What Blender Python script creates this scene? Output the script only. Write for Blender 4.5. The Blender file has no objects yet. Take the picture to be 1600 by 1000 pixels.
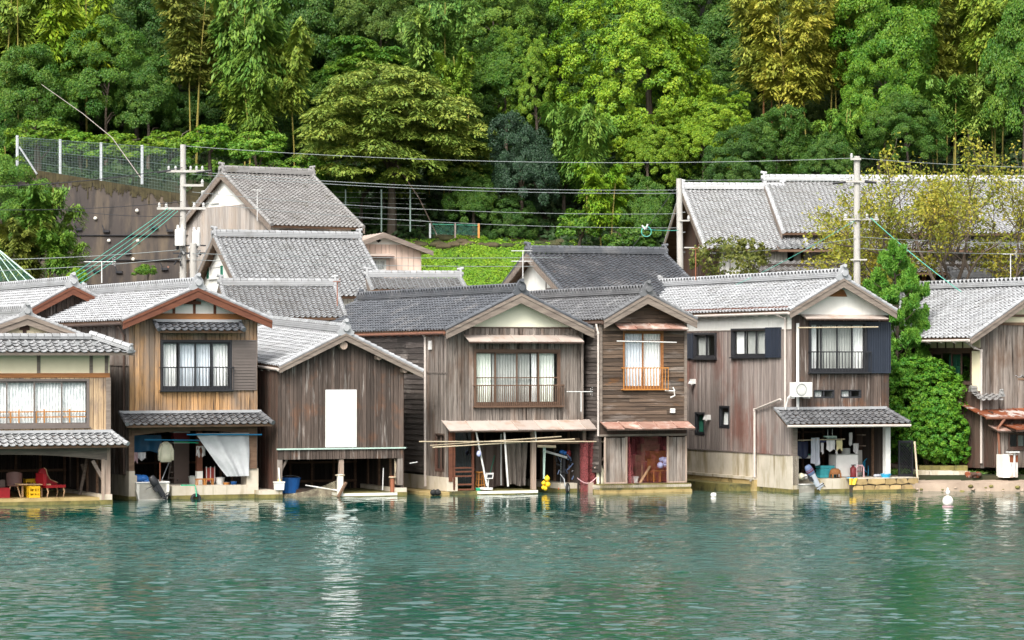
import bpy, math, random
import numpy as np
from mathutils import Vector, Matrix
R = math.radians
rng = random.Random(7)
nr = np.random.default_rng(11)
scene = bpy.context.scene
col = scene.collection

# ------------------------------------------------------------------ camera, world, sun, exposure
F, CX, HY, CH = 4620.0, 800.0, 560.0, 5.2      # focal length and principal column (px of a 1600 px frame), eye level row, eye height
cam_d = bpy.data.cameras.new('camera')
cam_d.sensor_width = 36.0
cam_d.lens = 36.0 * F / 1600.0
cam_d.shift_y = (HY - 500.0) / 1600.0
cam_d.clip_start, cam_d.clip_end = 0.5, 3000
cam = bpy.data.objects.new('camera', cam_d)
cam.location = (0, 0, CH)
cam.rotation_euler = (R(90), 0, 0)
col.objects.link(cam)
scene.camera = cam

SUN_EL, SUN_AZ = 44.0, 200.0                    # elevation, compass direction the light comes from (0 = +Y, 90 = +X)
world = bpy.data.worlds.new('World')
scene.world = world
world.use_nodes = True
wn = world.node_tree.nodes; wl = world.node_tree.links
sky = wn.new('ShaderNodeTexSky')
sky.sky_type = 'NISHITA'; sky.sun_disc = False
sky.sun_elevation = R(SUN_EL); sky.sun_rotation = R(SUN_AZ)
sky.air_density = 1.2; sky.dust_density = 5.0; sky.ozone_density = 1.0
hs = wn.new('ShaderNodeHueSaturation'); hs.inputs['Saturation'].default_value = 0.18
wl.new(sky.outputs[0], hs.inputs['Color'])
wl.new(hs.outputs[0], wn['Background'].inputs['Color'])
wn['Background'].inputs['Strength'].default_value = 0.12
sun_d = bpy.data.lights.new('sun', 'SUN')
sun_d.energy = 1.5; sun_d.angle = R(24); sun_d.color = (1.0, 0.95, 0.86)
sun = bpy.data.objects.new('sun', sun_d)
d = Vector((math.sin(R(SUN_AZ)) * math.cos(R(SUN_EL)), math.cos(R(SUN_AZ)) * math.cos(R(SUN_EL)), math.sin(R(SUN_EL))))
sun.rotation_euler = d.to_track_quat('Z', 'Y').to_euler()
col.objects.link(sun)
scene.view_settings.view_transform = 'Standard'
scene.view_settings.look = 'None'
scene.view_settings.exposure = 1.28
scene.view_settings.gamma = 1.0
scene.cycles.max_bounces = 8
scene.cycles.transparent_max_bounces = 16
scene.cycles.use_denoising = True

# ------------------------------------------------------------------ helpers
def P(u, v, Y):
    return Vector(((u - CX) / F * Y, Y, CH + (HY - v) / F * Y))

def tag(o, label=None, cat=None, group=None, kind=None):
    if label: o['label'] = label
    if cat: o['category'] = cat
    if group: o['group'] = group
    if kind: o['kind'] = kind
    return o

def thing(name, label, cat, loc=(0, 0, 0), rz=0.0, group=None):
    o = bpy.data.objects.new(name, None)
    o.empty_display_size = 0.2
    o.location = loc; o.rotation_euler = (0, 0, rz)
    col.objects.link(o)
    return tag(o, label, cat, group)

def copy_tree(o, parent=None):
    c = o.copy(); col.objects.link(c)
    if parent is not None: c.parent = parent
    for ch in list(o.children): copy_tree(ch, c)
    return c

class MB:
    def __init__(s):
        s.v, s.f, s.m, s.t = [], [], [], []
    def add(s, vs, fs, mat=0, tint=None):
        b = len(s.v)
        s.v.extend([tuple(p) for p in vs])
        tt = rng.random() if tint is None else tint
        for f in fs:
            s.f.append(tuple(b + i for i in f)); s.m.append(mat); s.t.append(tt)
    def bulk(s, vs, fs, mat, tints):
        b = len(s.v)
        s.v.extend(map(tuple, vs.tolist()))
        s.f.extend(map(tuple, (fs + b).tolist()))
        s.m.extend([mat] * len(fs)); s.t.extend(list(tints))
    def hexa(s, p, mat=0, tint=None):           # p: 4 bottom, 4 top
        s.add(p, [(3, 2, 1, 0), (4, 5, 6, 7), (0, 1, 5, 4), (1, 2, 6, 5), (2, 3, 7, 6), (3, 0, 4, 7)], mat, tint)
    def box(s, x0, x1, y0, y1, z0, z1, mat=0, tint=None):
        s.hexa([(x0, y0, z0), (x1, y0, z0), (x1, y1, z0), (x0, y1, z0), (x0, y0, z1), (x1, y0, z1), (x1, y1, z1), (x0, y1, z1)], mat, tint)
    def bar(s, p, q, w, h=None, mat=0, tint=None, up=(0, 0, 1)):
        h = w if h is None else h
        p = Vector(p); q = Vector(q); d = (q - p).normalized(); up = Vector(up)
        if abs(d.dot(up)) > 0.98: up = Vector((0, 1, 0))
        a = d.cross(up).normalized() * (w / 2); b = a.cross(d).normalized() * (h / 2)
        s.hexa([p - a - b, p + a - b, q + a - b, q - a - b, p - a + b, p + a + b, q + a + b, q - a + b], mat, tint)
    def prism(s, poly, ex, mat=0, tint=None):
        n = len(poly); ex = Vector(ex); vs = [Vector(p) for p in poly]
        vs2 = vs + [p + ex for p in vs]
        fs = [tuple(range(n))[::-1], tuple(range(n, 2 * n))] + [(i, (i + 1) % n, n + (i + 1) % n, n + i) for i in range(n)]
        s.add(vs2, fs, mat, tint)
    def tube(s, pts, r, n=6, mat=0, tint=None, caps=True):
        pts = [Vector(p) for p in pts]
        rs = r if isinstance(r, (list, tuple)) else [r] * len(pts)
        vs, fs = [], []
        prev = None
        for i, p in enumerate(pts):
            d = (pts[min(i + 1, len(pts) - 1)] - pts[max(i - 1, 0)])
            d = d.normalized() if d.length > 1e-9 else Vector((0, 0, 1))
            if prev is None:
                up = Vector((0, 0, 1)) if abs(d.z) < 0.95 else Vector((1, 0, 0))
                a = d.cross(up).normalized()
            else:
                a = (prev - d * prev.dot(d)); a = a.normalized() if a.length > 1e-6 else d.orthogonal().normalized()
            prev = a; b = d.cross(a)
            for k in range(n):
                t = 2 * math.pi * k / n
                vs.append(p + (a * math.cos(t) + b * math.sin(t)) * rs[i])
        for i in range(len(pts) - 1):
            for k in range(n):
                k2 = (k + 1) % n
                fs.append((i * n + k, i * n + k2, (i + 1) * n + k2, (i + 1) * n + k))
        if caps:
            fs.append(tuple(range(n))[::-1]); fs.append(tuple((len(pts) - 1) * n + k for k in range(n)))
        s.add(vs, fs, mat, tint)
    def lathe(s, prof, c=(0, 0, 0), n=16, mat=0, tint=None, axis='z', sx=1, sy=1):
        vs, fs = [], []
        for r, z in prof:
            for k in range(n):
                t = 2 * math.pi * k / n
                x, y = r * math.cos(t) * sx, r * math.sin(t) * sy
                if axis == 'z': p = (c[0] + x, c[1] + y, c[2] + z)
                elif axis == 'y': p = (c[0] + x, c[1] + z, c[2] + y)
                else: p = (c[0] + z, c[1] + x, c[2] + y)
                vs.append(p)
        m = len(prof)
        for i in range(m - 1):
            for k in range(n):
                k2 = (k + 1) % n
                fs.append((i * n + k, i * n + k2, (i + 1) * n + k2, (i + 1) * n + k))
        if prof[0][0] > 1e-6: fs.append(tuple(range(n))[::-1])
        if prof[-1][0] > 1e-6: fs.append(tuple((m - 1) * n + k for k in range(n)))
        s.add(vs, fs, mat, tint)
    def ball(s, c, r, mat=0, tint=None, n=12, sz=1.0):
        s.lathe([(max(1e-7, r * math.sin(math.pi * i / 8)), -r * sz * math.cos(math.pi * i / 8)) for i in range(9)], c, n, mat, tint)
    def torus(s, c, R0, r, axis='y', n=18, k=8, mat=0, tint=None):
        vs, fs = [], []
        for i in range(n):
            t = 2 * math.pi * i / n
            for j in range(k):
                q = 2 * math.pi * j / k
                rr = R0 + r * math.cos(q); h = r * math.sin(q)
                x, z = rr * math.cos(t), rr * math.sin(t)
                vs.append((c[0] + x, c[1] + h, c[2] + z) if axis == 'y' else (c[0] + h, c[1] + x, c[2] + z) if axis == 'x' else (c[0] + x, c[1] + z, c[2] + h))
        for i in range(n):
            for j in range(k):
                fs.append((i * k + j, i * k + (j + 1) % k, ((i + 1) % n) * k + (j + 1) % k, ((i + 1) % n) * k + j))
        s.add(vs, fs, mat, tint)
    def sheet(s, fn, nu, nv, mat=0, tint=None):
        vs = [fn(i / nu, j / nv) for j in range(nv + 1) for i in range(nu + 1)]
        fs = [(j * (nu + 1) + i, j * (nu + 1) + i + 1, (j + 1) * (nu + 1) + i + 1, (j + 1) * (nu + 1) + i) for j in range(nv) for i in range(nu)]
        s.add(vs, fs, mat, tint)
    def build(s, name, mats, parent=None, smooth=False, loc=None, rz=None):
        me = bpy.data.meshes.new(name)
        me.from_pydata(s.v, [], s.f)
        if not isinstance(mats, (list, tuple)): mats = [mats]
        for m in mats: me.materials.append(M[m] if isinstance(m, str) else m)
        if len(mats) > 1: me.polygons.foreach_set('material_index', s.m)
        if smooth: me.polygons.foreach_set('use_smooth', [True] * len(s.f))
        a = me.attributes.new('tint', 'FLOAT', 'FACE'); a.data.foreach_set('value', s.t)
        me.update()
        o = bpy.data.objects.new(name, me); col.objects.link(o)
        if parent is not None: o.parent = parent
        if loc is not None: o.location = loc
        if rz is not None: o.rotation_euler = (0, 0, rz)
        return o

# ------------------------------------------------------------------ materials
def new_mat(name):
    m = bpy.data.materials.new(name); m.use_nodes = True
    nt = m.node_tree
    return m, nt.nodes, nt.links, nt.nodes['Principled BSDF']

def rgba(c): return (c[0], c[1], c[2], 1)

def mat(name, c1, c2=None, scale=(4, 4, 4), c3=None, s3=(0.5, 0.5, 0.5), th3=(0.45, 0.62), rough=0.7, bump=0.0, spec=0.3, metal=0.0,
        tint=0.25, detail=6.0, lo=0.3, hi=0.7, coords='Object', c4=None, s4=(6, 6, .5), th4=(.6, .68)):
    m, N, L, bs = new_mat(name)
    bs.inputs['Roughness'].default_value = rough
    bs.inputs['Specular IOR Level'].default_value = spec
    bs.inputs['Metallic'].default_value = metal
    c2 = c2 or tuple(x * 0.8 for x in c1)
    tc = N.new('ShaderNodeTexCoord')
    def noise(sc, det=detail):
        mp = N.new('ShaderNodeMapping'); mp.inputs['Scale'].default_value = sc
        L.new(tc.outputs[coords], mp.inputs['Vector'])
        n = N.new('ShaderNodeTexNoise'); n.inputs['Scale'].default_value = 1.0; n.inputs['Detail'].default_value = det; n.inputs['Roughness'].default_value = 0.62
        L.new(mp.outputs[0], n.inputs['Vector'])
        return n
    n1 = noise(scale)
    rp = N.new('ShaderNodeMapRange'); rp.inputs[1].default_value = lo; rp.inputs[2].default_value = hi
    L.new(n1.outputs['Fac'], rp.inputs[0])
    mx = N.new('ShaderNodeMix'); mx.data_type = 'RGBA'
    mx.inputs[6].default_value = rgba(c1); mx.inputs[7].default_value = rgba(c2)
    L.new(rp.outputs[0], mx.inputs[0])
    out = mx.outputs[2]
    for cc, ss, tt in ((c3, s3, th3), (c4, s4, th4)):
        if cc:
            n3 = noise(ss, 5.0)
            r3 = N.new('ShaderNodeMapRange'); r3.inputs[1].default_value = tt[0]; r3.inputs[2].default_value = tt[1]
            L.new(n3.outputs['Fac'], r3.inputs[0])
            m3 = N.new('ShaderNodeMix'); m3.data_type = 'RGBA'
            m3.inputs[7].default_value = rgba(cc)
            L.new(r3.outputs[0], m3.inputs[0]); L.new(out, m3.inputs[6])
            out = m3.outputs[2]
    if tint > 0:
        at = N.new('ShaderNodeAttribute'); at.attribute_name = 'tint'
        tr = N.new('ShaderNodeMapRange'); tr.inputs[3].default_value = 1 - tint; tr.inputs[4].default_value = 1 + tint
        L.new(at.outputs['Fac'], tr.inputs[0])
        mu = N.new('ShaderNodeVectorMath'); mu.operation = 'SCALE'
        L.new(out, mu.inputs[0]); L.new(tr.outputs[0], mu.inputs['Scale'])
        out = mu.outputs[0]
    L.new(out, bs.inputs['Base Color'])
    if bump > 0:
        bp = N.new('ShaderNodeBump'); bp.inputs['Strength'].default_value = bump; bp.inputs['Distance'].default_value = 0.02
        L.new(n1.outputs['Fac'], bp.inputs['Height']); L.new(bp.outputs[0], bs.inputs['Normal'])
    return m

V = (26, 26, 1.1)          # grain along z
Hx = (.6, 14, 16)         # grain along local x
class Mats(dict):
    def __getitem__(s, k): return dict.__getitem__(s, k) if isinstance(k, str) else k
M = Mats()
M['wood_cedar'] = mat('wood_cedar', (.52, .31, .145), (.25, .13, .055), V, (.22, .165, .125), (.8, .8, .4), (.42, .60), bump=.5, tint=.32, c4=(.07, .045, .03), s4=(9, 9, .5), th4=(.55, .68))
M['wood_pale'] = mat('wood_pale', (.52, .38, .24), (.32, .21, .12), V, (.20, .15, .12), (2, 2, .8), (.5, .66), bump=.5, tint=.3, c4=(.07, .05, .04), s4=(9, 9, .5), th4=(.57, .7))
M['wood_grey'] = mat('wood_grey', (.30, .258, .228), (.10, .082, .07), V, (.13, .088, .065), (1.2, 1.2, .5), (.48, .66), bump=.5, tint=.36, c4=(.035, .025, .02), s4=(9, 9, .5), th4=(.55, .66))
M['wood_brown'] = mat('wood_brown', (.11, .082, .068), (.045, .032, .026), V, (.14, .068, .038), (.9, .9, .8), (.55, .7), bump=.5, tint=.36, c4=(.25, .22, .20), s4=(10, 10, .7), th4=(.58, .68))
M['wood_dark'] = mat('wood_dark', (.10, .068, .052), (.045, .03, .024), V, (.075, .035, .025), (1, 1, .6), bump=.5, tint=.28)
M['wood_red'] = mat('wood_red', (.33, .28, .255), (.16, .127, .113), V, (.19, .095, .075), (.35, .35, .3), (.50, .68), bump=.4, tint=.3, c4=(.33, .29, .27), s4=(10, 10, .6), th4=(.58, .7))
M['clap_dark'] = mat('clap_dark', (.115, .095, .085), (.042, .034, .030), (.8, .8, 18), (.17, .15, .135), (.6, .6, 3), (.55, .7), bump=.7, tint=.4)
M['clap_brown'] = mat('clap_brown', (.13, .088, .06), (.04, .027, .021), (.8, .8, 18), (.21, .175, .15), (.5, .5, 3), (.55, .68), bump=.7, tint=.42, c4=(.16, .075, .03), s4=(.7, .7, 2), th4=(.62, .7))
M['wood_ash'] = mat('wood_ash', (.42, .385, .355), (.25, .22, .20), V, (.33, .28, .24), (1, 1, .5), bump=.4, tint=.25)
M['beam'] = mat('beam', (.20, .125, .08), (.10, .055, .035), (2, 8, 10), bump=.3)
M['beam_red'] = mat('beam_red', (.155, .058, .032), (.10, .036, .022), (2, 8, 8), bump=.3, tint=.12)
M['beam_orange'] = mat('beam_orange', (.33, .145, .05), (.2, .08, .03), (1, 8, 10), bump=.3, tint=.12)
M['beam_grey'] = mat('beam_grey', (.25, .205, .17), (.12, .095, .08), (1.5, 8, 10), bump=.4, tint=.18)
M['post_pale'] = mat('post_pale', (.42, .33, .27), (.24, .17, .13), V, bump=.3)
M['plaster'] = mat('plaster', (.80, .79, .74), (.74, .73, .68), (3, 3, 3), (.62, .60, .53), (1.5, 1.5, .5), (.56, .8), rough=.9, tint=.03)
M['plaster_cream'] = mat('plaster_cream', (.78, .70, .50), (.72, .64, .45), (3, 3, 3), rough=.9, tint=.03)
M['plaster_green'] = mat('plaster_green', (.76, .75, .60), (.71, .70, .56), (3, 3, 3), rough=.9, tint=.03)
M['siding_pink'] = mat('siding_pink', (.66, .50, .42), (.60, .45, .37), (8, 8, .6), rough=.8, tint=.06)
M['concrete'] = mat('concrete', (.56, .50, .41), (.43, .38, .30), (1.6, 1.6, 1.6), (.30, .245, .15), (1.3, 1.3, .35), (.5, .68), rough=.9, bump=.25, tint=.06, c4=(.21, .165, .09), s4=(3.5, 3.5, .25), th4=(.58, .72))
M['algae'] = mat('algae', (.22, .19, .06), (.10, .085, .03), (3, 3, 2), (.05, .05, .025), (2, 2, 2), (.5, .66), rough=.8, bump=.5, tint=.15)
M['rim'] = mat('rim', (.42, .32, .15), (.30, .21, .08), (2, 2, 5), (.16, .12, .05), (2, 2, 2), (.55, .7), rough=.8, bump=.4, tint=.15)
M['stone'] = mat('stone', (.46, .33, .16), (.33, .23, .10), (3, 3, 3), (.20, .15, .09), (1.5, 1.5, 1.5), (.52, .66), rough=.9, bump=.6, tint=.25)
M['mortar'] = mat('mortar', (.10, .08, .06), (.07, .055, .04), (5, 5, 5), rough=.95)
M['tile_silver'] = mat('tile_silver', (.37, .378, .39), (.31, .316, .33), (1.2, 1.2, 1.2), (.26, .26, .26), (.9, .9, .9), (.5, .75), rough=.32, spec=.6, tint=.16)
M['tile_pale'] = mat('tile_pale', (.44, .445, .455), (.39, .395, .40), (1.2, 1.2, 1.2), (.36, .36, .35), (.7, .7, .7), (.52, .76), rough=.34, spec=.55, tint=.14)
M['tile_grey'] = mat('tile_grey', (.31, .315, .325), (.27, .275, .28), (1.2, 1.2, 1.2), (.21, .21, .205), (1.1, 1.1, 1.1), (.54, .76), rough=.34, spec=.55, tint=.16)
M['tile_warm'] = mat('tile_warm', (.27, .265, .26), (.225, .215, .21), (1.2, 1.2, 1.2), (.16, .15, .13), (1, 1, 1), (.54, .74), rough=.4, spec=.5, tint=.18)
M['tile_dark'] = mat('tile_dark', (.105, .112, .125), (.07, .075, .085), (1.2, 1.2, 1.2), (.15, .15, .155), (1, 1, 1), (.52, .7), rough=.28, spec=.6, tint=.18)
M['tile_mid'] = mat('tile_mid', (.155, .158, .165), (.10, .10, .105), (1.2, 1.2, 1.2), (.22, .22, .22), (1, 1, 1), (.52, .7), rough=.33, spec=.55, tint=.2)
M['tin_pink'] = mat('tin_pink', (.43, .365, .325), (.36, .30, .26), (2, 2, 2), (.33, .22, .16), (2, 2, 2), (.56, .75), rough=.5, tint=.08)
M['tin_rust'] = mat('tin_rust', (.25, .12, .09), (.36, .23, .18), (3, 3, 3), (.50, .42, .37), (1.6, 1.6, 1.6), (.5, .66), rough=.6, tint=.15)
M['rust'] = mat('rust', (.22, .062, .022), (.13, .036, .016), (3, 3, 3), (.42, .37, .34), (.8, .8, .8), (.54, .6), rough=.75, bump=.2, tint=.1)
M['tin_pale'] = mat('tin_pale', (.62, .60, .57), (.5, .48, .45), (2, 2, 2), (.35, .16, .08), (1.2, 1.2, 1.2), (.58, .7), rough=.5, tint=.08)
M['black_metal'] = mat('black_metal', (.02, .02, .024), (.028, .028, .032), rough=.4, spec=.5, tint=.1)
M['navy_metal'] = mat('navy_metal', (.018, .024, .038), (.024, .03, .045), rough=.45, spec=.5, tint=.1)
M['grey_shutter'] = mat('grey_shutter', (.15, .125, .115), (.13, .11, .10), rough=.5, tint=.1)
M['brown_metal'] = mat('brown_metal', (.15, .09, .06), (.11, .065, .045), rough=.45, tint=.12)
M['orange_wood'] = mat('orange_wood', (.50, .22, .055), (.38, .15, .035), (8, 8, 8), rough=.5, tint=.15)
M['white_metal'] = mat('white_metal', (.72, .71, .69), (.62, .61, .58), (3, 3, 3), rough=.45, tint=.05)
M['pipe'] = mat('pipe', (.55, .49, .45), (.46, .40, .36), (3, 3, 3), rough=.5, tint=.05)
M['pipe_brown'] = mat('pipe_brown', (.10, .065, .05), (.07, .045, .035), rough=.5, tint=.05)
M['copper'] = mat('copper', (.22, .095, .055), (.14, .06, .04), (4, 4, 4), rough=.5, tint=.05)
M['white_board'] = mat('white_board', (.92, .92, .91), (.86, .86, .84), (3, 3, .6), (.74, .73, .69), (1.2, 1.2, .5), (.6, .8), rough=.5, tint=.0)
M['curtain'] = mat('curtain', (.90, .90, .88), (.85, .86, .85), rough=.9, tint=.03)
M['curtain_green'] = mat('curtain_green', (.82, .86, .78), (.76, .80, .72), rough=.9, tint=.03)
M['curtain_blue'] = mat('curtain_blue', (.74, .78, .83), (.64, .69, .75), rough=.9, tint=.03)
M['lace'] = mat('lace', (.88, .89, .88), (.58, .62, .63), (9, 9, 5), rough=.9, tint=.05, lo=.45, hi=.62)
M['screen_pale'] = mat('screen_pale', (.42, .43, .41), (.37, .38, .36), rough=.8, tint=.03)
M['screen_grey'] = mat('screen_grey', (.33, .34, .32), (.28, .29, .27), rough=.8, tint=.03)
M['dark'] = mat('dark', (.03, .026, .024), (.018, .016, .015), rough=.9, tint=.1)
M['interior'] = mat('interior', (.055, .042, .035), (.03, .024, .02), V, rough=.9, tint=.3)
M['rubber'] = mat('rubber', (.018, .018, .018), (.03, .03, .03), rough=.7, tint=.1)
M['white_paint'] = mat('white_paint', (.76, .74, .68), (.66, .63, .55), (3, 3, 3), (.42, .36, .22), (1.5, 1.5, 1.5), (.6, .8), rough=.5, tint=.04)
def plain(name, c, rough=.55, spec=.4, var=.85, tint=.08, metal=0.0):
    M[name] = mat(name, c, tuple(x * var for x in c), (5, 5, 5), rough=rough, spec=spec, tint=tint, metal=metal)
for nm, c in dict(red_cloth=(.36, .012, .02), yellow_plastic=(.85, .50, .01), float_yellow=(.86, .55, .02), brown_seat=(.16, .085, .075), pale_wood=(.55, .36, .20),
                  tarp_white=(.45, .46, .47), tarp_blue=(.015, .085, .17), jacket=(.70, .66, .50), blue_plastic=(.02, .13, .42), cyan_plastic=(.03, .36, .62), pole_blue=(.03, .25, .50),
                  green_rope=(.02, .38, .20), towel_white=(.70, .68, .68), towel_pink=(.62, .40, .42), red_plastic=(.15, .012, .016), orange_float=(.75, .10, .02), teal_plastic=(.04, .30, .34),
                  grey_cloth=(.42, .44, .50), towel_yellow=(.66, .58, .32), brown_cloth=(.14, .10, .085), engine_blue=(.10, .14, .24), engine_grey=(.42, .45, .50), bucket=(.62, .62, .60),
                  bamboo_pole=(.52, .43, .30), aluminium=(.58, .58, .57), yellow_cloth=(.80, .50, .04), lavender=(.42, .46, .72), rust_pipe=(.28, .10, .05), cardboard=(.42, .31, .20),
                  lattice=(.012, .013, .017), buoy=(.80, .76, .70), gull_white=(.75, .74, .71), fridge=(.76, .73, .66), green_metal=(.03, .20, .13), red_paint=(.34, .05, .04),
                  net_pole=(.42, .55, .48), bark=(.10, .075, .055), bark_pale=(.20, .16, .12), culm=(.26, .22, .05), culm_red=(.26, .12, .045), insulator=(.55, .55, .54), cloth_navy=(.03, .04, .10)).items():
    plain(nm, c)
M['pole_concrete'] = mat('pole_concrete', (.44, .43, .41), (.34, .32, .29), (2, 2, .5), rough=.8, tint=.05)
M['pole_wood'] = mat('pole_wood', (.38, .28, .19), (.25, .18, .12), (6, 6, .5), rough=.8, tint=.05)
M['wire_black'] = mat('wire_black', (.03, .03, .035), rough=.5, tint=0)
M['wire_pale'] = mat('wire_pale', (.27, .30, .30), rough=.4, tint=0)
M['wire_green'] = mat('wire_green', (.08, .38, .30), rough=.4, tint=0)
M['wall_dark'] = mat('wall_dark', (.062, .052, .047), (.045, .038, .036), (1.5, 1.5, .3), (.115, .09, .065), (1.6, 1.6, .12), (.48, .7), rough=.95, bump=.3, tint=.05, c4=(.03, .027, .026), s4=(2.5, 2.5, .15), th4=(.55, .7))
M['moss'] = mat('moss', (.055, .046, .02), (.04, .033, .018), (3, 3, 3), (.03, .024, .012), (2, 2, 2), (.5, .6), rough=.95, bump=.5)
M['mesh_wire'] = mat('mesh_wire', (.16, .22, .20), rough=.5, tint=0)
M['fence_metal'] = mat('fence_metal', (.42, .44, .46), (.34, .36, .38), rough=.5, tint=.05, metal=.3)

def glass_mat(name, tintc=(.9, .93, .92), base=.10, dark=0.0):
    m, N, L, bs = new_mat(name)
    N.remove(bs)
    tr = N.new('ShaderNodeBsdfTransparent'); tr.inputs[0].default_value = rgba(tintc)
    gl = N.new('ShaderNodeBsdfGlossy'); gl.inputs['Roughness'].default_value = 0.03; gl.inputs[0].default_value = (.9, .93, .95, 1)
    lw = N.new('ShaderNodeLayerWeight'); lw.inputs[0].default_value = .5
    fr = N.new('ShaderNodeMath'); fr.operation = 'POWER'; fr.inputs[1].default_value = 4.5; L.new(lw.outputs['Facing'], fr.inputs[0])
    ad = N.new('ShaderNodeMath'); ad.operation = 'ADD'; ad.inputs[1].default_value = base; ad.use_clamp = True
    L.new(fr.outputs[0], ad.inputs[0])
    mx = N.new('ShaderNodeMixShader')
    L.new(ad.outputs[0], mx.inputs[0]); L.new(tr.outputs[0], mx.inputs[1]); L.new(gl.outputs[0], mx.inputs[2])
    L.new(mx.outputs[0], N['Material Output'].inputs['Surface'])
    return m
M['glass'] = glass_mat('glass', (.96, .97, .97), .05)
M['glass_dark'] = glass_mat('glass_dark', (.45, .5, .48), .06)

def net_mat(name, c, cover):
    m, N, L, bs = new_mat(name)
    bs.inputs['Base Color'].default_value = rgba(c); bs.inputs['Roughness'].default_value = .8
    tc = N.new('ShaderNodeTexCoord'); nz = N.new('ShaderNodeTexNoise'); nz.inputs['Scale'].default_value = 5; nz.inputs['Detail'].default_value = 4
    L.new(tc.outputs['Object'], nz.inputs['Vector'])
    mr = N.new('ShaderNodeMapRange'); mr.inputs[1].default_value = .3; mr.inputs[2].default_value = .7
    mr.inputs[3].default_value = max(0, cover - .22); mr.inputs[4].default_value = min(1, cover + .22)
    L.new(nz.outputs['Fac'], mr.inputs[0])
    tr = N.new('ShaderNodeBsdfTransparent'); mx = N.new('ShaderNodeMixShader')
    L.new(mr.outputs[0], mx.inputs[0]); L.new(tr.outputs[0], mx.inputs[1]); L.new(bs.outputs[0], mx.inputs[2])
    L.new(mx.outputs[0], N['Material Output'].inputs['Surface'])
    return m
M['net_red'] = net_mat('net_red', (.16, .03, .032), .72)
M['net_red_thin'] = net_mat('net_red_thin', (.15, .022, .026), .24)
M['net_grey'] = net_mat('net_grey', (.36, .32, .22), .34)
M['net_green'] = net_mat('net_green', (.02, .09, .06), .38)

def leaf_mat(name, var=.38, trans=.30, rough=.55, hue=.035):
    m, N, L, bs = new_mat(name)
    oi = N.new('ShaderNodeObjectInfo'); at = N.new('ShaderNodeAttribute'); at.attribute_name = 'tint'
    mr = N.new('ShaderNodeMapRange'); mr.inputs[3].default_value = 1 - var; mr.inputs[4].default_value = 1 + var
    L.new(at.outputs['Fac'], mr.inputs[0])
    hm = N.new('ShaderNodeMapRange'); hm.inputs[3].default_value = .5 + hue; hm.inputs[4].default_value = .5 - hue
    L.new(at.outputs['Fac'], hm.inputs[0])
    hv = N.new('ShaderNodeHueSaturation')
    L.new(oi.outputs['Color'], hv.inputs['Color']); L.new(hm.outputs[0], hv.inputs['Hue']); L.new(mr.outputs[0], hv.inputs['Value'])
    L.new(hv.outputs[0], bs.inputs['Base Color'])
    bs.inputs['Roughness'].default_value = rough; bs.inputs['Specular IOR Level'].default_value = .35
    tl = N.new('ShaderNodeBsdfTranslucent'); L.new(hv.outputs[0], tl.inputs['Color'])
    mx = N.new('ShaderNodeMixShader'); mx.inputs[0].default_value = trans
    L.new(bs.outputs[0], mx.inputs[1]); L.new(tl.outputs[0], mx.inputs[2])
    L.new(mx.outputs[0], N['Material Output'].inputs['Surface'])
    return m
M['leaf'] = leaf_mat('leaf')

def water_mat():
    m, N, L, bs = new_mat('water_surface')
    bs.inputs['Base Color'].default_value = (.0, .058, .045, 1)
    bs.inputs['Roughness'].default_value = .04; bs.inputs['IOR'].default_value = 1.33
    bs.inputs['Specular IOR Level'].default_value = .40
    g = N.new('ShaderNodeNewGeometry')
    def noise(sc, det, ro=.55):
        mp = N.new('ShaderNodeMapping'); mp.inputs['Scale'].default_value = sc; L.new(g.outputs['Position'], mp.inputs['Vector'])
        n = N.new('ShaderNodeTexNoise'); n.inputs['Scale'].default_value = 1; n.inputs['Detail'].default_value = det; n.inputs['Roughness'].default_value = ro
        L.new(mp.outputs[0], n.inputs['Vector']); return n.outputs['Fac']
    def math_(op, a, b):
        k = N.new('ShaderNodeMath'); k.operation = op
        for i, x in enumerate((a, b)):
            if isinstance(x, (int, float)): k.inputs[i].default_value = x
            else: L.new(x, k.inputs[i])
        return k.outputs[0]
    def rng_(x, a, b, c, d_):
        k = N.new('ShaderNodeMapRange'); k.interpolation_type = 'SMOOTHSTEP'
        L.new(x, k.inputs[0])
        for i, q in enumerate((a, b, c, d_)): k.inputs[i + 1].default_value = q
        return k.outputs[0]
    sep = N.new('ShaderNodeSeparateXYZ'); L.new(g.outputs['Position'], sep.inputs[0])
    patch = noise((.05, .035, 1), 3)
    wob = math_('MULTIPLY_ADD', patch, 26.0)
    # a breeze ruffles a belt of water some way off the houses
    k = N.new('ShaderNodeMath'); k.operation = 'MULTIPLY_ADD'; L.new(patch, k.inputs[0]); k.inputs[1].default_value = 40.0; L.new(sep.outputs[1], k.inputs[2])
    yy = k.outputs[0]
    belt = math_('MULTIPLY', rng_(yy, 88, 97, 0, 1), rng_(yy, 110, 118, 1, 0))
    fade = rng_(sep.outputs[0], 4, 16, 1, .12)
    belt = math_('MULTIPLY', belt, fade)
    amp = math_('MULTIPLY_ADD', belt, .9)
    ka = N.new('ShaderNodeMath'); ka.operation = 'MULTIPLY_ADD'; L.new(belt, ka.inputs[0]); ka.inputs[1].default_value = WAVE_BELT; L.new(math_('MULTIPLY', rng_(sep.outputs[1], 92, 106, 1, .35), WAVE_BASE), ka.inputs[2])
    big = noise((.9, 1.5, 1), 2)
    small = noise((4.2, 6.0, 1), 3)
    h = math_('ADD', math_('MULTIPLY', big, 1.0), math_('MULTIPLY', small, .35))
    h2 = math_('MULTIPLY', h, ka.outputs[0])
    bp = N.new('ShaderNodeBump'); bp.inputs['Strength'].default_value = 1.0; bp.inputs['Distance'].default_value = 1.0
    L.new(h2, bp.inputs['Height']); L.new(bp.outputs[0], bs.inputs['Normal'])
    return m
WAVE_H = .0026
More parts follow.
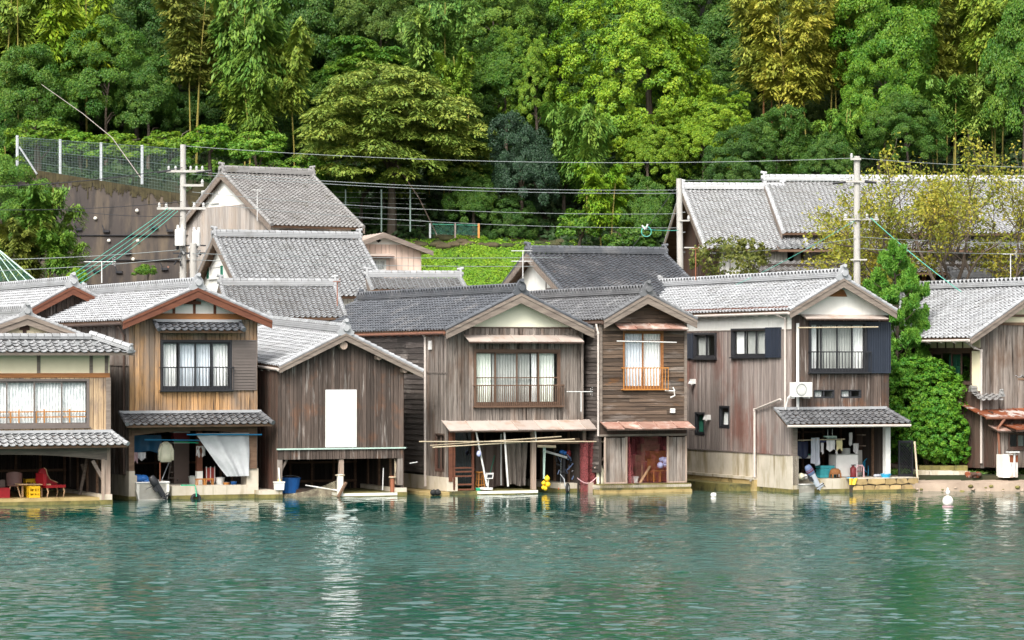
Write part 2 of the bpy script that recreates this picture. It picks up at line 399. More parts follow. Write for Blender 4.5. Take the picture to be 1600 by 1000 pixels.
WAVE_BASE, WAVE_BELT = .016, .13
M['water'] = water_mat()
M['soil'] = mat('soil', (.10, .075, .045), (.05, .045, .022), (.8, .8, .8), (.035, .05, .015), (.35, .35, .35), (.45, .6), rough=.95, bump=.3, tint=0)
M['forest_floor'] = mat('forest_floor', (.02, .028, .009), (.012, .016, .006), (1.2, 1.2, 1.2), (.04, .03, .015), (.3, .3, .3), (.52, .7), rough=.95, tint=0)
M['pavement'] = mat('pavement', (.40, .31, .24), (.28, .21, .16), (1.5, 1.5, 1.5), (.18, .15, .11), (.8, .8, .8), (.5, .7), rough=.95, bump=.3, tint=.08)

# ------------------------------------------------------------------ building blocks
def tile_template(tw, th, lift=.045):
    prof = [(0, .040), (.10, .066), (.22, .052), (.36, .004), (.62, -.014), (.86, .0), (1.0, .026)]
    n = len(prof)
    v = [(a * tw, -.012 * 0, h + lift) for a, h in prof] + [(a * tw, th + .03, h * .92 - .012) for a, h in prof] + [(a * tw, 0, h + lift - .022) for a, h in prof]
    f = []
    for i in range(n - 1):
        f.append((i, i + 1, n + i + 1, n + i)); f.append((2 * n + i, 2 * n + i + 1, i + 1, i))
    return np.array(v), np.array(f)

def tile_plane(mb, o, eu, ev, lu, lv, m=0, inside=None, tw=.29, th=.245, dots=None, dotm=0, flip=False):
    """S-tiles laid in rows from the eave corner o along eu, up the slope along ev."""
    o = np.array(o, float); eu = np.array(eu, float); eu /= np.linalg.norm(eu); ev = np.array(ev, float); ev /= np.linalg.norm(ev)
    n = np.cross(eu, ev); n = n if n[2] > 0 else -n
    nu, nv = max(1, round(lu / tw)), max(1, round(lv / th)); tw, th = lu / nu, lv / nv
    T, Fc = tile_template(tw, th)
    if flip: T = T.copy(); T[:, 0] = tw - T[:, 0]
    vs, fs, ts = [], [], []
    for j in range(nv):
        for i in range(nu):
            cu, cv = (i + .5) * tw, (j + .5) * th
            if inside and not inside(cu, cv): continue
            q = T + np.array([i * tw + rng.uniform(-.006, .006), j * th + rng.uniform(-.012, .006), rng.uniform(-.006, .008)])
            fs.append(Fc + len(vs) * len(T)); vs.append(q)
            ts += [min(1, max(0, rng.gauss(.5, .25)))] * len(Fc)
    if not vs: return
    A = np.concatenate(vs)
    W = o + A[:, :1] * eu + A[:, 1:2] * ev + A[:, 2:3] * n
    mb.bulk(W, np.concatenate(fs), m, ts)
    for j in (dots or []):
        for i in range(0, nu, 2):
            c = o + eu * (i + .6) * tw + ev * (j + .35) * th
            if inside and not inside((i + .5) * tw, (j + .5) * th): continue
            mb.bar(tuple(c), tuple(c + n * .085), .085, .04, dotm, .1, up=tuple(eu))

def ridge_run(mb, p, q, m=0, w=.34, h=.26, beads=True, dark=None):
    """Stacked ridge courses with barrel tiles laid across the top, and end tiles."""
    p = Vector(p); q = Vector(q); d = (q - p); L = d.length; d.normalize()
    s = d.cross(Vector((0, 0, 1))).normalized(); up = s.cross(d)
    for k, (ww, z0, z1) in enumerate(((w + .10, 0, h * .22), (w, h * .27, h * .5), (w - .04, h * .54, h * .78))):
        mb.bar(p + up * (z0 + z1) / 2, q + up * (z0 + z1) / 2, ww, z1 - z0, m, .5 + .12 * k, up=tuple(up))
    mb.bar(p + up * h * .4, q + up * h * .4, w - .10, h * .8, dark if dark is not None else m, .1, up=tuple(up))
    n = max(2, int(L / .285))
    for i in range(n):
        c = p + d * (i + .5) * L / n + up * (h * .84)
        if beads:
            mb.tube([c - s * (w * .52), c - s * .04, c + s * (w * .52)], [.10, .135, .10], 8, m, rng.random(), caps=False)
        else:
            mb.tube([c - d * (L / n * .5) + up * .01, c + d * (L / n * .42) + up * .01], [.115, .10], 8, m, rng.random())
    if not beads: return

def end_tile(mb, c, d, up=(0, 0, 1), s=1.0, m=0):
    """Ornamental tile closing a ridge: shouldered plate with a boss and a round cap."""
    c = Vector(c); d = Vector(d).normalized(); u = Vector(up); a = d.cross(u).normalized()
    pr = [(-.30, -.12), (-.34, .02), (-.22, .10), (-.20, .26), (-.10, .40), (0, .46), (.10, .40), (.20, .26), (.22, .10), (.34, .02), (.30, -.12)]
    mb.prism([c + a * x * s + u * z * s for x, z in pr], d * .10 * s, m, .35)
    mb.tube([c + u * .16 * s, c + u * .16 * s + d * .2 * s], .12 * s, 10, m, .6)
    mb.tube([c + u * .40 * s - d * .1, c + u * .45 * s + d * .22 * s], .075 * s, 8, m, .7)

def wallfn_front(H, y=0.0): return lambda s, d, z: (s, y - d, z)
def wallfn_left(H, x=0.0): return lambda s, d, z: (x - d, s, z)
def wallfn_right(H): return lambda s, d, z: (H.W + d, s, z)
def wallfn_back(H): return lambda s, d, z: (s, H.L + d, z)

def _cut(z0, z1, cuts):
    iv = [(z0, z1)]
    for a, b in cuts:
        nx = []
        for p, q in iv:
            if b <= p or a >= q: nx.append((p, q)); continue
            if a > p: nx.append((p, a))
            if b < q: nx.append((b, q))
        iv = nx
    return iv

def planks(mb, fn, s0, s1, z0, ztop, ops=(), bw=.16, t=.028, m=0, jit=.016, gap=.009, kinks=(), base=0.0, var=.25, tin=None):
    """Upright boards between s0 and s1 from z0 up to ztop(s), leaving the openings free."""
    zt = ztop if callable(ztop) else (lambda s: ztop)
    zb = z0 if callable(z0) else (lambda s: z0)
    xs = [s0]; x = s0
    while x < s1 - bw * .5:
        x += bw * rng.uniform(1 - var, 1 + var); xs.append(min(x, s1))
    xs = xs[:-1] + [s1] if len(xs) > 1 else [s0, s1]
    for e in [e for o in ops for e in o[:2]] + list(kinks):
        if s0 < e < s1: xs.append(e)
    xs = sorted(set(round(x, 4) for x in xs))
    for a, b in zip(xs, xs[1:]):
        if b - a < .004: continue
        mid = (a + b) / 2; ta, tb = zt(a), zt(b); za0 = zb(mid)
        top = min(ta, tb)
        cuts = [(o[2], o[3]) for o in ops if o[0] < mid < o[1]]
        dj = t + rng.uniform(0, jit); tt = rng.random() if tin is None else tin
        g = min(gap, (b - a) * .1)
        for p, q in _cut(za0, top, cuts):
            if q - p < .003: continue
            qa, qb = (ta, tb) if abs(q - top) < 1e-6 else (q, q)
            mb.hexa([fn(a + g, base, p), fn(b - g, base, p), fn(b - g, base + dj, p), fn(a + g, base + dj, p),
                     fn(a + g, base, qa), fn(b - g, base, qb), fn(b - g, base + dj, qb), fn(a + g, base + dj, qa)], m, tt)

def core(mb, fn, s0, s1, z0, ztop, ops=(), m=0, kinks=(), t=.10, base=-.101):
    planks(mb, fn, s0, s1, z0, ztop, ops, 50, t, m, 0, 0, kinks, base, 0, .5)

def claps(mb, fn, srange, z0, z1, ops=(), rh=.2, m=0, t=.04, seg=2.6):
    """Lapped horizontal boards; srange(z) -> (s0, s1)."""
    z = z0
    while z < z1 - .02:
        h = min(rh * rng.uniform(.8, 1.2), z1 - z)
        for o in ops:
            for e in (o[2], o[3]):
                if z + .02 < e < z + h: h = e - z
        zm = z + h / 2
        a, b = srange(zm)
        if b - a > .05:
            ss = [a]; x = a
            while x < b - seg * .4: x += seg * rng.uniform(.6, 1.3); ss.append(min(x, b))
            ss[-1] = b
            cuts = [(o[0], o[1]) for o in ops if o[2] < zm < o[3]]
            for p0, q0 in zip(ss, ss[1:]):
                for p, q in _cut(p0, q0, cuts):
                    if q - p < .01: continue
                    lo = t + rng.uniform(-.006, .012); w1, w2 = rng.uniform(-.014, .014), rng.uniform(-.014, .014)
                    mb.hexa([fn(p, 0, z - .02 + w1), fn(q, 0, z - .02 + w2), fn(q, lo, z - .02 + w2), fn(p, lo, z - .02 + w1),
                             fn(p, 0, z + h), fn(q, 0, z + h), fn(q, .012, z + h), fn(p, .012, z + h)], m, rng.random())
        z += h

class House:
    def __init__(s, name, label, cat, yaw, u0, u1, Y, L, anchor='L', group=None):
        a = R(yaw); s.a = a; s.L = L
        s.rx, s.ry = math.cos(a), math.sin(a); s.bx, s.by = -s.ry, s.rx
        k0, k1 = (u0 - CX) / F, (u1 - CX) / F
        if anchor == 'L':
            s.Ox, s.Oy = k0 * Y, Y
            s.W = (k1 * s.Oy - s.Ox) / (s.rx - k1 * s.ry)
        else:
            x, y = k1 * Y, Y
            s.W = (x - k0 * y) / (s.rx - k0 * s.ry)
            s.Ox, s.Oy = x - s.W * s.rx, y - s.W * s.ry
        s.root = thing(name, label, cat, (s.Ox, s.Oy, 0), a, group)
    def pt(s, u, v, y=0.0):
        k = (u - CX) / F; ox, oy = s.Ox + y * s.bx, s.Oy + y * s.by
        x = (k * oy - ox) / (s.rx - k * s.ry); Y = oy + x * s.ry
        return x, CH + (HY - v) / F * Y
    def X(s, u, y=0.0): return s.pt(u, 0, y)[0]
    def Z(s, u, v, y=0.0): return s.pt(u, v, y)[1]
    def lp(s, u, v, x=0.0):
        k = (u - CX) / F; ox, oy = s.Ox + x * s.rx, s.Oy + x * s.ry
        y = (ox - k * oy) / (-s.bx + k * s.by); Y = oy + y * s.by
        return y, CH + (HY - v) / F * Y
    def w(s, x, y, z): return Vector((s.Ox + x * s.rx + y * s.bx, s.Oy + x * s.ry + y * s.by, z))
    def wp(s, u, v, y=0.0):
        x, z = s.pt(u, v, y); return s.w(x, y, z)

    def set_roof(s, apex, eL, eR, ov=.5, bov=.5, sag=0.0):
        s.ov, s.bov = ov, bov
        s.xa, s.za = s.pt(*apex, -ov); s.xl, s.zl = s.pt(*eL, -ov); s.xr, s.zr = s.pt(*eR, -ov)
        s.kl = (s.za - s.zl) / (s.xa - s.xl); s.kr = (s.za - s.zr) / (s.xr - s.xa)
        s.sag = sag
    def roof_z(s, x): return s.za - (s.kl * (s.xa - x) if x < s.xa else s.kr * (x - s.xa))
    def under(s, x): return s.roof_z(x) - .16
    def srange(s, x0, x1, thick=.16):
        """x range below the roof line at height z"""
        def f(z):
            a = x0 if z <= s.under(x0) else s.xa - (s.za - thick - z) / s.kl
            b = x1 if z <= s.under(x1) else s.xa + (s.za - thick - z) / s.kr
            return max(x0, a), min(x1, b)
        return f
    def roof(s, tm, bargem, bt=.34, beads=True, dots=None, rise=0.0, gutter=None, y0=None, tw=.29, th=.245, endm=None):
        y0 = -s.ov if y0 is None else y0
        y1 = s.L + s.bov
        mats = [tm, M['dark'], M['beam']]
        mb = MB(); Ly = y1 - y0
        for (xe, ze, sg) in ((s.xl, s.zl, 1), (s.xr, s.zr, -1)):
            sl = Vector((s.xa - xe, 0, s.za - ze)); ln = sl.length
            eu = Vector((0, 1, rise / Ly)) 
            tile_plane(mb, (xe, y0, ze), eu, sl, Ly, ln, 0, None, tw, th, dots if sg > 0 else None, 1, flip=sg < 0)
            nrm = Vector((-sl.z, 0, sl.x)) * (1 if sg > 0 else -1); nrm.normalize()
            a0 = Vector((xe, y0 + .01, ze)) - nrm * .02; a1 = Vector((s.xa, y0 + .01, s.za)) - nrm * .02
            b0 = a0 + Vector((0, Ly - .02, rise)); b1 = a1 + Vector((0, Ly - .02, rise)); dn = -nrm * .09
            mb.hexa([a0 + dn, b0 + dn, b1 + dn, a1 + dn, a0, b0, b1, a1], 2, .3)
            # verge tiles, front and back: a rounded roll with a dropped lip
            for yy, rr in ((y0 + .06, 0), (y1 - .06, rise)):
                m_ = max(3, int(ln / .25))
                for i in range(m_):
                    p = Vector((xe, yy, ze + rr)) + sl * (i / m_) + nrm * .05; q = Vector((xe, yy, ze + rr)) + sl * ((i + 1.12) / m_) + nrm * .035
                    mb.tube([p, q], [.088, .07], 8, 0, rng.random())
            # rafter ends under the eave
            nr_ = int(Ly / .5)
            for i in range(nr_):
                yy = y0 + .3 + i * (Ly - .5) / nr_; e = Vector((xe, yy, ze + rise * (yy - y0) / Ly)) - nrm * .15
                mb.bar(e + sl.normalized() * .05, e + sl.normalized() * .9, .07, .08, 2, .6)
        o = mb.build('roof', mats, s.root)
        rb = MB(); ridge_run(rb, (s.xa, y0 + .02, s.za + .03), (s.xa, y1 - .02, s.za + .03 + rise), 0, beads=beads, dark=1)
        end_tile(rb, (s.xa, y0 + .06, s.za + .02), (0, -1, 0), s=1.0); end_tile(rb, (s.xa, y1 - .06, s.za + .02 + rise), (0, 1, 0), s=1.0)
        rb.build('ridge', [tm, M['dark']], o)
        for (xe, ze) in ((s.xl, s.zl), (s.xr, s.zr)):
            bb = MB(); bb.prism([(xe, y0 - .03, ze - .03), (s.xa, y0 - .03, s.za - .03), (s.xa, y0 - .03, s.za - bt - .03), (xe, y0 - .03, ze - bt * .8 - .03)], (0, .06, 0), 0, .5)
            bb.prism([(xe, y0 - .055, ze - .02), (s.xa, y0 - .055, s.za - .02), (s.xa, y0 - .055, s.za - bt * .38), (xe, y0 - .055, ze - bt * .32)], (0, .03, 0), 0, .72)
            bb.build('bargeboard', bargem, s.root)
        if gutter:
            g = MB(); g.tube([(s.xl - .05, y0 + .05, s.zl - .10), (s.xl - .05, y1, s.zl - .14 + rise)], .055, 8)
            for i in range(int(Ly / .9)):
                yy = y0 + .4 + i * .9; g.bar((s.xl - .05, yy, s.zl - .13), (s.xl + .25, yy, s.zl - .22), .025, .03)
            g.build('gutter', gutter, s.root)
        return o
    def shell(s, m, z0=.3, zf=None, left=True, front_inner=True):
        """right and back walls, upper floor"""
        mb = MB()
        planks(mb, wallfn_right(s), 0, s.L, z0, s.under(s.W), m=0)
        core(mb, wallfn_right(s), 0, s.L, z0, s.under(s.W), m=1)
        mb.build('side_wall', [m, M['interior']], s.root)
        mb = MB()
        planks(mb, wallfn_back(s), 0, s.W, z0, s.under, kinks=(s.xa,), m=0)
        core(mb, wallfn_back(s), 0, s.W, z0, s.under, kinks=(s.xa,), m=1)
        mb.build('back_wall', [m, M['interior']], s.root)
        if zf:
            fb = MB(); fb.box(.1, s.W - .1, .12, s.L - .1, zf - .16, zf, 0, .4)
            for i in range(7):
                xx = .5 + i * (s.W - 1) / 6; fb.box(xx - .06, xx + .06, .12, s.L - .12, zf - .34, zf - .163, 0, .6)
            fb.build('upper_floor', M['interior'], s.root)

def downpipe(H, pts, m='pipe', r=.045, name='drainpipe'):
    b = MB(); b.tube(pts, r, 8, 0, .5)
    for p in pts[1:-1]: b.tube([(p[0], p[1], p[2] - .05), (p[0], p[1], p[2] + .05)], r * 1.25, 8, 0, .6)
    return b.build(name, M[m], H.root)

def window(H, fn, s0, s1, z0, z1, n=2, fm='black_metal', curtains=(), rail=None, proud=.05, frame=.07, glass='glass', mull=None, sill=True, room=True, lining='screen_grey', label=None, transom=None):
    """Sliding window: outer frame, sashes; pane, curtains and railing are sub-parts. curtains: (from, to, material) in fractions."""
    f = MB(); w = s1 - s0; sb = min(.055, (z1 - z0) * .05)
    if z1 - z0 < .5: frame = .035
    def bx(a, b, d0, d1, z_0, z_1, m=0, t=.5):
        f.hexa([fn(a, d0, z_0), fn(b, d0, z_0), fn(b, d1, z_0), fn(a, d1, z_0), fn(a, d0, z_1), fn(b, d0, z_1), fn(b, d1, z_1), fn(a, d1, z_1)], m, t)
    bx(s0, s0 + frame, -.06, proud, z0, z1); bx(s1 - frame, s1, -.06, proud, z0, z1)
    bx(s0 + frame, s1 - frame, -.06, proud, z1 - frame, z1); bx(s0 + frame, s1 - frame, -.06, proud, z0, z0 + frame * 1.2)
    if sill: bx(s0 - .04, s1 + .04, proud * .2, proud + .06, z0 - .05, z0 - .002)
    a0, a1 = s0 + frame, s1 - frame; zz0, zz1 = z0 + frame * 1.2, z1 - frame
    sw = (a1 - a0) / n
    edges = [a0 + i * sw for i in range(n + 1)] if mull is None else [s0 + (s1 - s0) * q for q in mull]
    for i in range(len(edges) - 1):
        d = -.005 if i % 2 else -.035
        p, q = edges[i] - (.02 if i else 0), edges[i + 1] + (.02 if i < len(edges) - 2 else 0)
        bx(p, p + .045, d - .02, d + .012, zz0, zz1); bx(q - .045, q, d - .021, d + .011, zz0, zz1)
        bx(p + .045, q - .045, d - .02, d + .012, zz0, zz0 + sb); bx(p + .045, q - .045, d - .02, d + .012, zz1 - sb, zz1)
        if transom: 
            zt_ = zz0 + (zz1 - zz0) * transom; bx(p + .045, q - .045, d - .018, d + .010, zt_ - .02, zt_ + .02)
    o = f.build('window', M[fm], H.root)
    if label: o['label'] = label
    g = MB(); g.add([fn(a0, -.022, zz0), fn(a1, -.022, zz0), fn(a1, -.022, zz1), fn(a0, -.022, zz1)], [(0, 1, 2, 3)]); g.build('pane', M[glass], o)
    for (a, b, cm) in curtains:
        c = MB(); x0, x1 = s0 + w * a, s0 + w * b; per = max(2, int((x1 - x0) / .11)); ph = rng.random() * 6
        nn = max(8, per * 6)
        c.sheet(lambda u, v: fn(x0 + (x1 - x0) * u, -.16 + .03 * math.sin(u * per * 6.283 + ph) * (1.15 - .4 * v) + .012 * math.sin(u * 31 + v * 3), zz0 + .0 + (zz1 - zz0) * v), nn, 5)
        c.build('curtain', M[cm], o, smooth=True)
    if room:
        r = MB()
        dd = -1.6
        q = [fn(s0 - .3, -.13, z0 - .3), fn(s1 + .3, -.13, z0 - .3), fn(s1 + .3, dd, z0 - .3), fn(s0 - .3, dd, z0 - .3), fn(s0 - .3, -.13, z1 + .15), fn(s1 + .3, -.13, z1 + .15), fn(s1 + .3, dd, z1 + .15), fn(s0 - .3, dd, z1 + .15)]
        r.add(q, [(0, 1, 2, 3), (4, 5, 6, 7), (1, 2, 6, 5), (2, 3, 7, 6), (3, 0, 4, 7)], 0, .5)
        r.build('room_lining', M[lining], o)
    if rail:
        ra, rb_, rz0, rz1, rm, sp = rail
        t = MB()
        def rb2(a, b, d0, d1, z_0, z_1): t.hexa([fn(a, d0, z_0), fn(b, d0, z_0), fn(b, d1, z_0), fn(a, d1, z_0), fn(a, d0, z_1), fn(b, d0, z_1), fn(b, d1, z_1), fn(a, d1, z_1)], 0, .5)
        rb2(ra, rb_, .20, .25, rz1 - .045, rz1); rb2(ra, rb_, .21, .24, rz0, rz0 + .04)
        k = max(2, int((rb_ - ra) / sp))
        for i in range(k + 1):
            x = ra + (rb_ - ra) * i / k; rb2(x - .011, x + .011, .214, .236, rz0 + .04, rz1 - .045)
        for x in (ra, rb_): rb2(x - .02, x + .02, .04, .25, rz1 - .044, rz1 - .001); rb2(x - .02, x + .02, .04, .25, rz0 + .001, rz0 + .039)
        t.build('railing', M[rm], o)
    return o

def shutter(H, fn, s0, s1, z0, z1, m, ribs=14, proud=.09, vertical=False, name='shutter_box'):
    b = MB()
    def bx(a, c, d0, d1, p, q, t=.5): b.hexa([fn(a, d0, p), fn(c, d0, p), fn(c, d1, p), fn(a, d1, p), fn(a, d0, q), fn(c, d0, q), fn(c, d1, q), fn(a, d1, q)], 0, t)
    bx(s0, s1, 0, proud - .02, z0, z1)
    bx(s0, s0 + .04, proud - .019, proud + .012, z0, z1); bx(s1 - .04, s1, proud - .019, proud + .012, z0, z1)
    bx(s0 + .04, s1 - .04, proud - .019, proud + .012, z1 - .04, z1); bx(s0 + .04, s1 - .04, proud - .019, proud + .012, z0, z0 + .05)
    for i in range(ribs):
        if vertical:
            x = s0 + .05 + (s1 - s0 - .1) * (i + .5) / ribs; w = (s1 - s0 - .1) / ribs * .3; bx(x - w, x + w, proud - .019, proud, z0 + .05, z1 - .04, rng.random())
        else:
            z = z0 + .06 + (z1 - z0 - .12) * (i + .5) / ribs; w = (z1 - z0 - .12) / ribs * .3; bx(s0 + .04, s1 - .04, proud - .019, proud, z - w, z + w, rng.random())
    return b.build(name, M[m], H.root)

def tiled_canopy(H, x0, x1, ztop, zeave, depth, tm, beam='beam', name='canopy', y=0.0, over=0.0, hipr=0.0, gutter=None, bracket=True, top='tile_silver'):
    """Small tiled roof on the front wall; hipr makes the right end slope back to the wall."""
    mb = MB(); e = Vector((0, depth, ztop - zeave)); ln = e.length
    ins = (lambda u, v: u < (x1 - x0) - hipr * v / ln) if hipr else None
    tile_plane(mb, (x0, y - depth, zeave), (1, 0, 0), e, x1 - x0, ln, 0, ins, tw=.275, th=.23)
    nrm = Vector((0, -(ztop - zeave), depth)).normalized(); dn = nrm * -.07; z = nrm * -.015
    a = [Vector((x0 + .02, y - depth + .02, zeave)), Vector((x1 - .02, y - depth + .02, zeave)), Vector((x1 - .02 - hipr, y - .002, ztop)), Vector((x0 + .02, y - .002, ztop))]
    mb.hexa([p + z + dn for p in a] + [p + z for p in a], 1, .4)
    # flashing course along the wall, verge rolls at both ends
    mb.bar((x0 - .03, y - .09, ztop + .045), (x1 - hipr + .03, y - .09, ztop + .045), .16, .10, 2, .6)
    for xx, hp in ((x0 + .03, 0), (x1 - .03, hipr)):
        k = max(3, int(ln / .22))
        for i in range(k):
            p = Vector((xx, y - depth, zeave)) + Vector((-hp * i / k, depth * i / k, (ztop - zeave) * i / k)) + nrm * .06
            q = Vector((xx, y - depth, zeave)) + Vector((-hp * (i + 1.1) / k, depth * (i + 1.1) / k, (ztop - zeave) * (i + 1.1) / k)) + nrm * .045
            mb.tube([p, q], [.085, .068], 8, 0, rng.random())
    if hipr:    # the hip's own little slope
        k = max(2, int(hipr / .2))
        mb.add([(x1, y - depth, zeave - .01), (x1, y, zeave - .01), (x1 - hipr, y, ztop - .01)], [(0, 1, 2)], 0, .5)
    o = mb.build(name, [M[tm], M[beam], M[top]], H.root)
    if bracket:
        b = MB()
        for xx in (x0 + .25, (x0 + x1) / 2, x1 - .25 - hipr):
            b.bar((xx, y - .0, zeave + .02), (xx, y - depth * .85, zeave - .03), .07, .09); 
        b.bar((x0 + .05, y - depth * .8, zeave - .04), (x1 - .05, y - depth * .8, zeave - .04), .08, .08)
        b.build('bracket', M[beam], o)
    if gutter:
        g = MB(); g.tube([(x0, y - depth - .05, zeave - .06), (x1, y - depth - .05, zeave - .07)], .05, 8); g.build('gutter', M[gutter], o)
    return o

def tin_canopy(H, x0, x1, ztop, zeave, depth, m, seam=.9, name='awning', y=0.0, wavy=0.0, skew=0.0):
    mb = MB(); n = max(1, round((x1 - x0) / seam))
    for i in range(n):
        a, b = x0 + (x1 - x0) * i / n, x0 + (x1 - x0) * (i + 1) / n
        w1, w2 = rng.uniform(-wavy, wavy), rng.uniform(-wavy, wavy)
        p = [Vector((a, y - .0, ztop)), Vector((b, y, ztop)), Vector((b + skew, y - depth, zeave + w2)), Vector((a + skew, y - depth, zeave + w1))]
        dn = Vector((0, 0, -.03))
        mb.hexa([q + dn for q in p] + p, 0, rng.random())
        mb.bar(p[0] + Vector((0, 0, .012)), p[3] + Vector((0, 0, .012)), .03, .025, 0, .7)
    mb.box(x0 + skew, x1 + skew, y - depth - .02, y - depth + .0, zeave - .08, zeave - .035, 1, .4)
    for i in range(max(2, int((x1 - x0) / 1.1)) + 1):
        xx = x0 + .1 + (x1 - x0 - .2) * i / max(2, int((x1 - x0) / 1.1)); mb.bar((xx, y, ztop - .12), (xx, y - depth + .03, zeave - .07), .05, .07, 1, .5)
    return mb.build(name, [M[m], M['wood_dark']], H.root)

def plate(H, fn, s0, s1, z0, z1, m, d0=0.0, d1=.03, name='panel'):
    b = MB(); b.hexa([fn(s0, d0, z0), fn(s1, d0, z0), fn(s1, d1, z0), fn(s0, d1, z0), fn(s0, d0, z1), fn(s1, d0, z1), fn(s1, d1, z1), fn(s0, d1, z1)], 0, .5)
    return b.build(name, M[m], H.root)

def gable_plaster(mb, H, z0, m, d=.012, kinks=True):
    """plaster triangle over z0 under the roof line on the front plane"""
    xL = max(0.02, H.xa - (H.za - .16 - z0) / H.kl); xR = min(H.W - .02, H.xa + (H.za - .16 - z0) / H.kr)
    zl, zr_ = H.under(xL), H.under(xR)
    mb.prism([(xL, -d - .02, z0), (xR, -d - .02, z0), (xR, -d - .02, zr_), (H.xa, -d - .02, H.za - .16), (xL, -d - .02, zl)], (0, .02, 0), m, .5)
    return xL, xR

# ------------------------------------------------------------------ water
wb = MB(); wb.add([(-260, -60, -.16), (260, -60, -.16), (260, 150, -.16), (-260, 150, -.16)], [(0, 1, 2, 3)])
gx, gy = np.linspace(-23, 23, 500), 52 + 64 * np.linspace(0, 1, 620) ** 1.12
GX, GY = np.meshgrid(gx, gy); GZ = np.zeros_like(GX); wr = np.random.default_rng(5)
for k in range(110):                            # wind ripples: many small wave trains, crests lying mostly across the view
    wl = .30 * (1.5 / .30) ** wr.random(); th = wr.normal(math.pi / 2, .55); kk = 2 * math.pi / wl
    env = .5 + .5 * np.sin(GX * wr.normal(0, .22) + GY * wr.normal(0, .22) + wr.uniform(0, 6.28))
    GZ += WAVE_H * wl ** .8 * env * np.sin(kk * (GX * math.cos(th) + GY * math.sin(th)) + wr.uniform(0, 6.28))
GZ *= .35 + .65 * np.clip((108 - GY) / 16, 0, 1)
nG = len(gx); ii = np.arange(nG - 1)[None] + nG * np.arange(len(gy) - 1)[:, None]
wb.bulk(np.stack([GX, GY, GZ], -1).reshape(-1, 3), np.stack([ii, ii + 1, ii + nG + 1, ii + nG], -1).reshape(-1, 4), 0, [.5] * ii.size)
tag(wb.build('water', M['water'], smooth=True), kind='structure')

ROW = 'boathouses along the waterfront'
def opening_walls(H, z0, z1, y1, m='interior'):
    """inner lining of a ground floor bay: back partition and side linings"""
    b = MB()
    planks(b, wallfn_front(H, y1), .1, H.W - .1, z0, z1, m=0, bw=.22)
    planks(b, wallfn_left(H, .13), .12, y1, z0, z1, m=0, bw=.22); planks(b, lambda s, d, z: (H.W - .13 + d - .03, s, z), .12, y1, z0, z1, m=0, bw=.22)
    o = b.build('inner_wall', M[m], H.root)
    b = MB(); n = max(3, int(H.W / .9))
    for i in range(n + 1):
        x = .25 + (H.W - .5) * i / n; b.bar((x, y1 - .12, z0), (x, y1 - .12, z1), .09, .09, 0, rng.random())
    for q in (.35, .72): b.bar((.2, y1 - .18, z0 + (z1 - z0) * q), (H.W - .2, y1 - .18, z0 + (z1 - z0) * q), .06, .09, 0, rng.random())
    for k in range(3): yy = .9 + k * 1.3; b.bar((.16, yy, z0), (.16, yy, z1), .1, .1, 0, rng.random()); b.bar((H.W - .18, yy, z0), (H.W - .18, yy, z1), .1, .1, 0, rng.random()); b.bar((.12, yy, z1 - .12), (H.W - .12, yy, z1 - .12), .1, .13, 0, rng.random())
    b.build('stud_frame', M['beam'], o)
    return o

def base_block(H, x0, x1, y0, y1, z0, z1, m='concrete', name='foundation', algae=True, rim=None):
    b = MB(); b.box(x0, x1, y0, y1, z0, z1, 0, .5)
    if algae: b.box(x0 - .012, x1 + .012, y0 - .012, y1 + .012, -.3, .14, 1, .5)
    if rim: b.box(x0 - .02, x1 + .02, y0 - .02, y1, z1 - .1, z1 + .004, 2, .6)
    return b.build(name, [M[m], M['algae'], M[rim or m]], H.root)

def post(H, x, y, z0, z1, w=.16, m='post_pale', name='post', x2=None):
    b = MB(); b.bar((x, y, z0), (x if x2 is None else x2, y, z1), w, w, 0, .5); return b.build(name, M[m], H.root)

# ================================================================== house 1: hipped gable front with red chairs below
H1 = House('boathouse', 'boathouse at the left edge with cream plaster band and red chair in its bay', 'boathouse', 24, -92, 171, 106.0, 11, anchor='R', group=ROW)
H = H1; Fn = wallfn_front(H)
zt = H.Z(100, 563); zf = H.Z(100, 672)
H.ov, H.bov = -.35, .5
xa, za = H.pt(42, 492, .35); xr, zr = H.W + .75, H.Z(190, 551, -.7)
H.xa, H.za = xa, za; H.xr, H.zr = xr, zr; H.xl, H.zl = xa - (xr - xa), zr
H.kl = H.kr = (za - zr) / (xr - xa)
zg = H.Z(42, 528, .35)                        # foot of the small gable
mb = MB(); L1 = H.L + .5 + .7
for sg in (1, -1):
    xe = H.xr if sg < 0 else H.xl
    sl = Vector((xa - xe, 0, za - zr)); ln = sl.length
    # the side slope starts at the barge above the skirt, at the hip below it
    vg = ln * (zg - zr) / (za - zr)
    ins = lambda u, v, vg=vg: u > (.05 + 1.0 * v / vg if v < vg else 1.05)
    tile_plane(mb, (xe, -.7, zr), (0, 1, 0), sl, L1, ln, 0, ins, flip=sg < 0, dots=[4] if sg > 0 else None, dotm=1)
    nrm = Vector((-sl.z, 0, sl.x)) * sg; nrm.normalize()
    a = [Vector((xe, -.7, zr)), Vector((xe, H.L + .5, zr)), Vector((xa, H.L + .5, za)), Vector((xa, .36, za)), Vector((xe + sl.x * vg / ln, .36, zg))]
    mb.prism([p - nrm * .02 for p in a], -nrm * .08, 2, .3)
    for i in range(14):
        f0, f1 = vg / ln + (1 - vg / ln) * i / 14, vg / ln + (1 - vg / ln) * (i + 1.1) / 14
        mb.tube([Vector((xe, .42, zr)) + sl * f0 + nrm * .05, Vector((xe, .42, zr)) + sl * f1 + nrm * .035], [.09, .07], 8, 0, rng.random())
sk = Vector((0, 1.06, zg - zr)); ln = sk.length; hip = (xr - xa) * (zg - zr) / (za - zr)
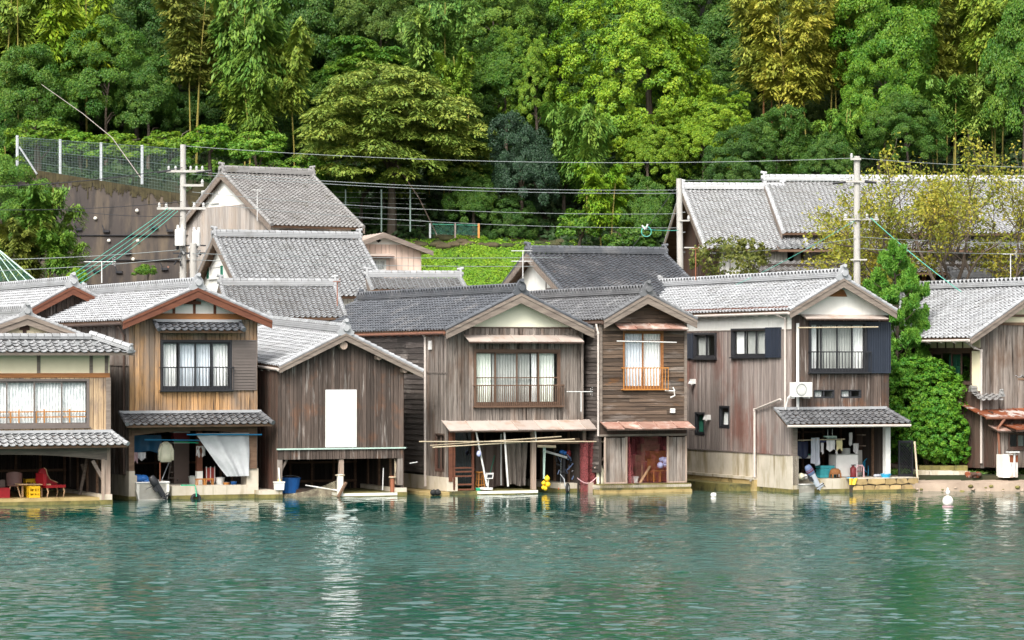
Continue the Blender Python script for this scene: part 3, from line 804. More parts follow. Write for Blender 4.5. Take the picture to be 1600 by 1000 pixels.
tile_plane(mb, (H.xl, -.7, zr), (1, 0, 0), sk, H.xr - H.xl, ln, 0, lambda u, v: hip * v / ln < u < (H.xr - H.xl) - hip * v / ln, dots=None)
mb.prism([(H.xl, -.68, zr - .02), (H.xr, -.68, zr - .02), (H.xr - hip, .36, zg - .02), (H.xl + hip, .36, zg - .02)], (0, .02, -.08), 2, .3)
for k in range(8):                             # row of snow stops on the skirt
    x = H.xr - 1.4 - k * .62; mb.bar((x, -.32, zr + .26), (x, -.32, zr + .40), .14, .07, 0, .5)
ro = mb.build('roof', [M['tile_grey'], M['dark'], M['beam_grey']], H.root)
rb = MB(); ridge_run(rb, (xa, .38, za + .02), (xa, H.L + .5, za + .02), 0, dark=1); end_tile(rb, (xa, .42, za), (0, -1, 0), s=.9)
for sg in (1, -1):
    xe = H.xr if sg < 0 else H.xl
    ridge_run(rb, (xe + (xa - xe) * .06, -.62, zr + .08), (xe + (xa - xe) * (zg - zr) / (za - zr), .36, zg + .05), 0, .2, .16, False, dark=1)
    end_tile(rb, (xe + (xa - xe) * .05, -.68, zr + .05), (-sg * .5, -1, 0), s=.55)
ridge_run(rb, (H.xl + hip * .95, .2, zg - .03), (H.xr - hip * .95, .2, zg - .03), 0, .14, .10, False, dark=1)
rb.build('ridge', [M['tile_grey'], M['dark']], ro)
for xe in (H.xl, H.xr):
    bb = MB(); q = (zg - zr) / (za - zr) * .72; xs, zs = xe + (xa - xe) * q, zr + (za - zr) * q
    bb.prism([(xs, .30, zs), (xa, .30, za), (xa, .30, za - .36), (xs, .30, zs - .26)], (0, .06, 0), 0, .5)
    bb.prism([(xs, .26, zs + .01), (xa, .26, za + .01), (xa, .26, za - .14), (xs, .26, zs - .10)], (0, .04, 0), 0, .8); bb.build('bargeboard', M['beam_grey'], H.root)
g = MB(); hw = (za - .3 - zg) / H.kl
g.prism([(xa - hw, .55, zg - .05), (xa + hw, .55, zg - .05), (xa, .55, za - .2)], (0, .05, 0), 0, .5)
g.box(xa - .22, xa + .14, .50, .55, zg + .28, zg + .62, 1, .2); g.box(xa - .10, xa + .02, .50, .56, zg + .0, zg + .28, 1, .3)
g.box(xa - hw, xa + hw, .42, .55, zg - .02, zg + .14, 2, .4)
g.build('gable', [M['plaster_cream'], M['wood_dark'], M['beam']], H.root)
# front wall
w1 = H.X(139); xw0 = .35
zw0, zw1 = H.Z(100, 667), H.Z(100, 592)
ops = [(xw0, w1, zw0, zw1)]
mb = MB(); planks(mb, Fn, 0, H.W, zf, H.Z(100, 589), ops, .17); core(mb, Fn, 0, H.W, zf, zt + .3, ops, 1)
mb.build('front_wall', [M['wood_pale'], M['interior']], H.root)
mb = MB(); zb0, zb1 = H.Z(100, 590), H.Z(100, 583)
mb.box(0, H.W, -.06, .02, zb0, zb1, 1, .5); mb.box(0, H.W, -.02, .04, zb1, zr + .02, 0, .5)
for u in (60, 142, 166):
    x = H.X(u); mb.box(x - .06, x + .06, -.05, .0, zb1, zr, 2, .5)
mb.box(0, H.W, -.055, .03, zr - .08, zr + .10, 2, .4)
mb.box(H.W - .14, H.W + .03, -.075, .1, zf, zb0, 2, .6)
mb.build('plaster_band', [M['plaster_cream'], M['beam_orange'], M['beam_grey']], H.root)
o = window(H, Fn, xw0, w1, zw0, zw1, mull=[0, .20, .40, .60, .80, 1][0:6], fm='grey_shutter', curtains=[(.02, .98, 'lace')], frame=.08)
t = MB(); zr0, zr1 = H.Z(100, 664), H.Z(100, 643)
for zz in (zr0 + .02, zr1, (zr0 + zr1) / 2 + .05): t.box(xw0 + .1, w1 - .1, .04, .065, zz - .025, zz + .02, 0, .5)
k = 0; x = xw0 + .3
while x < w1 - .2:
    t.box(x - .02, x + .02, .035, .07, zr0, zr1 + (.09 if k % 2 else 0), 0, .7); x += .62 if k % 2 else .3; k += 1
t.build('railing', M['orange_wood'], o)
tiled_canopy(H, -.3, H.X(192, -.3) + .05, H.Z(100, 676), H.Z(100, 697, -.85), .85, 'tile_grey', hipr=.42, bracket=False)
# bay: bowed lintel, posts, brace, floor
mb = MB(); n = 16; zl0, zl1 = H.Z(100, 716), H.Z(100, 699); x9 = H.X(166)
pts_t = [(x9 * i / n, -.10, zl1) for i in range(n + 1)]
pts_b = [(x9 * i / n, -.10, zl0 + .16 - .30 * abs(i / n - .35) ** 2 * 2.0) for i in range(n + 1)]
mb.prism(pts_b + pts_t[::-1], (0, .24, 0), 0, .6)
mb.bar((H.W - .62, .02, zl0 - .10), (H.W - .14, .02, zl0 - .95), .09, .12, 0, .8)
mb.build('lintel', M['beam_grey'], H.root)
zq = H.Z(171, 772); post(H, H.W - .10, .02, zq, zl1 - .01, .22)
post(H, H.W - .27, -.10, .05, zl0 - .05, .10, 'post_pale')
base_block(H, -.2, H.W - .4, -.10, 6.0, -.6, H.Z(60, 779), 'concrete', rim='rim'); base_block(H, H.W - .4, H.W + .06, -.14, 6.0, -.6, zq, 'concrete', 'plinth')
mb = MB(); planks(mb, wallfn_right(H), .1, H.L, .3, H.zr - .1); mb.build('side_wall', M['wood_grey'], H.root)
mb = MB(); planks(mb, wallfn_left(H), .1, H.L, .3, H.zr - .1); mb.build('side_wall', M['wood_grey'], H.root)
mb = MB(); planks(mb, wallfn_back(H), 0, H.W, .3, H.zr - .1, bw=.4); mb.build('back_wall', M['wood_grey'], H.root)
mb = MB(); mb.box(.1, H.W - .1, .12, H.L, zf - .2, zf - .03); mb.build('upper_floor', M['interior'], H.root)
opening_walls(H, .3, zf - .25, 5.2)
mb = MB()                                       # racks and props in the dim bay
for (u, v0, u2, v2, y, ww) in ((112, 712, 113, 760, 4.6, .16), (121, 705, 121, 745, 4.0, .12), (137, 712, 124, 775, 2.2, .10), (128, 725, 143, 772, 2.4, .1), (141, 712, 141, 770, 3.4, .12)):
    mb = MB(); a_ = H.pt(u, v0, y); b_ = H.pt(u2, v2, y); mb.bar((a_[0], y, a_[1]), (b_[0], y, b_[1]), ww, ww, 0, .9); mb.build('prop_timber', M['beam_grey'], H.root)

# ================================================================== house 2: orange cedar front, boat and white tarpaulin
H2 = House('boathouse', 'boathouse with orange cedar front, four curtained black sashes and a white sheet across its bay', 'boathouse', 25, 202, 401, 108.4, 13.3, group=ROW)
H = H2; Fn = wallfn_front(H); Lf = wallfn_left(H)
H.set_roof((309, 449), (192, 501), (425, 500), .55)
H.roof('tile_silver', M['beam_red'], .36, dots=[4, 9], gutter=M['pipe_brown'])
zf = H.Z(300, 645); zb0, zb1 = H.Z(300, 499), H.Z(300, 490)
wx0, wx1, wz0, wz1 = H.X(250), H.X(361), H.Z(300, 610), H.Z(300, 531)
ops = [(wx0, wx1, wz0, wz1)]
mb = MB(); zt = lambda x: min(zb0, H.under(x)); kk = [H.xa - (H.za - .16 - zb0) / H.kl, H.xa + (H.za - .16 - zb0) / H.kr]
planks(mb, Fn, 0, H.W, zf, zt, ops, .17, kinks=kk); core(mb, Fn, 0, H.W, zf, zt, ops, 1, kinks=kk)
for x in (0.06, H.W - .06): mb.bar((x, -.02, zf), (x, -.02, min(zb0, H.under(x))), .13, .11, 0, .25)
mb.build('front_wall', [M['wood_cedar'], M['interior']], H.root)
mb = MB(); xL, xR = gable_plaster(mb, H, zb1 - .02, 0)
mb.box(max(xL, .02) - .15, xR + .05, -.12, .0, zb0, zb1, 1, .5)
for u, v1 in ((271, 471), (303, 458), (335, 467)):
    x = H.X(u); mb.box(x - .05, x + .05, -.06, -.012, zb1, H.under(x) - .02, 2, .5)
mb.box(H.xa - .35, H.xa + .25, -.2, -.04, H.za - .62, H.za - .50, 2, .1)
mb.build('gable', [M['plaster'], M['beam_orange'], M['beam_red']], H.root)
window(H, Fn, wx0, wx1, wz0, wz1, 4, 'black_metal', [(.03, .24, 'curtain'), (.27, .5, 'curtain_blue'), (.52, .72, 'curtain_blue'), (.75, .97, 'curtain')],
       (wx0 - .02, wx1 + .02, wz0 - .02, H.Z(300, 573), 'black_metal', .13), proud=.1, frame=.09)
shutter(H, Fn, wx1 + .01, H.X(400), wz0, wz1, 'grey_shutter', 16, .1)
tiled_canopy(H, H.X(239), H.X(381, -.5), H.Z(300, 503), H.Z(300, 517, -.6), .6, 'tile_dark', 'beam', bracket=True, name='window_canopy')
tiled_canopy(H, H.X(196, -.8) , H.X(428, -.9), zf + .0, H.Z(300, 664, -.9), .9, 'tile_mid', 'beam', hipr=.25)
# left wall above and below the rail
mb = MB(); zs = H.Z(202, 572)
zR = H.under(0) + .02
planks(mb, Lf, 0, H.L, .9, zs, m=0); planks(mb, Lf, 0, H.L, zs + .05, zR, m=0); core(mb, Lf, 0, H.L, .9, zR, m=1)
mb.bar((-.03, 0, zs + .025), (-.03, H.L, zs + .025), .06, .05, 0, .2)
mb.build('side_wall', [M['wood_grey'], M['interior']], H.root)
base_block(H, -.02, .3, 0.02, H.L, -.6, .9, 'concrete')
H.shell(M['wood_grey'], .3, zf - .02)
downpipe(H, [(-.30, .55, H.zl - .1), (-.10, .35, H.zl - .55), (-.09, .35, .95)], 'pipe_brown', name='drainpipe')
# bay
zq = H.Z(300, 759)
mb = MB(); n = 14; x0, x9 = H.X(205), H.X(397); z1 = H.Z(300, 667); z0 = H.Z(300, 680)
mb.prism([(x0 + (x9 - x0) * i / n, -.08, z0 + .17 * math.sin(math.pi * i / n)) for i in range(n + 1)] + [(x9, -.08, z1), (x0, -.08, z1)], (0, .22, 0), 0, .6)
mb.build('lintel', M['beam'], H.root)
zp = H.Z(204, 736); post(H, H.X(205), .05, zp, z1 - .01, .2, 'beam'); zp2 = H.Z(394, 732); post(H, H.X(393), .06, zp2, z1 - .01, .34, 'beam')
xs = H.X(268)
base_block(H, -.03, H.X(210), -.05, .5, -.6, zp, 'concrete', 'pier'); base_block(H, H.X(385), H.W + .05, -.05, .6, -.6, zp2, 'concrete', 'pier')
base_block(H, xs, H.X(385), -.03, 8.0, -.6, zq, 'concrete', 'foundation', rim=None)
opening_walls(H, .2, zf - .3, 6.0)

# ================================================================== house 3: single storey plank shed with the white board
H3 = House('boathouse', 'low dark plank boathouse with plain windowless front and one tall white board', 'boathouse', 22, 434, 630, 110.2, 8.6, group=ROW)
H = H3; Fn = wallfn_front(H); Lf = wallfn_left(H)
H.set_roof((540, 520), (437, 573), (661, 581), .45)
H.roof('tile_silver', M['beam_grey'], .26, beads=False, rise=.42, gutter=M['pipe'], dots=None)
zf = H.Z(530, 701); zb = H.Z(530, 717)
mb = MB(); planks(mb, Fn, 0, H.W, zf + .03, H.under, (), .155, kinks=(H.xa,)); core(mb, Fn, 0, H.W, zf, H.under, (), 1, kinks=(H.xa,))
mb.build('front_wall', [M['wood_brown'], M['interior']], H.root)
pan = plate(H, Fn, H.X(508), H.X(556), zf + .06, H.Z(530, 609), 'white_board', .045, .075, 'board')
pan['label'] = 'tall blank white board'
mb = MB(); planks(mb, Fn, .02, H.W - .02, zb, zf - .02, (), .13, var=.5); mb.box(-.05, H.W + .08, -.11, -.0, zf - .02, zf + .03, 1, .9)
mb.build('lower_band', [M['wood_brown'], M['net_pole']], H.root)
mb = MB(); c = H.pt(535, 540, -.2); mb.tube([(c[0], -.38, c[1]), (c[0], .1, c[1])], .15, 10, 0, .4); mb.build('purlin_end', M['post_pale'], H.root)
for u in (588, 628): mb = MB(); mb.tube([(H.X(u), -.36, H.under(H.X(u)) - .10), (H.X(u), .1, H.under(H.X(u)) - .10)], .11, 8, 0, .3); mb.build('purlin_end', M['post_pale'], H.root)
mb = MB(); planks(mb, Lf, 0, H.L, .3, H.under(0), (), .17); core(mb, Lf, 0, H.L, .3, H.under(0), (), 1); mb.build('side_wall', [M['wood_dark'], M['interior']], H.root)
H.shell(M['wood_dark'], .3, None)
b = MB(); b.box(.1, H.W - .1, .1, H.L - .1, zf - .1, zf - .02); b.build('upper_floor', M['interior'], H.root)
for u, y in ((437, .08), (625, .08)): post(H, H.X(u), y, .4, zb, .2, 'wood_grey')
for u, z in ((474, .2),):
    pass
pm = H.X(534); post(H, pm, .1, .35, zb, .17, 'post_pale')
b = MB(); b.bar((H.X(440), .1, H.Z(440, 737)), (H.X(449), .1, zb), .06, .08); b.build('brace', M['beam_grey'], H.root)
base_block(H, -.75, H.X(440), -.10, 3.5, -.6, H.Z(430, 766), 'concrete', 'plinth'); base_block(H, H.X(617), H.W + .12, -.06, 4, -.6, H.Z(625, 762), 'concrete', 'plinth')
base_block(H, H.X(531), H.X(617), -.20, 3.6, -.6, H.Z(575, 770), 'concrete', 'landing', rim='white_paint')
opening_walls(H, -.3, zf - .12, 5.0)

# ================================================================== house 4: grey planks, pale green gable, fishing gear
H4 = House('boathouse', 'boathouse with grey plank front, pale green gable and fishing gear in its bay', 'boathouse', 24, 700, 911, 112.6, 16, group=ROW)
H = H4; Fn = wallfn_front(H); Lf = wallfn_left(H)
H.set_roof((814, 457), (697, 516), (934, 518), .5)
H.roof('tile_dark', M['beam_grey'], .38, dots=[3, 6, 9], gutter=M['copper'])
zf = H.Z(800, 657); zg = H.Z(815, 511)
wx0, wx1, wz0, wz1 = H.X(740), H.X(875), H.Z(805, 635), H.Z(805, 546)
ops = [(wx0, wx1, wz0, wz1)]
kk = [H.xa - (H.za - .16 - zg) / H.kl, H.xa + (H.za - .16 - zg) / H.kr]; zt = lambda x: min(zg, H.under(x))
mb = MB(); planks(mb, Fn, 0, H.W, zf - .05, zt, ops, .16, kinks=kk); core(mb, Fn, 0, H.W, zf, zt, ops, 1, kinks=kk)
mb.build('front_wall', [M['wood_grey'], M['interior']], H.root)
mb = MB(); gable_plaster(mb, H, zg, 0); mb.box(kk[0], kk[1], -.05, 0, zg - .05, zg + .0, 1, .4); mb.build('gable', [M['plaster_green'], M['wood_dark']], H.root)
window(H, Fn, wx0, wx1, wz0, wz1, 4, 'brown_metal', [(.05, .21, 'curtain_green'), (.77, .95, 'curtain_green'), (.22, .66, 'screen_pale'), (.68, .74, 'curtain')],
       (wx0 - .03, wx1 + .06, wz0 - .02, H.Z(805, 601), 'brown_metal', .085), frame=.10, mull=[0.02, .25, .5, .75, .98], transom=.5)
tin_canopy(H, H.X(724), H.X(903), H.Z(800, 523), H.Z(800, 533, -.55), .55, 'tin_pink', 1.0, wavy=.005)
tin_canopy(H, H.X(690), H.X(938), zf + .02, H.Z(800, 671, -.75), .75, 'tin_pink', .95, wavy=.01, name='canopy')
# left wall: upright boards near the corner, black lapped boards further back
yc, _ = H.lp(668, 640); zc = H.Z(700, 746); zE = H.under(0) + .02
ow = [(H.lp(696, 700)[0], H.lp(681, 700)[0], H.Z(690, 738), H.Z(690, 678))]
mb = MB(); planks(mb, Lf, 0, yc, zc, zE, ow, .12); core(mb, Lf, 0, yc, zc, zE, ow, 1)
mb.bar((-.045, 0, H.Z(700, 583)), (-.045, yc, H.Z(700, 583)), .03, .05, 0, .1)
mb.build('side_wall', [M['wood_grey'], M['interior']], H.root)
window(H, Lf, ow[0][0], ow[0][1], ow[0][2], ow[0][3], 2, 'wood_dark', [(.1, .3, 'cyan_plastic')], frame=.05, sill=False, room=False)
mb = MB(); claps(mb, Lf, lambda z: (yc + .02, H.L), H.Z(660, 742), zE, (), .2); core(mb, Lf, yc, H.L, H.Z(660, 742), zE, (), 1)
mb.build('side_wall', [M['clap_dark'], M['interior']], H.root)
base_block(H, -.05, .4, 0.0, H.L, -.6, zc, 'concrete'); base_block(H, -.9, -.06, -.3, 9, -.6, .12, 'rim', 'ledge', algae=False)
H.shell(M['wood_grey'], .3, zf - .08)
downpipe(H, [(-.30, yc - .2, H.zl - .1), (-.10, yc, H.zl - .25), (-.10, yc, .25)], 'pipe', .05)
plate(H, Lf, yc - .55, yc - .3, H.Z(690, 546), H.Z(690, 532), 'white_metal', .04, .1, 'meter_box')
# bay
zq = H.Z(790, 764); zo = H.Z(800, 672)
post(H, H.X(704), .05, .5, zo, .16, 'beam_red'); pt = post(H, H.X(834), .05, -.3, zo, .17, 'post_pale'); post(H, H.X(913), .05, .2, zo, .14, 'post_pale'); post(H, H.X(932, -.2), -.2, .1, zo, .1, 'post_pale')
mb = MB(); zr_ = H.Z(870, 688); mb.box(H.X(838), H.X(905), -.06, .1, zr_ - .14, zr_ + .08, 0, .5); mb.box(0, H.W, .0, .12, zo - .05, zo + .2, 1, .3)
mb.build('lintel', [M['beam'], M['wood_dark']], H.root)
d0, d1 = H.X(708), H.X(741)                      # glazed door with lower lattice
mb = MB()
for x in (d0, d1 - .09): mb.box(x, x + .09, .0, .08, H.Z(725, 766), zo - .03, 0, .5)
for v in (731, 737, 744, 757, 765): mb.box(d0 + .09, d1 - .09, .01, .07, H.Z(725, v) - .03, H.Z(725, v) + .03, 0, .7)
dr = mb.build('door', M['beam_red'], H.root)
mb = MB(); mb.add([(d0 + .09, .04, H.Z(725, 760)), (d1 - .09, .04, H.Z(725, 760)), (d1 - .09, .04, zo - .04), (d0 + .09, .04, zo - .04)], [(0, 1, 2, 3)]); mb.build('pane', M['glass_dark'], dr)
base_block(H, -.02, H.X(742), -.25, 6, -.6, H.Z(720, 772), 'concrete', 'foundation'); base_block(H, H.X(742), H.X(832), -.45, 6, -.6, H.Z(790, 766), 'concrete', 'landing', rim='white_paint')
base_block(H, H.X(880), H.W + .3, .2, 6, -.6, .35, 'concrete', 'plinth')
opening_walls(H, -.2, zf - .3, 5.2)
mb = MB(); planks(mb, lambda s, d, z: (H.X(880) + 1.0 - d, s, z), .2, 5, .35, zo, m=0, bw=.2); mb.build('partition', M['wood_grey'], H.root)

# ================================================================== house 5: narrow house of dark lapped boards with red net doorway
H5 = House('boathouse', 'narrow boathouse of dark horizontal boards with orange window rail and red net across its doorway', 'boathouse', 22, 936, 1072, 114.2, 12, group=ROW)
H = H5; Fn = wallfn_front(H); Lf = wallfn_left(H)
H.set_roof((1012, 459), (944, 500), (1089, 500), .5)
H.roof('tile_mid', M['beam_grey'], .36, dots=[4], gutter=M['pipe_brown'])
zf = H.Z(1005, 658)
wx0, wx1, wz0, wz1 = H.X(973), H.X(1036), H.Z(1005, 608), H.Z(1005, 517)
ops = [(wx0, wx1, wz0, wz1)]
mb = MB(); claps(mb, Fn, H.srange(0, H.W), zf, H.za - .2, ops, .15, seg=1.6)
core(mb, Fn, 0, H.W, zf, H.under, ops, 1, kinks=(H.xa,))
for x in (.05, H.W - .05): mb.bar((x, -.04, zf), (x, -.04, H.under(x) - .02), .11, .09, 2, .5)
mb.build('front_wall', [M['clap_brown'], M['interior'], M['beam_grey']], H.root)
o = window(H, Fn, wx0, wx1, wz0, wz1, 2, 'beam_orange', [(.02, .52, 'curtain_blue'), (.5, .99, 'curtain')], (wx0 - .06, wx1 + .12, wz0 - .03, H.Z(1005, 574), 'orange_wood', .12), frame=.06, transom=.84)
tin_canopy(H, H.X(960), H.X(1066), H.Z(1005, 505), H.Z(1005, 513, -.55), .55, 'tin_rust', .8, wavy=.02, name='awning')
tin_canopy(H, H.X(937), H.X(1083, -.5), zf, H.Z(1005, 669, -.7), .7, 'tin_rust', .7, wavy=.04, name='canopy')
mb = MB(); claps(mb, Lf, lambda z: (0.02, H.L), .8, H.under(0), (), .17); core(mb, Lf, 0, H.L, .8, H.under(0), (), 1); mb.build('side_wall', [M['clap_dark'], M['interior']], H.root)
H.shell(M['clap_dark'], .3, zf - .02)
downpipe(H, [(-.12, .0, H.zl - .15), (-.07, -.08, H.zl - .5), (-.07, -.08, 2.2)], 'pipe', .04)
zd0, zd1 = H.Z(1005, 755), H.Z(1005, 682)
dx0, dx1 = H.X(979), H.X(1042)
mb = MB(); mb.box(0, H.W, -.03, .1, zd1, zf, 0, .3); mb.box(-.02, H.W, -.08, -.03, zd1 + .02, zd1 + .10, 1, .6); mb.build('lintel', [M['wood_dark'], M['beam_grey']], H.root)
for (a, b) in ((H.X(944), dx0), (dx1, H.X(1072))):
    mb = MB(); planks(mb, Fn, a + .04, b - .04, zd0 + .05, zd1 - .04, (), .2, gap=.008)
    for x in (a + .02, b - .02): mb.bar((x, -.02, zd0), (x, -.02, zd1), .06, .07, 1, .7)
    mb.bar((a, -.05, zd0 + .03), (b, -.05, zd0 + .03), .05, .05, 1, .6); mb.build('door', [M['wood_grey'], M['post_pale']], H.root)
mb = MB(); mb.sheet(lambda u, v: (dx0 + (dx1 - dx0) * u, .02 + .03 * math.sin(u * 22), zd0 + (zd1 - zd0) * v), 40, 8); mb.build('net_curtain', M['net_red_thin'], H.root, smooth=True)
mb = MB(); mb.sheet(lambda u, v: (dx0 + .05 + .22 * u * (1.2 - v * .8), -.03 + .04 * math.sin(u * 9), zd0 + (zd1 - zd0) * v), 12, 8); mb.build('net_curtain', M['net_red'], H.root, smooth=True)
base_block(H, -.1, H.W + .06, -.28, 6, -.6, H.Z(1005, 757), 'concrete', rim='concrete')
mb = MB(); mb.box(-.13, H.W + .09, -.36, .2, -.3, .11, 0, .5); mb.box(-.1, H.W + .065, -.30, .2, .11, .34, 1, .2); mb.build('footing', [M['rim'], M['algae']], H.root)
opening_walls(H, .3, zf - .1, 4.2)

# ================================================================== house 6: long plank side wall, white gable, laundry bay
H6 = House('boathouse', 'boathouse with long reddish plank side, white gable, navy shutters and laundry hanging in its bay', 'boathouse', 22.5, 1237, 1388, 114.3, 15.5, group=ROW)
H = H6; Fn = wallfn_front(H); Lf = wallfn_left(H)
H.set_roof((1318, 434), (1235, 485), (1401, 486), .55)
H.roof('tile_silver', M['beam_grey'], .34, dots=[3, 7], gutter=M['pipe'])
zf = H.Z(1310, 640); zg = H.Z(1315, 492)
wx0, wx1, wz0, wz1 = H.X(1263), H.X(1353), H.Z(1310, 582), H.Z(1310, 502)
sm = [(H.X(a), H.X(b), H.Z(1310, 622), H.Z(1310, 609)) for a, b in ((1271, 1303), (1313, 1345))]
ops = [(wx0, wx1, wz0, wz1)] + sm
kk = [H.xa - (H.za - .16 - zg) / H.kl, H.xa + (H.za - .16 - zg) / H.kr]; zt = lambda x: min(zg, H.under(x))
mb = MB(); planks(mb, Fn, 0, H.W, zf - .05, zt, ops, .15, kinks=kk); core(mb, Fn, 0, H.W, zf, zt, ops, 1, kinks=kk)
mb.build('front_wall', [M['wood_brown'], M['interior']], H.root)
mb = MB(); gable_plaster(mb, H, zg, 0); x, z = H.xa - .1, H.za - .75; mb.prism([(H.xa - .62, -.05, H.za - .72), (H.xa + .45, -.05, H.za - .72), (H.xa + .3, -.05, H.za - .46), (H.xa, -.05, H.za - .36), (H.xa - .35, -.05, H.za - .46)], (0, .03, 0), 1, .6)
mb.build('gable', [M['plaster'], M['beam_orange']], H.root)
window(H, Fn, wx0, wx1, wz0, wz1, 4, 'black_metal', [(.02, .17, 'curtain'), (.80, .98, 'curtain'), (.2, .78, 'screen_pale')], (wx0 - .02, wx1 + .1, wz0 - .02, H.Z(1310, 549), 'black_metal', .14), proud=.1, frame=.09, mull=[.03, .22, .5, .76, .97])
shutter(H, Fn, wx1 + .01, H.W + .04, wz0 - .03, wz1 - .02, 'navy_metal', 9, .12, True)
for a, b, c, d_ in sm: window(H, Fn, a, b, c, d_, 2, 'black_metal', [(.04, .5, 'curtain')], frame=.05, sill=False, proud=.04)
tin_canopy(H, H.X(1250), H.X(1378), H.Z(1310, 491), H.Z(1310, 497, -.5), .5, 'tin_pink', 3.0, wavy=0)
tiled_canopy(H, H.X(1225, -1.0) + .1, H.X(1421, -1.0), zf + .02, H.Z(1310, 663, -1.05), 1.05, 'tile_mid', 'beam', hipr=.55, gutter=M['pipe'], bracket=False)
# left wall
zE = H.under(0) + .02; zP = H.Z(1237, 515); zc = H.Z(1237, 712)
def lw(u0, u1, v0, v1):
    y0, za_ = H.lp(u1, v0); y1, zb_ = H.lp(u0, v0); um = (u0 + u1) / 2
    return (y0, y1, H.lp(um, v1)[1], H.lp(um, v0)[1])
W1 = lw(1145, 1200, 513, 558); W2 = lw(1086, 1121, 520, 560); W3 = lw(1087, 1102, 644, 680); W4 = lw(1125, 1141, 634, 669)
opsL = [W1, W2, W3, W4]
mb = MB(); planks(mb, Lf, 0, H.L, zc, zP, opsL, .115, jit=.014); core(mb, Lf, 0, H.L, zc, zE, opsL, 1)
ym = H.lp(1186, 600)[0]; zs_ = H.lp(1186, 638)[1]
mb.bar((-.05, 0, zc + .02), (-.05, H.L, zc + .02), .03, .05, 0, .1)
mb.build('side_wall', [M['wood_red'], M['interior']], H.root)
mb = MB(); planks(mb, Lf, 0, H.L, zP + .02, zE, [W1, W2], 1.8, t=.012, jit=0, gap=.008); mb.bar((-.03, 0, zP), (-.03, H.L, zP), .05, .045, 1, .5)
mb.box(-.25, -.0, 0, H.L, zE - .02, zE + .12, 2, .5); mb.build('plaster_band', [M['plaster'], M['beam_grey'], M['beam_red']], H.root)
window(H, Lf, *W1, n=3, fm='black_metal', curtains=[(.7, .97, 'curtain'), (.03, .18, 'curtain'), (.2, .66, 'screen_pale')], frame=.07, proud=.1)
shutter(H, Lf, lw(1199, 1222, 513, 560)[0], W1[0] - .01, W1[2] - .02, W1[3] + .02, 'navy_metal', 8, .12, True)
window(H, Lf, *W2, n=2, fm='black_metal', curtains=[(.5, .95, 'screen_pale')], frame=.07, proud=.1)
y2 = lw(1074, 1086, 520, 560)[1]; shutter(H, Lf, W2[1] + .01, y2, W2[2], W2[3], 'navy_metal', 5, .12, True)
w3 = window(H, Lf, *W3, n=1, fm='black_metal', curtains=[(.1, .9, 'green_metal')], frame=.08, sill=False)
window(H, Lf, *W4, n=1, fm='black_metal', curtains=[(.45, .95, 'curtain')], frame=.08, sill=False)
base_block(H, -.03, .3, .0, H.L, -.6, zc - .01, 'concrete')
y4, y5 = H.lp(1184, 760)[0], H.L
mb = MB(); mb.box(-.16, -.03, y4, y5, -.3, H.lp(1130, 745)[1], 0, .5); mb.box(-1.1, -.16, y4 + .3, y5, -.3, .22, 1, .5); mb.box(-.2, -.02, y4, y5, H.lp(1130, 744)[1] - .03, H.lp(1130, 741)[1], 2, .6)
mb.build('ledge', [M['rim'], M['algae'], M['concrete']], H.root)
H.shell(M['wood_brown'], .3, zf - .02)
a = H.lp(1184, 640); b_ = H.lp(1234, 628)
downpipe(H, [(-.20, b_[0] + .4, b_[1] + .1), (-.14, a[0], a[1]), (-.14, a[0], .55), (-.16, a[0] + .3, .35)], 'pipe', .05)
downpipe(H, [(-.3, .9, H.zl - .12), (-.10, .35, H.zl - .3), (-.10, .35, zf - .3)], 'pipe', .045)
downpipe(H, [(.2, -.12, H.Z(1250, 505)), (.2, -.12, H.Z(1250, 640))], 'white_metal', .06, 'conduit')
for u, v in ((1087, 596), (1110, 652)):
    y, z = H.lp(u, v); mb = MB(); mb.bar((-.03, y, z), (-.22, y, z), .2, .2, 0, .5); mb.bar((-.2, y, z - .0), (-.26, y, z - .12), .16, .12, 0, .5); mb.build('vent_hood', M['white_metal'], H.root)
# bay
zq = H.Z(1300, 747); zo = H.Z(1310, 668); xp = H.X(1385)
post(H, xp, -.02, zq, zo + .1, .22, 'white_metal', 'pillar'); post(H, .09, -.02, .3, zo + .1, .2, 'beam_grey')
mb = MB(); mb.box(0, H.W, -.1, .12, zo, zo + .2, 0, .5); mb.build('lintel', M['beam_grey'], H.root)
base_block(H, -.05, .16, -.12, .6, -.6, zc - .02, 'concrete', 'pier')
base_block(H, H.X(1275), H.X(1332, -.5), -.35, 6, -.6, zq - .02, 'concrete', 'foundation')
# low partition: plaster below, boards above, on the right of the bay
mb = MB(); xw = H.X(1338, 1.8); mb.box(xw, H.W - .1, 1.8, 1.9, zq, H.Z(1360, 703, 1.8), 0, .5); planks(mb, wallfn_front(H, 1.79), xw, H.W - .1, H.Z(1360, 703, 1.8), zo + .2, m=1, bw=.25); mb.build('partition', [M['plaster'], M['wood_dark']], H.root)
mb = MB(); 
for v in (680, 697): mb.box(xw, H.W - .25, 1.35, 1.78, H.Z(1360, v, 1.6), H.Z(1360, v, 1.6) + .04, 0, .7)
mb.bar((H.X(1372, 1.5), 1.4, H.Z(1360, 703, 1.5)), (H.X(1372, 1.5), 1.4, zo), .07, .07, 0, .8); mb.build('shelf', M['post_pale'], H.root)
opening_walls(H, .3, zf - .25, 5.0)
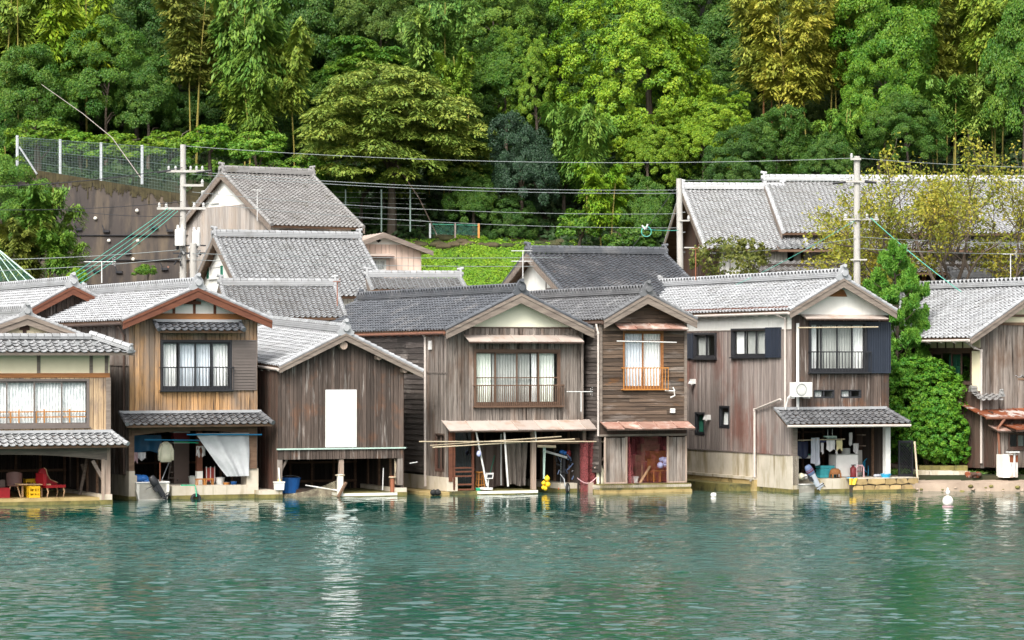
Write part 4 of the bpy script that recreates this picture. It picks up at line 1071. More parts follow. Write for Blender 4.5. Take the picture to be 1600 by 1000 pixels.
# rubble quay of fitted stones in front of it
def stone_face(mb, fn, s0, s1, z0, z1, rows, seed=3):
    rr = random.Random(seed); z = z0
    for k in range(rows):
        h = (z1 - z0) / rows; x = s0
        while x < s1 - .02:
            w = min(rr.uniform(.36, .85), s1 - x); 
            if s1 - x - w < .2: w = s1 - x
            g = .016; j = lambda: rr.uniform(-.06, .06)
            poly = [(x + g, z + g + max(0, j())), (x + w * .5, z + g), (x + w - g, z + g + max(0, j())), (x + w - g, z + h * .5), (x + w - g - abs(j()), z + h - g), (x + w * .45, z + h - g + j() * .3), (x + g + abs(j()), z + h - g), (x + g, z + h * .55)]
            dpt = rr.uniform(.03, .07)
            mb.prism([fn(p, 0.01, q) for p, q in poly], Vector(fn(x, dpt, z)) - Vector(fn(x, .01, z)), 0, rr.random())
            x += w
        z += h
mb = MB(); q0, q1 = H.X(1332, -.6), H.X(1434, -.6); yq = -.6
mb.box(q0, q1, yq, 6, -.6, zq - .03, 1, .5); stone_face(mb, wallfn_front(H, yq), q0, q1, .02, zq - .02, 2); 
stone_face(mb, lambda s, d, z: (q1 + d, s, z), yq, 5, .02, zq - .02, 2, 5); mb.box(q0 - .02, q1 + .03, yq - .05, 6, zq - .03, zq, 2, .5)
mb.box(q0, q1 + .06, yq - .09, 5, -.3, .10, 3, .5)
tag(mb.build('stone_quay', [M['stone'], M['mortar'], M['concrete'], M['algae']], loc=(H.Ox, H.Oy, 0), rz=H.a), 'low quay of pale yellow fitted stones at the right end of the boathouse row', 'quay')

# ================================================================== houses behind and beside the front row
def simple_walls(H, front, side, z0=1.0, zt_front=None, gable=None, zg=None):
    Fn, Lf = wallfn_front(H), wallfn_left(H)
    mb = MB(); planks(mb, Fn, 0, H.W, z0, H.under, (), .18, kinks=(H.xa,)) if not gable else planks(mb, Fn, 0, H.W, z0, lambda x: min(zg, H.under(x)), (), .18, kinks=(H.xa - (H.za - .16 - zg) / H.kl, H.xa + (H.za - .16 - zg) / H.kr))
    mb.build('front_wall', M[front], H.root)
    if gable:
        mb = MB(); gable_plaster(mb, H, zg, 0); mb.build('gable', M[gable], H.root)
    mb = MB(); planks(mb, Lf, 0, H.L, z0, H.under(0)); mb.build('side_wall', M[side], H.root)
    H.shell(M[side], z0)

H0 = House('house', 'silver tiled house roof directly behind the leftmost boathouse', 'house', 25, -30, 215, 117.0, 13)
H = H0; H.set_roof((114, 446), (20, 498), (222, 500), .5); H.roof('tile_silver', M['beam_red'], .34, dots=[3]); simple_walls(H, 'wood_brown', 'wood_grey')

def side_house(name, label, cat, yaw, u0, u1, Y, D, zbase, apexZ, eaveZ, uR0, uR1, tm, wallm, gablem, over=.6, gside=.5, beads=False, barge='beam_grey', group=None, tw=.235):
    """House whose ridge runs along its front: gable on the left, one broad roof slope towards the water."""
    a = R(yaw); k0, k1 = (u0 - CX) / F, (u1 - CX) / F
    o = Vector((k0 * Y, Y, 0)); r = Vector((math.cos(a), math.sin(a), 0)); 
    W = (k1 * o.y - o.x) / (r.x - k1 * r.y)
    root = thing(name, label, cat, (o.x, o.y, 0), a, group)
    class S: pass
    s = S(); s.root, s.W, s.D, s.a, s.o = root, W, D, a, o
    s.za, s.ze = apexZ, eaveZ
    s.k = (apexZ - eaveZ) / (D / 2 + over)
    s.zr = lambda y: apexZ - s.k * abs(y - D / 2)
    zw = eaveZ + s.k * over - .14
    mb = MB(); x0, x1 = -gside, W + gside
    for sg in (1, -1):
        ye = -over if sg > 0 else D + over
        sl = Vector((0, (D / 2 - ye), apexZ - eaveZ)); ln = sl.length
        tile_plane(mb, (x0, ye, eaveZ), (1, 0, 0), sl, x1 - x0, ln, 0, None, tw, tw * .86)
        nrm = Vector((0, -sl.z * sg, sl.y * sg)).normalized(); dn = nrm * -.09
        p = [Vector((x0 + .02, ye, eaveZ)), Vector((x1 - .02, ye, eaveZ)), Vector((x1 - .02, D / 2, apexZ)), Vector((x0 + .02, D / 2, apexZ))]
        p = [q - nrm * .02 for q in p]; mb.hexa([q + dn for q in p] + p, 1, .4)
        for xx in (x0 + .06, x1 - .06):
            k = max(3, int(ln / .26))
            for i in range(k): mb.tube([Vector((xx, ye, eaveZ)) + sl * (i / k) + nrm * .055, Vector((xx, ye, eaveZ)) + sl * ((i + 1.1) / k) + nrm * .04], [.10, .08], 8, 0, rng.random())
    ro = mb.build('roof', [M[tm], M['beam']], root)
    rb = MB(); ridge_run(rb, (x0 + .03, D / 2, apexZ + .02), (x1 - .03, D / 2, apexZ + .02), 0, beads=beads, dark=1, h=.25, w=.28)
    end_tile(rb, (x0 + .08, D / 2, apexZ + .04), (-1, 0, 0), s=.9); end_tile(rb, (x1 - .08, D / 2, apexZ + .04), (1, 0, 0), s=.9); rb.build('ridge', [M[tm], M['dark']], ro)
    for ye in (-over, D + over):
        for xx in (x0 - .03, x1 - .02): bb = MB(); bb.prism([(xx, ye, eaveZ - .03), (xx, D / 2, apexZ - .03), (xx, D / 2, apexZ - .34), (xx, ye, eaveZ - .28)], (.05, 0, 0), 0, .5); bb.build('bargeboard', M[barge], root)
    s.gable_z = lambda y: s.zr(y) - .14
    mb = MB(); planks(mb, lambda q, d_, z: (q, -d_, z), 0, W, zbase, zw, m=0); mb.build('front_wall', M[wallm], root); mb = MB(); planks(mb, lambda q, d_, z: (q, D + d_, z), 0, W, zbase, zw, m=0, bw=.5)
    mb.build('back_wall', M[wallm], root)
    for fn in (lambda q, d_, z: (-d_, q, z), lambda q, d_, z: (W + d_, q, z)):
        mb = MB(); planks(mb, fn, 0, D, zbase, s.gable_z, (), 5, t=.02, jit=0, gap=0, kinks=(D / 2,)); mb.build('gable_wall', M[gablem], root)
    def lp(u, v, x=0.0):
        k = (u - CX) / F; ox, oy = o.x + x * r.x, o.y + x * r.y; bx, by = -r.y, r.x
        y = (ox - k * oy) / (-bx + k * by); return y, CH + (HY - v) / F * (oy + y * by)
    s.lp = lp
    s.fn = lambda q, d_, z: (-d_, q, z)
    return s
def hz(v, Y): return CH + (HY - v) / F * Y

# storehouse with white plaster gable behind house 2
A = side_house('storehouse', 'white plaster storehouse with pale grey tiled roof and green shuttered gable window', 'storehouse', 22, 386, 594, 131, 7.9, 4.0, hz(372, 136.0), hz(462, 130.4), 0, 0, 'tile_grey', 'plaster', 'plaster', over=.5, gside=.4)
y0, z0 = A.lp(346, 434); y1, z1 = A.lp(328, 417); A.L = A.D
class _H: pass
def hh(s): q = _H(); q.root = s.root; q.W = s.W; return q
window(hh(A), A.fn, y0, y1, z0, z1, 2, 'white_metal', [(.1, .9, 'curtain')], frame=.06, room=False)
for q in (y0 - .32, y1 + .02): shutter(hh(A), A.fn, q, q + .3, z0, z1, 'green_metal', 5, .05, name='shutter')
# lower roof in front of it
B = side_house('storehouse', 'low storehouse showing only its grey tiled roof between two boathouse gables', 'storehouse', 12, 368, 528, 125.5, 6.0, 2.0, hz(447, 129), hz(496, 125.0), 0, 0, 'tile_grey', 'plaster', 'plaster', over=.45, gside=.35)
# big grey house up the slope by the retaining wall
Cc = side_house('farmhouse', 'weathered farmhouse with white upper gable below the retaining wall', 'farmhouse', 33, 419, 548, 141, 8.6, 7.2, hz(272, 146), hz(352, 140), 0, 0, 'tile_warm', 'plaster', 'plaster', over=.8, gside=.3)
mb = MB(); zsp = Cc.lp(330, 324)[1]
planks(mb, Cc.fn, -.0, Cc.D, 7.2, lambda y: min(zsp, Cc.gable_z(y)), (), .2, base=.022, t=.03, kinks=(Cc.D / 2,)); mb.build('cladding', M['wood_ash'], Cc.root)
for a_, b_ in ((316, 327), (332, 343)):
    p, q = Cc.lp(b_, 316), Cc.lp(a_, 298); window(hh(Cc), Cc.fn, p[0], q[0], p[1], q[1], 2, 'white_metal', [(.5, .95, 'curtain')], frame=.05, room=False, glass='glass_dark')
p, q = Cc.lp(283, 402), Cc.lp(268, 376); window(hh(Cc), lambda s_, d_, z: (-d_ - .05, s_, z), p[0], q[0], p[1], q[1], 2, 'wood_dark', [(.1, .9, 'curtain')], frame=.08, room=False)
mb = MB(); p, q = Cc.lp(290, 412), Cc.lp(250, 406); mb.hexa([(-.05, p[0], p[1] - .1), (-1.0, p[0], p[1] - .25), (-1.0, q[0] + .3, p[1] - .25), (-.05, q[0] + .3, p[1] - .1), (-.05, p[0], p[1]), (-1.0, p[0], p[1] - .15), (-1.0, q[0] + .3, p[1] - .15), (-.05, q[0] + .3, p[1])]); mb.build('awning', M['tin_rust'], Cc.root)
mb = MB(); w_ = Cc.W; zz = hz(352, 140) + .1; mb.hexa([(.6, -.55, zz - .55), (w_ - 1.2, -.55, zz - .55), (w_ - 1.2, -.01, zz - .30), (.6, -.01, zz - .30), (.6, -.55, zz - .5), (w_ - 1.2, -.55, zz - .5), (w_ - 1.2, -.01, zz - .22), (.6, -.01, zz - .22)]); mb.build('awning', M['beam'], Cc.root)
mb = MB(); planks(mb, lambda q, d_, z: (q, -d_, z), 1.0, w_, 7.2, zz - .6, (), .2, base=.03); mb.build('cladding', M['wood_brown'], Cc.root)
# small pink house
Dh = House('cottage', 'small pink sided cottage with shallow gable in front of the green bank', 'cottage', 18, 556, 657, 139, 7, group=None)
H = Dh; H.set_roof((600, 364), (547, 384), (677, 393), .5, .3)
mb = MB(); y0_, y1_ = -.5, 7.3
for xe, ze in ((H.xl, H.zl), (H.xr, H.zr)):
    p = [Vector((xe, y0_, ze)), Vector((H.xa, y0_, H.za)), Vector((H.xa, y1_, H.za)), Vector((xe, y1_, ze))]; dn = Vector((0, 0, -.08)); mb.hexa([q + dn for q in p] + p, 0, .5)
    for i in range(14): yy = y0_ + .2 + i * .54; mb.bar((xe, yy, ze + .015), (H.xa, yy, H.za + .015), .05, .04, 0, .7)
mb.build('roof', M['tin_pink'], H.root)
for xe, ze in ((H.xl, H.zl), (H.xr, H.zr)): bb = MB(); bb.prism([(xe, y0_ - .04, ze + .02), (H.xa, y0_ - .04, H.za + .02), (H.xa, y0_ - .04, H.za - .22), (xe, y0_ - .04, ze - .2)], (0, .05, 0), 0, .5); bb.build('bargeboard', M['beam_grey'], H.root)
zg = H.Z(600, 382); mb = MB(); Fn = wallfn_front(H); wq = (H.X(567), H.X(603), H.Z(585, 424), H.Z(585, 405))
planks(mb, Fn, 0, H.W, 6.5, lambda x: min(zg, H.under(x)), [wq], .3, t=.012, jit=.004, kinks=[H.xa - (H.za - .16 - zg) / H.kl, H.xa + (H.za - .16 - zg) / H.kr]); planks(mb, wallfn_left(H), 0, H.L, 6.5, H.under(0), bw=.3); planks(mb, wallfn_right(H), 0, H.L, 6.5, H.under(H.W), bw=.3)
mb.build('wall', M['siding_pink'], H.root); mb = MB(); gable_plaster(mb, H, zg, 0); c = H.pt(591, 376); mb.prism([(c[0] - .14, -.05, c[1]), (c[0], -.05, c[1] - .1), (c[0] + .14, -.05, c[1]), (c[0], -.05, c[1] + .1)], (0, .03, 0), 1, .1); mb.build('gable', [M['plaster'], M['dark']], H.root)
window(H, Fn, *wq, n=2, fm='white_metal', curtains=[(.6, .95, 'curtain')], room=True, frame=.06)
tin_canopy(H, H.X(557), H.X(612), H.Z(585, 396), H.Z(585, 399, -.5), .5, 'tin_pink', 2, wavy=0)
# low tiled roofs below the cottage
E1 = side_house('outbuilding', 'low outbuilding with grey tiled roof just below the pink cottage', 'outbuilding', 8, 585, 722, 132, 4.0, 2.5, hz(434, 134), hz(452, 131.6), 0, 0, 'tile_grey', 'plaster', 'plaster', over=.4, gside=.2)
# dark roofed storehouse in the middle
K = side_house('storehouse', 'storehouse with near black tiled roof and white gable above the middle boathouses', 'storehouse', 20, 893, 1082, 127, 8.4, 3.0, hz(396, 131.5), hz(462, 126.4), 0, 0, 'tile_dark', 'plaster', 'plaster', over=.5, gside=.5)
p, q = K.lp(868, 452), K.lp(854, 424); window(hh(K), K.fn, p[0], q[0], p[1], q[1], 2, 'grey_shutter', [], frame=.06, room=False, glass='glass_dark')
# temple hall: taller block on the right, lower block on the left, broad lower eaves
G1 = side_house('temple_hall', 'big silver roofed hall, left block with steep open gable beside the concrete pole', 'hall', 7, 1124, 1230, 138, 10.0, 5.0, hz(296, 143), hz(389, 137.0), 0, 0, 'tile_pale', 'plaster', 'wood_dark', over=1.0, gside=.9, tw=.21)
mb = MB()
pw, qw = G1.lp(1100, 384), G1.lp(1092, 345)
for i in range(5):
    yy = G1.lp(1091 + i * 4.6, 380)[0]; mb.box(-.06, -.02, yy - .05, yy + .05, 5, G1.gable_z(yy) - .02, 1, .3)
zz = hz(378, 140); ya, yb = G1.lp(1118, 380)[0], G1.lp(1094, 380)[0]
mb.prism([(-.04, ya, zz - .4), (-.04, yb, zz - .4), (-.04, yb - .2, min(zz + 1.2, G1.gable_z(yb - .2) - .05)), (-.04, ya, min(zz + .7, G1.gable_z(max(ya, .1)) - .05))], (.02, 0, 0), 0, .5)
mb.build('gable_trim', [M['plaster'], M['wood_dark']], G1.root)
G2 = side_house('temple_hall', 'big silver roofed hall, taller right block seen through the yellowing cherry tree', 'hall', 4, 1240, 1720, 139, 9.6, 5.0, hz(283, 143.6), hz(364, 138.2), 0, 0, 'tile_pale', 'plaster', 'wood_dark', over=.9, gside=.7, tw=.21)
mb = MB(); zt_, ze_ = hz(371, 139) , hz(389, 136.9); sl = Vector((0, 1.75, zt_ - ze_))
tile_plane(mb, (-1.0, -1.9, ze_), (1, 0, 0), sl, G2.W + 2, sl.length, 0)
p = [Vector((-1, -1.9, ze_ - .03)), Vector((G2.W + 1, -1.9, ze_ - .03)), Vector((G2.W + 1, -.12, zt_ - .03)), Vector((-1, -.12, zt_ - .03))]; mb.hexa([q - Vector((0, 0, .1)) for q in p] + p, 1, .3)
mb.build('lower_eave', [M['tile_grey'], M['beam']], G2.root)
mb = MB(); za_, zb_ = hz(415, 138), hz(393, 138)
for i in range(10):
    xx = .4 + i * 1.55; mb.box(xx - .07, xx + .07, -.06, -.025, 4.5, zb_ + .3, 0, .3)
mb.box(0, G2.W, -.05, -.026, hz(409, 138) - .05, hz(409, 138) + .05, 0, .3); mb.build('post_frame', M['wood_dark'], G2.root)
mb = MB(); zt_, ze_ = hz(408, 136), hz(424, 133.4); sl = Vector((0, 2.0, zt_ - ze_)); yo = -4.6
tile_plane(mb, (-2.5, yo, ze_), (1, 0, 0), sl, G2.W + 4, sl.length, 0)
p = [Vector((-2.5, yo, ze_ - .03)), Vector((G2.W + 1.5, yo, ze_ - .03)), Vector((G2.W + 1.5, yo + 2, zt_ - .03)), Vector((-2.5, yo + 2, zt_ - .03))]; mb.hexa([q - Vector((0, 0, .1)) for q in p] + p, 1, .3)
mb.box(-2.2, G2.W + 1, yo + .9, yo + 1.0, 3.0, ze_ + .4, 2, .3)
for i in range(13): xx = 1.2 + i * 1.05; mb.box(xx - .09, xx + .09, yo + .72, yo + .9, 3.0, ze_ - .1, 3, .5)
mb.build('veranda', [M['tile_warm'], M['beam'], M['interior'], M['beam_orange']], G2.root)
# small roof with gable at the right edge, behind the grey plank house
Q = side_house('outbuilding', 'small grey tiled outbuilding with pink bargeboard at the right edge above the plank house', 'outbuilding', 10, 1522, 1660, 127.5, 4.4, 2.5, hz(434, 130), hz(458, 127.2), 0, 0, 'tile_mid', 'plaster', 'wood_dark', over=.5, gside=.4)
# right edge house
I1 = House('plank_house', 'silver roofed plank house at the right edge with dark green side windows', 'house', 27, 1532, 1726, 118.6, 9.5)
H = I1; H.set_roof((1632, 446), (1517, 528), (1747, 528), .5); H.roof('tile_silver', M['beam_grey'], .30, beads=True, gutter=M['pipe'])
Fn, Lf = wallfn_front(H), wallfn_left(H); zg = H.Z(1580, 506)
mb = MB(); planks(mb, Fn, 0, H.W, .8, lambda x: min(zg, H.under(x)), (), .24, kinks=[H.xa - (H.za - .16 - zg) / H.kl, H.xa + (H.za - .16 - zg) / H.kr]); mb.build('front_wall', M['wood_grey'], H.root)
mb = MB(); gable_plaster(mb, H, zg, 0); mb.box(0.2, H.W - .2, -.08, 0, zg - .06, zg + .06, 1, .6); mb.box(1.0, H.W - .5, -.08, 0, zg + .28, zg + .38, 1, .6); mb.build('gable', [M['plaster_cream'], M['beam']], H.root)
zE = H.under(0); zp = H.lp(1500, 546)[1]; ywin = (H.lp(1519, 570)[0], H.lp(1440, 570)[0]); zw0 = H.lp(1500, 599)[1]
mb = MB(); ol = [(ywin[0], ywin[1], zw0, zp)]
planks(mb, Lf, 0, ywin[0], zw0 - .3, zE, (), 5, t=.02); planks(mb, Lf, 0, ywin[0], .8, zw0 - .3, (), .3, m=1); planks(mb, Lf, ywin[0], H.L, .8, zw0, (), .3, m=1); planks(mb, Lf, ywin[0], H.L, zp, zE, (), 5, t=.02)
for i in range(7): y = ywin[0] + (ywin[1] - ywin[0]) * i / 6; mb.bar((-.03, y, zp), (-.03, y, zE), .06, .06, 2, .4)
mb.bar((-.04, 0, zp), (-.04, H.L, zp), .08, .12, 2, .3); mb.build('side_wall', [M['plaster_cream'], M['wood_dark'], M['wood_dark']], H.root)
window(H, Lf, ywin[0], ywin[1], zw0, zp - .07, 5, 'wood_dark', [(.28, .5, 'green_metal')], glass='glass_dark', lining='dark')
H.shell(M['wood_grey'], .8)
downpipe(H, [(-.4, .5, H.zl - .15), (-.2, .1, H.zl - .4), (-.02, -.08, H.zl - .5), (-.02, -.08, 1.0)], 'pipe', .05)
# shed with rusty roof
J = House('shed', 'dark plank shed with half rusted tin roof next to the bright green bush', 'shed', 20, 1552, 1720, 118.0, 4.0)
H = J; zt_, ze_ = H.Z(1535, 626, 2.2), H.Z(1560, 651, -.45)
mb = MB(); xx0, xx1 = H.X(1540, -.45), H.W + .4
for i in range(9):
    a, b = xx0 + (xx1 - xx0) * i / 9, xx0 + (xx1 - xx0) * (i + 1) / 9; mm = 0 if i < 4 else 1
    p = [Vector((a, -.45, ze_)), Vector((b, -.45, ze_)), Vector((b, 2.2, zt_)), Vector((a, 2.2, zt_))]; mb.hexa([q - Vector((0, 0, .03)) for q in p] + p, mm, rng.random()); mb.bar(p[0], p[3], .04, .05, mm, .6)
ro = mb.build('roof', [M['rust'], M['tin_pale']], H.root)
mb = MB(); mb.tube([(xx0, -.5, ze_ - .06), (xx1, -.5, ze_ - .07)], .05, 8); mb.build('gutter', M['copper'], H.root)
mb = MB(); zt2 = lambda x: ze_ + .1
wq = (H.X(1568), H.X(1598), H.Z(1582, 701), H.Z(1582, 676))
planks(mb, wallfn_front(H), 0, H.W, .85, ze_ + .05, [wq], .2); planks(mb, wallfn_left(H), 0, H.L, .85, ze_ + .2)
mb.build('wall', M['wood_dark'], H.root)
mb = MB(); planks(mb, lambda s_, d_, z: (s_, -.34 - d_, z), H.X(1562, -.3), H.W, .85, H.Z(1582, 672), [(wq[0], wq[1], wq[2], wq[3])], .22); mb.build('lean_to_wall', M['wood_grey'], H.root)
window(H, lambda s_, d_, z: (s_, -.34 - d_, z), *wq, n=2, fm='wood_dark', curtains=[(.62, .95, 'curtain')], frame=.07, glass='glass_dark', room=True)
tin_canopy(H, H.X(1552, -.4), H.W, H.Z(1582, 664), H.Z(1582, 672, -.75), .75, 'tin_rust', 1.0, wavy=.01)
tin_canopy(H, H.X(1582, -1.0), H.W, H.Z(1582, 662, -.5), H.Z(1590, 671, -1.1), 1.3, 'rust', .5, wavy=.02, name='porch_roof')
downpipe(H, [(H.X(1560), -.5, ze_ - .1), (H.X(1549), -.55, ze_ - .45), (H.X(1552), -.55, .85)], 'copper', .055)
mb = MB(); zt_, ze_ = H.Z(1600, 566, 2.8), H.Z(1580, 590, .6); sl = Vector((0, 1.9, zt_ - ze_ + .2)); x0 = H.X(1555, 1)
tile_plane(mb, (x0, .9, ze_), (1, 0, 0), sl, H.W - x0, sl.length, 0); p = [Vector((x0, .9, ze_ - .03)), Vector((H.W, .9, ze_ - .03)), Vector((H.W, 2.8, zt_ + .17)), Vector((x0, 2.8, zt_ + .17))]; mb.hexa([q - Vector((0, 0, .08)) for q in p] + p, 1, .4)
for i in range(9): mb.tube([p[0] + (p[3] - p[0]) * (i / 9) + Vector((0, 0, .09)), p[0] + (p[3] - p[0]) * ((i + 1.1) / 9) + Vector((0, 0, .07))], [.11, .09], 8, 2, rng.random())
mb.box(x0 + .15, H.W, 1.4, 1.5, ze_ - 1.6, ze_, 3, .5); mb.build('upper_roof', [M['tile_silver'], M['beam'], M['rust'], M['wood_brown']], H.root)
mb = MB(); c = H.w(H.X(1530, 1.2), 1.2, 0)
x, z = H.pt(1532, 618, 1.0); tile_plane(mb, (x - .5, .2, z - .2), (1, 0, 0), (0, .8, .35), 1.1, .9, 0); ridge_run(mb, (x - .5, .95, z + .16), (x + .6, .95, z + .16), 0, .2, .16, False); end_tile(mb, (x + .55, .3, z + .02), (0, -1, 0), s=.5)
mb.build('lower_roof', [M['tile_warm'], M['beam_grey']], H.root)

# ================================================================== ground
def sstep(a, b, x):
    t = max(0.0, min(1.0, (x - a) / (b - a))); return t * t * (3 - 2 * t)
prof = [(100, -1.5), (121, -1.5), (124.5, .7), (126, 1.3), (128, 2.2), (133, 3.6), (139, 5.6), (145, 8.6), (152, 11.3), (158, 13.6), (168, 18.8), (178, 24), (200, 34), (260, 55)]
def ground_z(X, Y):
    sh = .25 * X
    Yq = Y - (sh if Y < 120 else sh * max(0, 1 - (Y - 120) / 10)) * .9 if X < 15 else Y
    z = prof[-1][1]
    for (a, za), (b, zb) in zip(prof, prof[1:]):
        if Yq <= b:
            z = za + (zb - za) * max(0, (Yq - a) / (b - a)); break
    if X > 15: z = max(z, .55) if Y > 116.4 else z
    up = sstep(148.6, 149.3, Y) * (1 - sstep(-15.5, -11.5, X))       # terrace above the retaining wall
    z = z + up * max(0, 14.3 - z) if Y < 158 else z + (1 - sstep(-15.5, -11.5, X)) * max(0, 14.3 + (Y - 158) * .35 - z) * (1 if Y < 175 else max(0, 1 - (Y - 175) / 10))
    if Y < 148.4: z -= 4.0 * (1 - sstep(-15, -10, X)) * sstep(130, 140, Y)
    return z + .15 * math.sin(X * .7 + Y * .31) * sstep(140, 150, Y)
xs = np.arange(-75, 75.1, .75); ys = np.concatenate([np.arange(112, 148, 1.0), np.arange(148, 150.1, .25), np.arange(150.5, 180, 1.0), np.arange(180, 265, 5)])
gv = [(float(x), float(y), ground_z(x, y)) for y in ys for x in xs]; nx = len(xs)
gm = MB(); gm.add(gv, [(j * nx + i, j * nx + i + 1, (j + 1) * nx + i + 1, (j + 1) * nx + i) for j in range(len(ys) - 1) for i in range(nx - 1)])
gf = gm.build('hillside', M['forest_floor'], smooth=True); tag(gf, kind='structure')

# shore at the right: paved strip with a rough edge, low steps behind
def strip(name, pts_uv, Yf, depth, z, m, lab=None):
    pass
mb = MB()
x0, x1, yq = 15.4, 34.0, 115.6
n = 40
top = [(x0 + (x1 - x0) * i / n, yq + .25 * math.sin(i * 1.3) * .2 + .012 * i, .36) for i in range(n + 1)]
for i in range(n):
    a, b = top[i], top[i + 1]
    mb.hexa([(a[0], a[1], -.6), (b[0], b[1], -.6), (b[0], b[1] + 9, -.6), (a[0], a[1] + 9, -.6), (a[0], a[1], .30 + .05 * rng.random()), (b[0], b[1], .33), (b[0], b[1] + 9, .8), (a[0], a[1] + 9, .8)], 0, .5)
    for q in range(2):
        cx = rng.uniform(a[0], b[0]); mb.ball((cx, a[1] + .05, rng.uniform(-.05, .2)), rng.uniform(.07, .14), q, rng.random(), 6, .6)
tag(mb.build('pavement', [M['pavement'], M['algae']]), kind='structure')
def ledge(name, label, u0, u1, Y, v0, v1, m, d=1.2):
    a, b = P(u0, v1, Y), P(u1, v1, Y); zt = hz(v0, Y)
    mb = MB(); x = a.x
    while x < b.x - .05:
        w = min(rng.uniform(.5, 1.1), b.x - x); mb.box(x + .008, x + w - .008, Y - rng.uniform(0, .05), Y + d, a.z - .2, zt + rng.uniform(-.02, .02), 0, rng.random()); x += w
    return tag(mb.build(name, M[m]), label, 'stone wall')
ledge('stone_wall', 'lower mossy stone step at the foot of the bright green bush', 1432, 1516, 118.0, 736, 747, 'concrete')
ledge('stone_wall', 'upper mossy stone step under the bright green bush', 1436, 1512, 118.8, 728, 735, 'algae')
mb = MB()
for i in range(12): c = P(rng.uniform(1512, 1530), rng.uniform(740, 744), 116.8 + .3 * rng.random()); mb.ball(c, rng.uniform(.10, .16), i % 2, rng.random(), 7, .7)
tag(mb.build('scrap_heap', [M['wood_dark'], M['rust']]), 'small dark scrap heap at the foot of the shed downpipe', 'scrap')

# ================================================================== retaining wall and its fence
YW = 148.5
def wx(u, Y=YW): return (u - CX) / F * Y
def wall_top(x): 
    t = (x - wx(60)) / (wx(330) - wx(60)); return hz(268 + 52 * t * .85, YW)
mb = MB(); xs_ = [wx(20) + (wx(420) - wx(20)) * i / 24 for i in range(25)]
for a, b in zip(xs_, xs_[1:]): mb.hexa([(a, YW - 1.6, 5), (b, YW - 1.6, 5), (b, YW + .5, 5), (a, YW + .5, 5), (a, YW, wall_top(a)), (b, YW, wall_top(b)), (b, YW + .5, wall_top(b)), (a, YW + .5, wall_top(a))], 0, .5)
for k in range(4):
    z = 7.6 + k * 1.25; yy = YW - 1.6 * (1 - (z - 5) / 9.6); mb.box(xs_[0], xs_[-1], yy - .03, yy + .1, z, z + .035, 2, .1)
for (u, v) in ((166, 361), (241, 355), (317 - 60, 420), (200, 395), (186, 425), (123, 358), (285 - 20, 360), (150, 423)):
    yy = YW - 1.6 * (1 - (hz(v, 147.6) - 5) / 9.6); c = P(u, v, yy - .04); mb.box(c.x - .16, c.x + .16, c.y - .05, c.y + .1, c.z - .06, c.z + .05, 2, .1); mb.bar((c.x - .1, c.y - .04, c.z), (c.x - .2, c.y - .04, c.z + .3), .07, .05, 2, .2)
for (u, v) in ((107, 340), (149, 341), (214, 329), (208, 405), (170, 376), (215, 376)):
    yy = YW - 1.6 * (1 - (hz(v, 147.6) - 5) / 9.6); c = P(u, v, yy - .03); mb.ball(c, .09, 3, .5, 7)
w_ = mb.build('retaining_wall', [M['wall_dark'], M['moss'], M['wire_black'], M['white_paint']]); tag(w_, 'tall dark concrete retaining wall below the mesh fence', 'retaining wall')
mb = MB()
for i in range(260):
    a = xs_[0] + (xs_[-1] - xs_[0]) * i / 260; b = a + (xs_[-1] - xs_[0]) / 260; h = .30 + .16 * math.sin(i * .11) ** 2 + .12 * math.sin(i * .53) + rng.uniform(-.12, .16) + (.35 if rng.random() < .06 else 0); z = wall_top(a)
    f = lambda zz: YW - 1.6 * (1 - (zz - 5) / max(1, z - 5)) - .04
    mb.hexa([(a, f(z - h), z - h), (b, f(z - h), z - h), (b, YW + .4, z - h), (a, YW + .4, z - h), (a, f(z), z + .05), (b, f(z), z + .05), (b, YW + .52, z + .06), (a, YW + .52, z + .06)], 0, rng.random())
mb.build('moss_cap', M['moss'], w_)
fr = thing('mesh_fence', 'tall wire mesh fence on grey posts along the top of the retaining wall', 'fence', (wx(160), YW + .25, 14))
px = [(27, 211, 255), (94, 217, 272), (158, 222, 277), (222, 226, 282)]
fl = lambda p: Vector((p[0] - wx(160), p[1] - YW - .25, p[2] - 14))
for u, v0, v1 in px:
    mb = MB(); a = P(u, v1 + 6, YW + .25); mb.bar(fl(a), fl((a.x, a.y, hz(v0, YW))), .13, .10, 0, .4); mb.build('fence_post', M['fence_metal'], fr)
mb = MB(); a, b = P(30, 229, YW + .25), P(58, 272, YW - .1); mb.bar(fl(a), fl(b), .07, .07, 0, .2); mb.build('brace', M['fence_metal'], fr)
mb = MB(); a0, a1 = P(27, 213, YW + .2), P(292, 232, YW + .2)
N = 110
for i in range(N):
    t = i / N; p = a0.lerp(a1, t); zb = wall_top(p.x) - .05
    mb.tube([fl((p.x, p.y, zb)), fl((p.x, p.y, p.z - .05))], .005, 3, 0, .5, False)
for k in range(15):
    q = k / 14; pts = [fl((p.x, p.y, (wall_top(p.x) - .05) * (1 - q) + (p.z - .05) * q)) for p in (a0.lerp(a1, t / 8) for t in range(9))]
    mb.tube(pts, .014 if k % 5 == 4 else .005, 3, 0, .5, False)
mb.build('wire_mesh', M['mesh_wire'], fr)
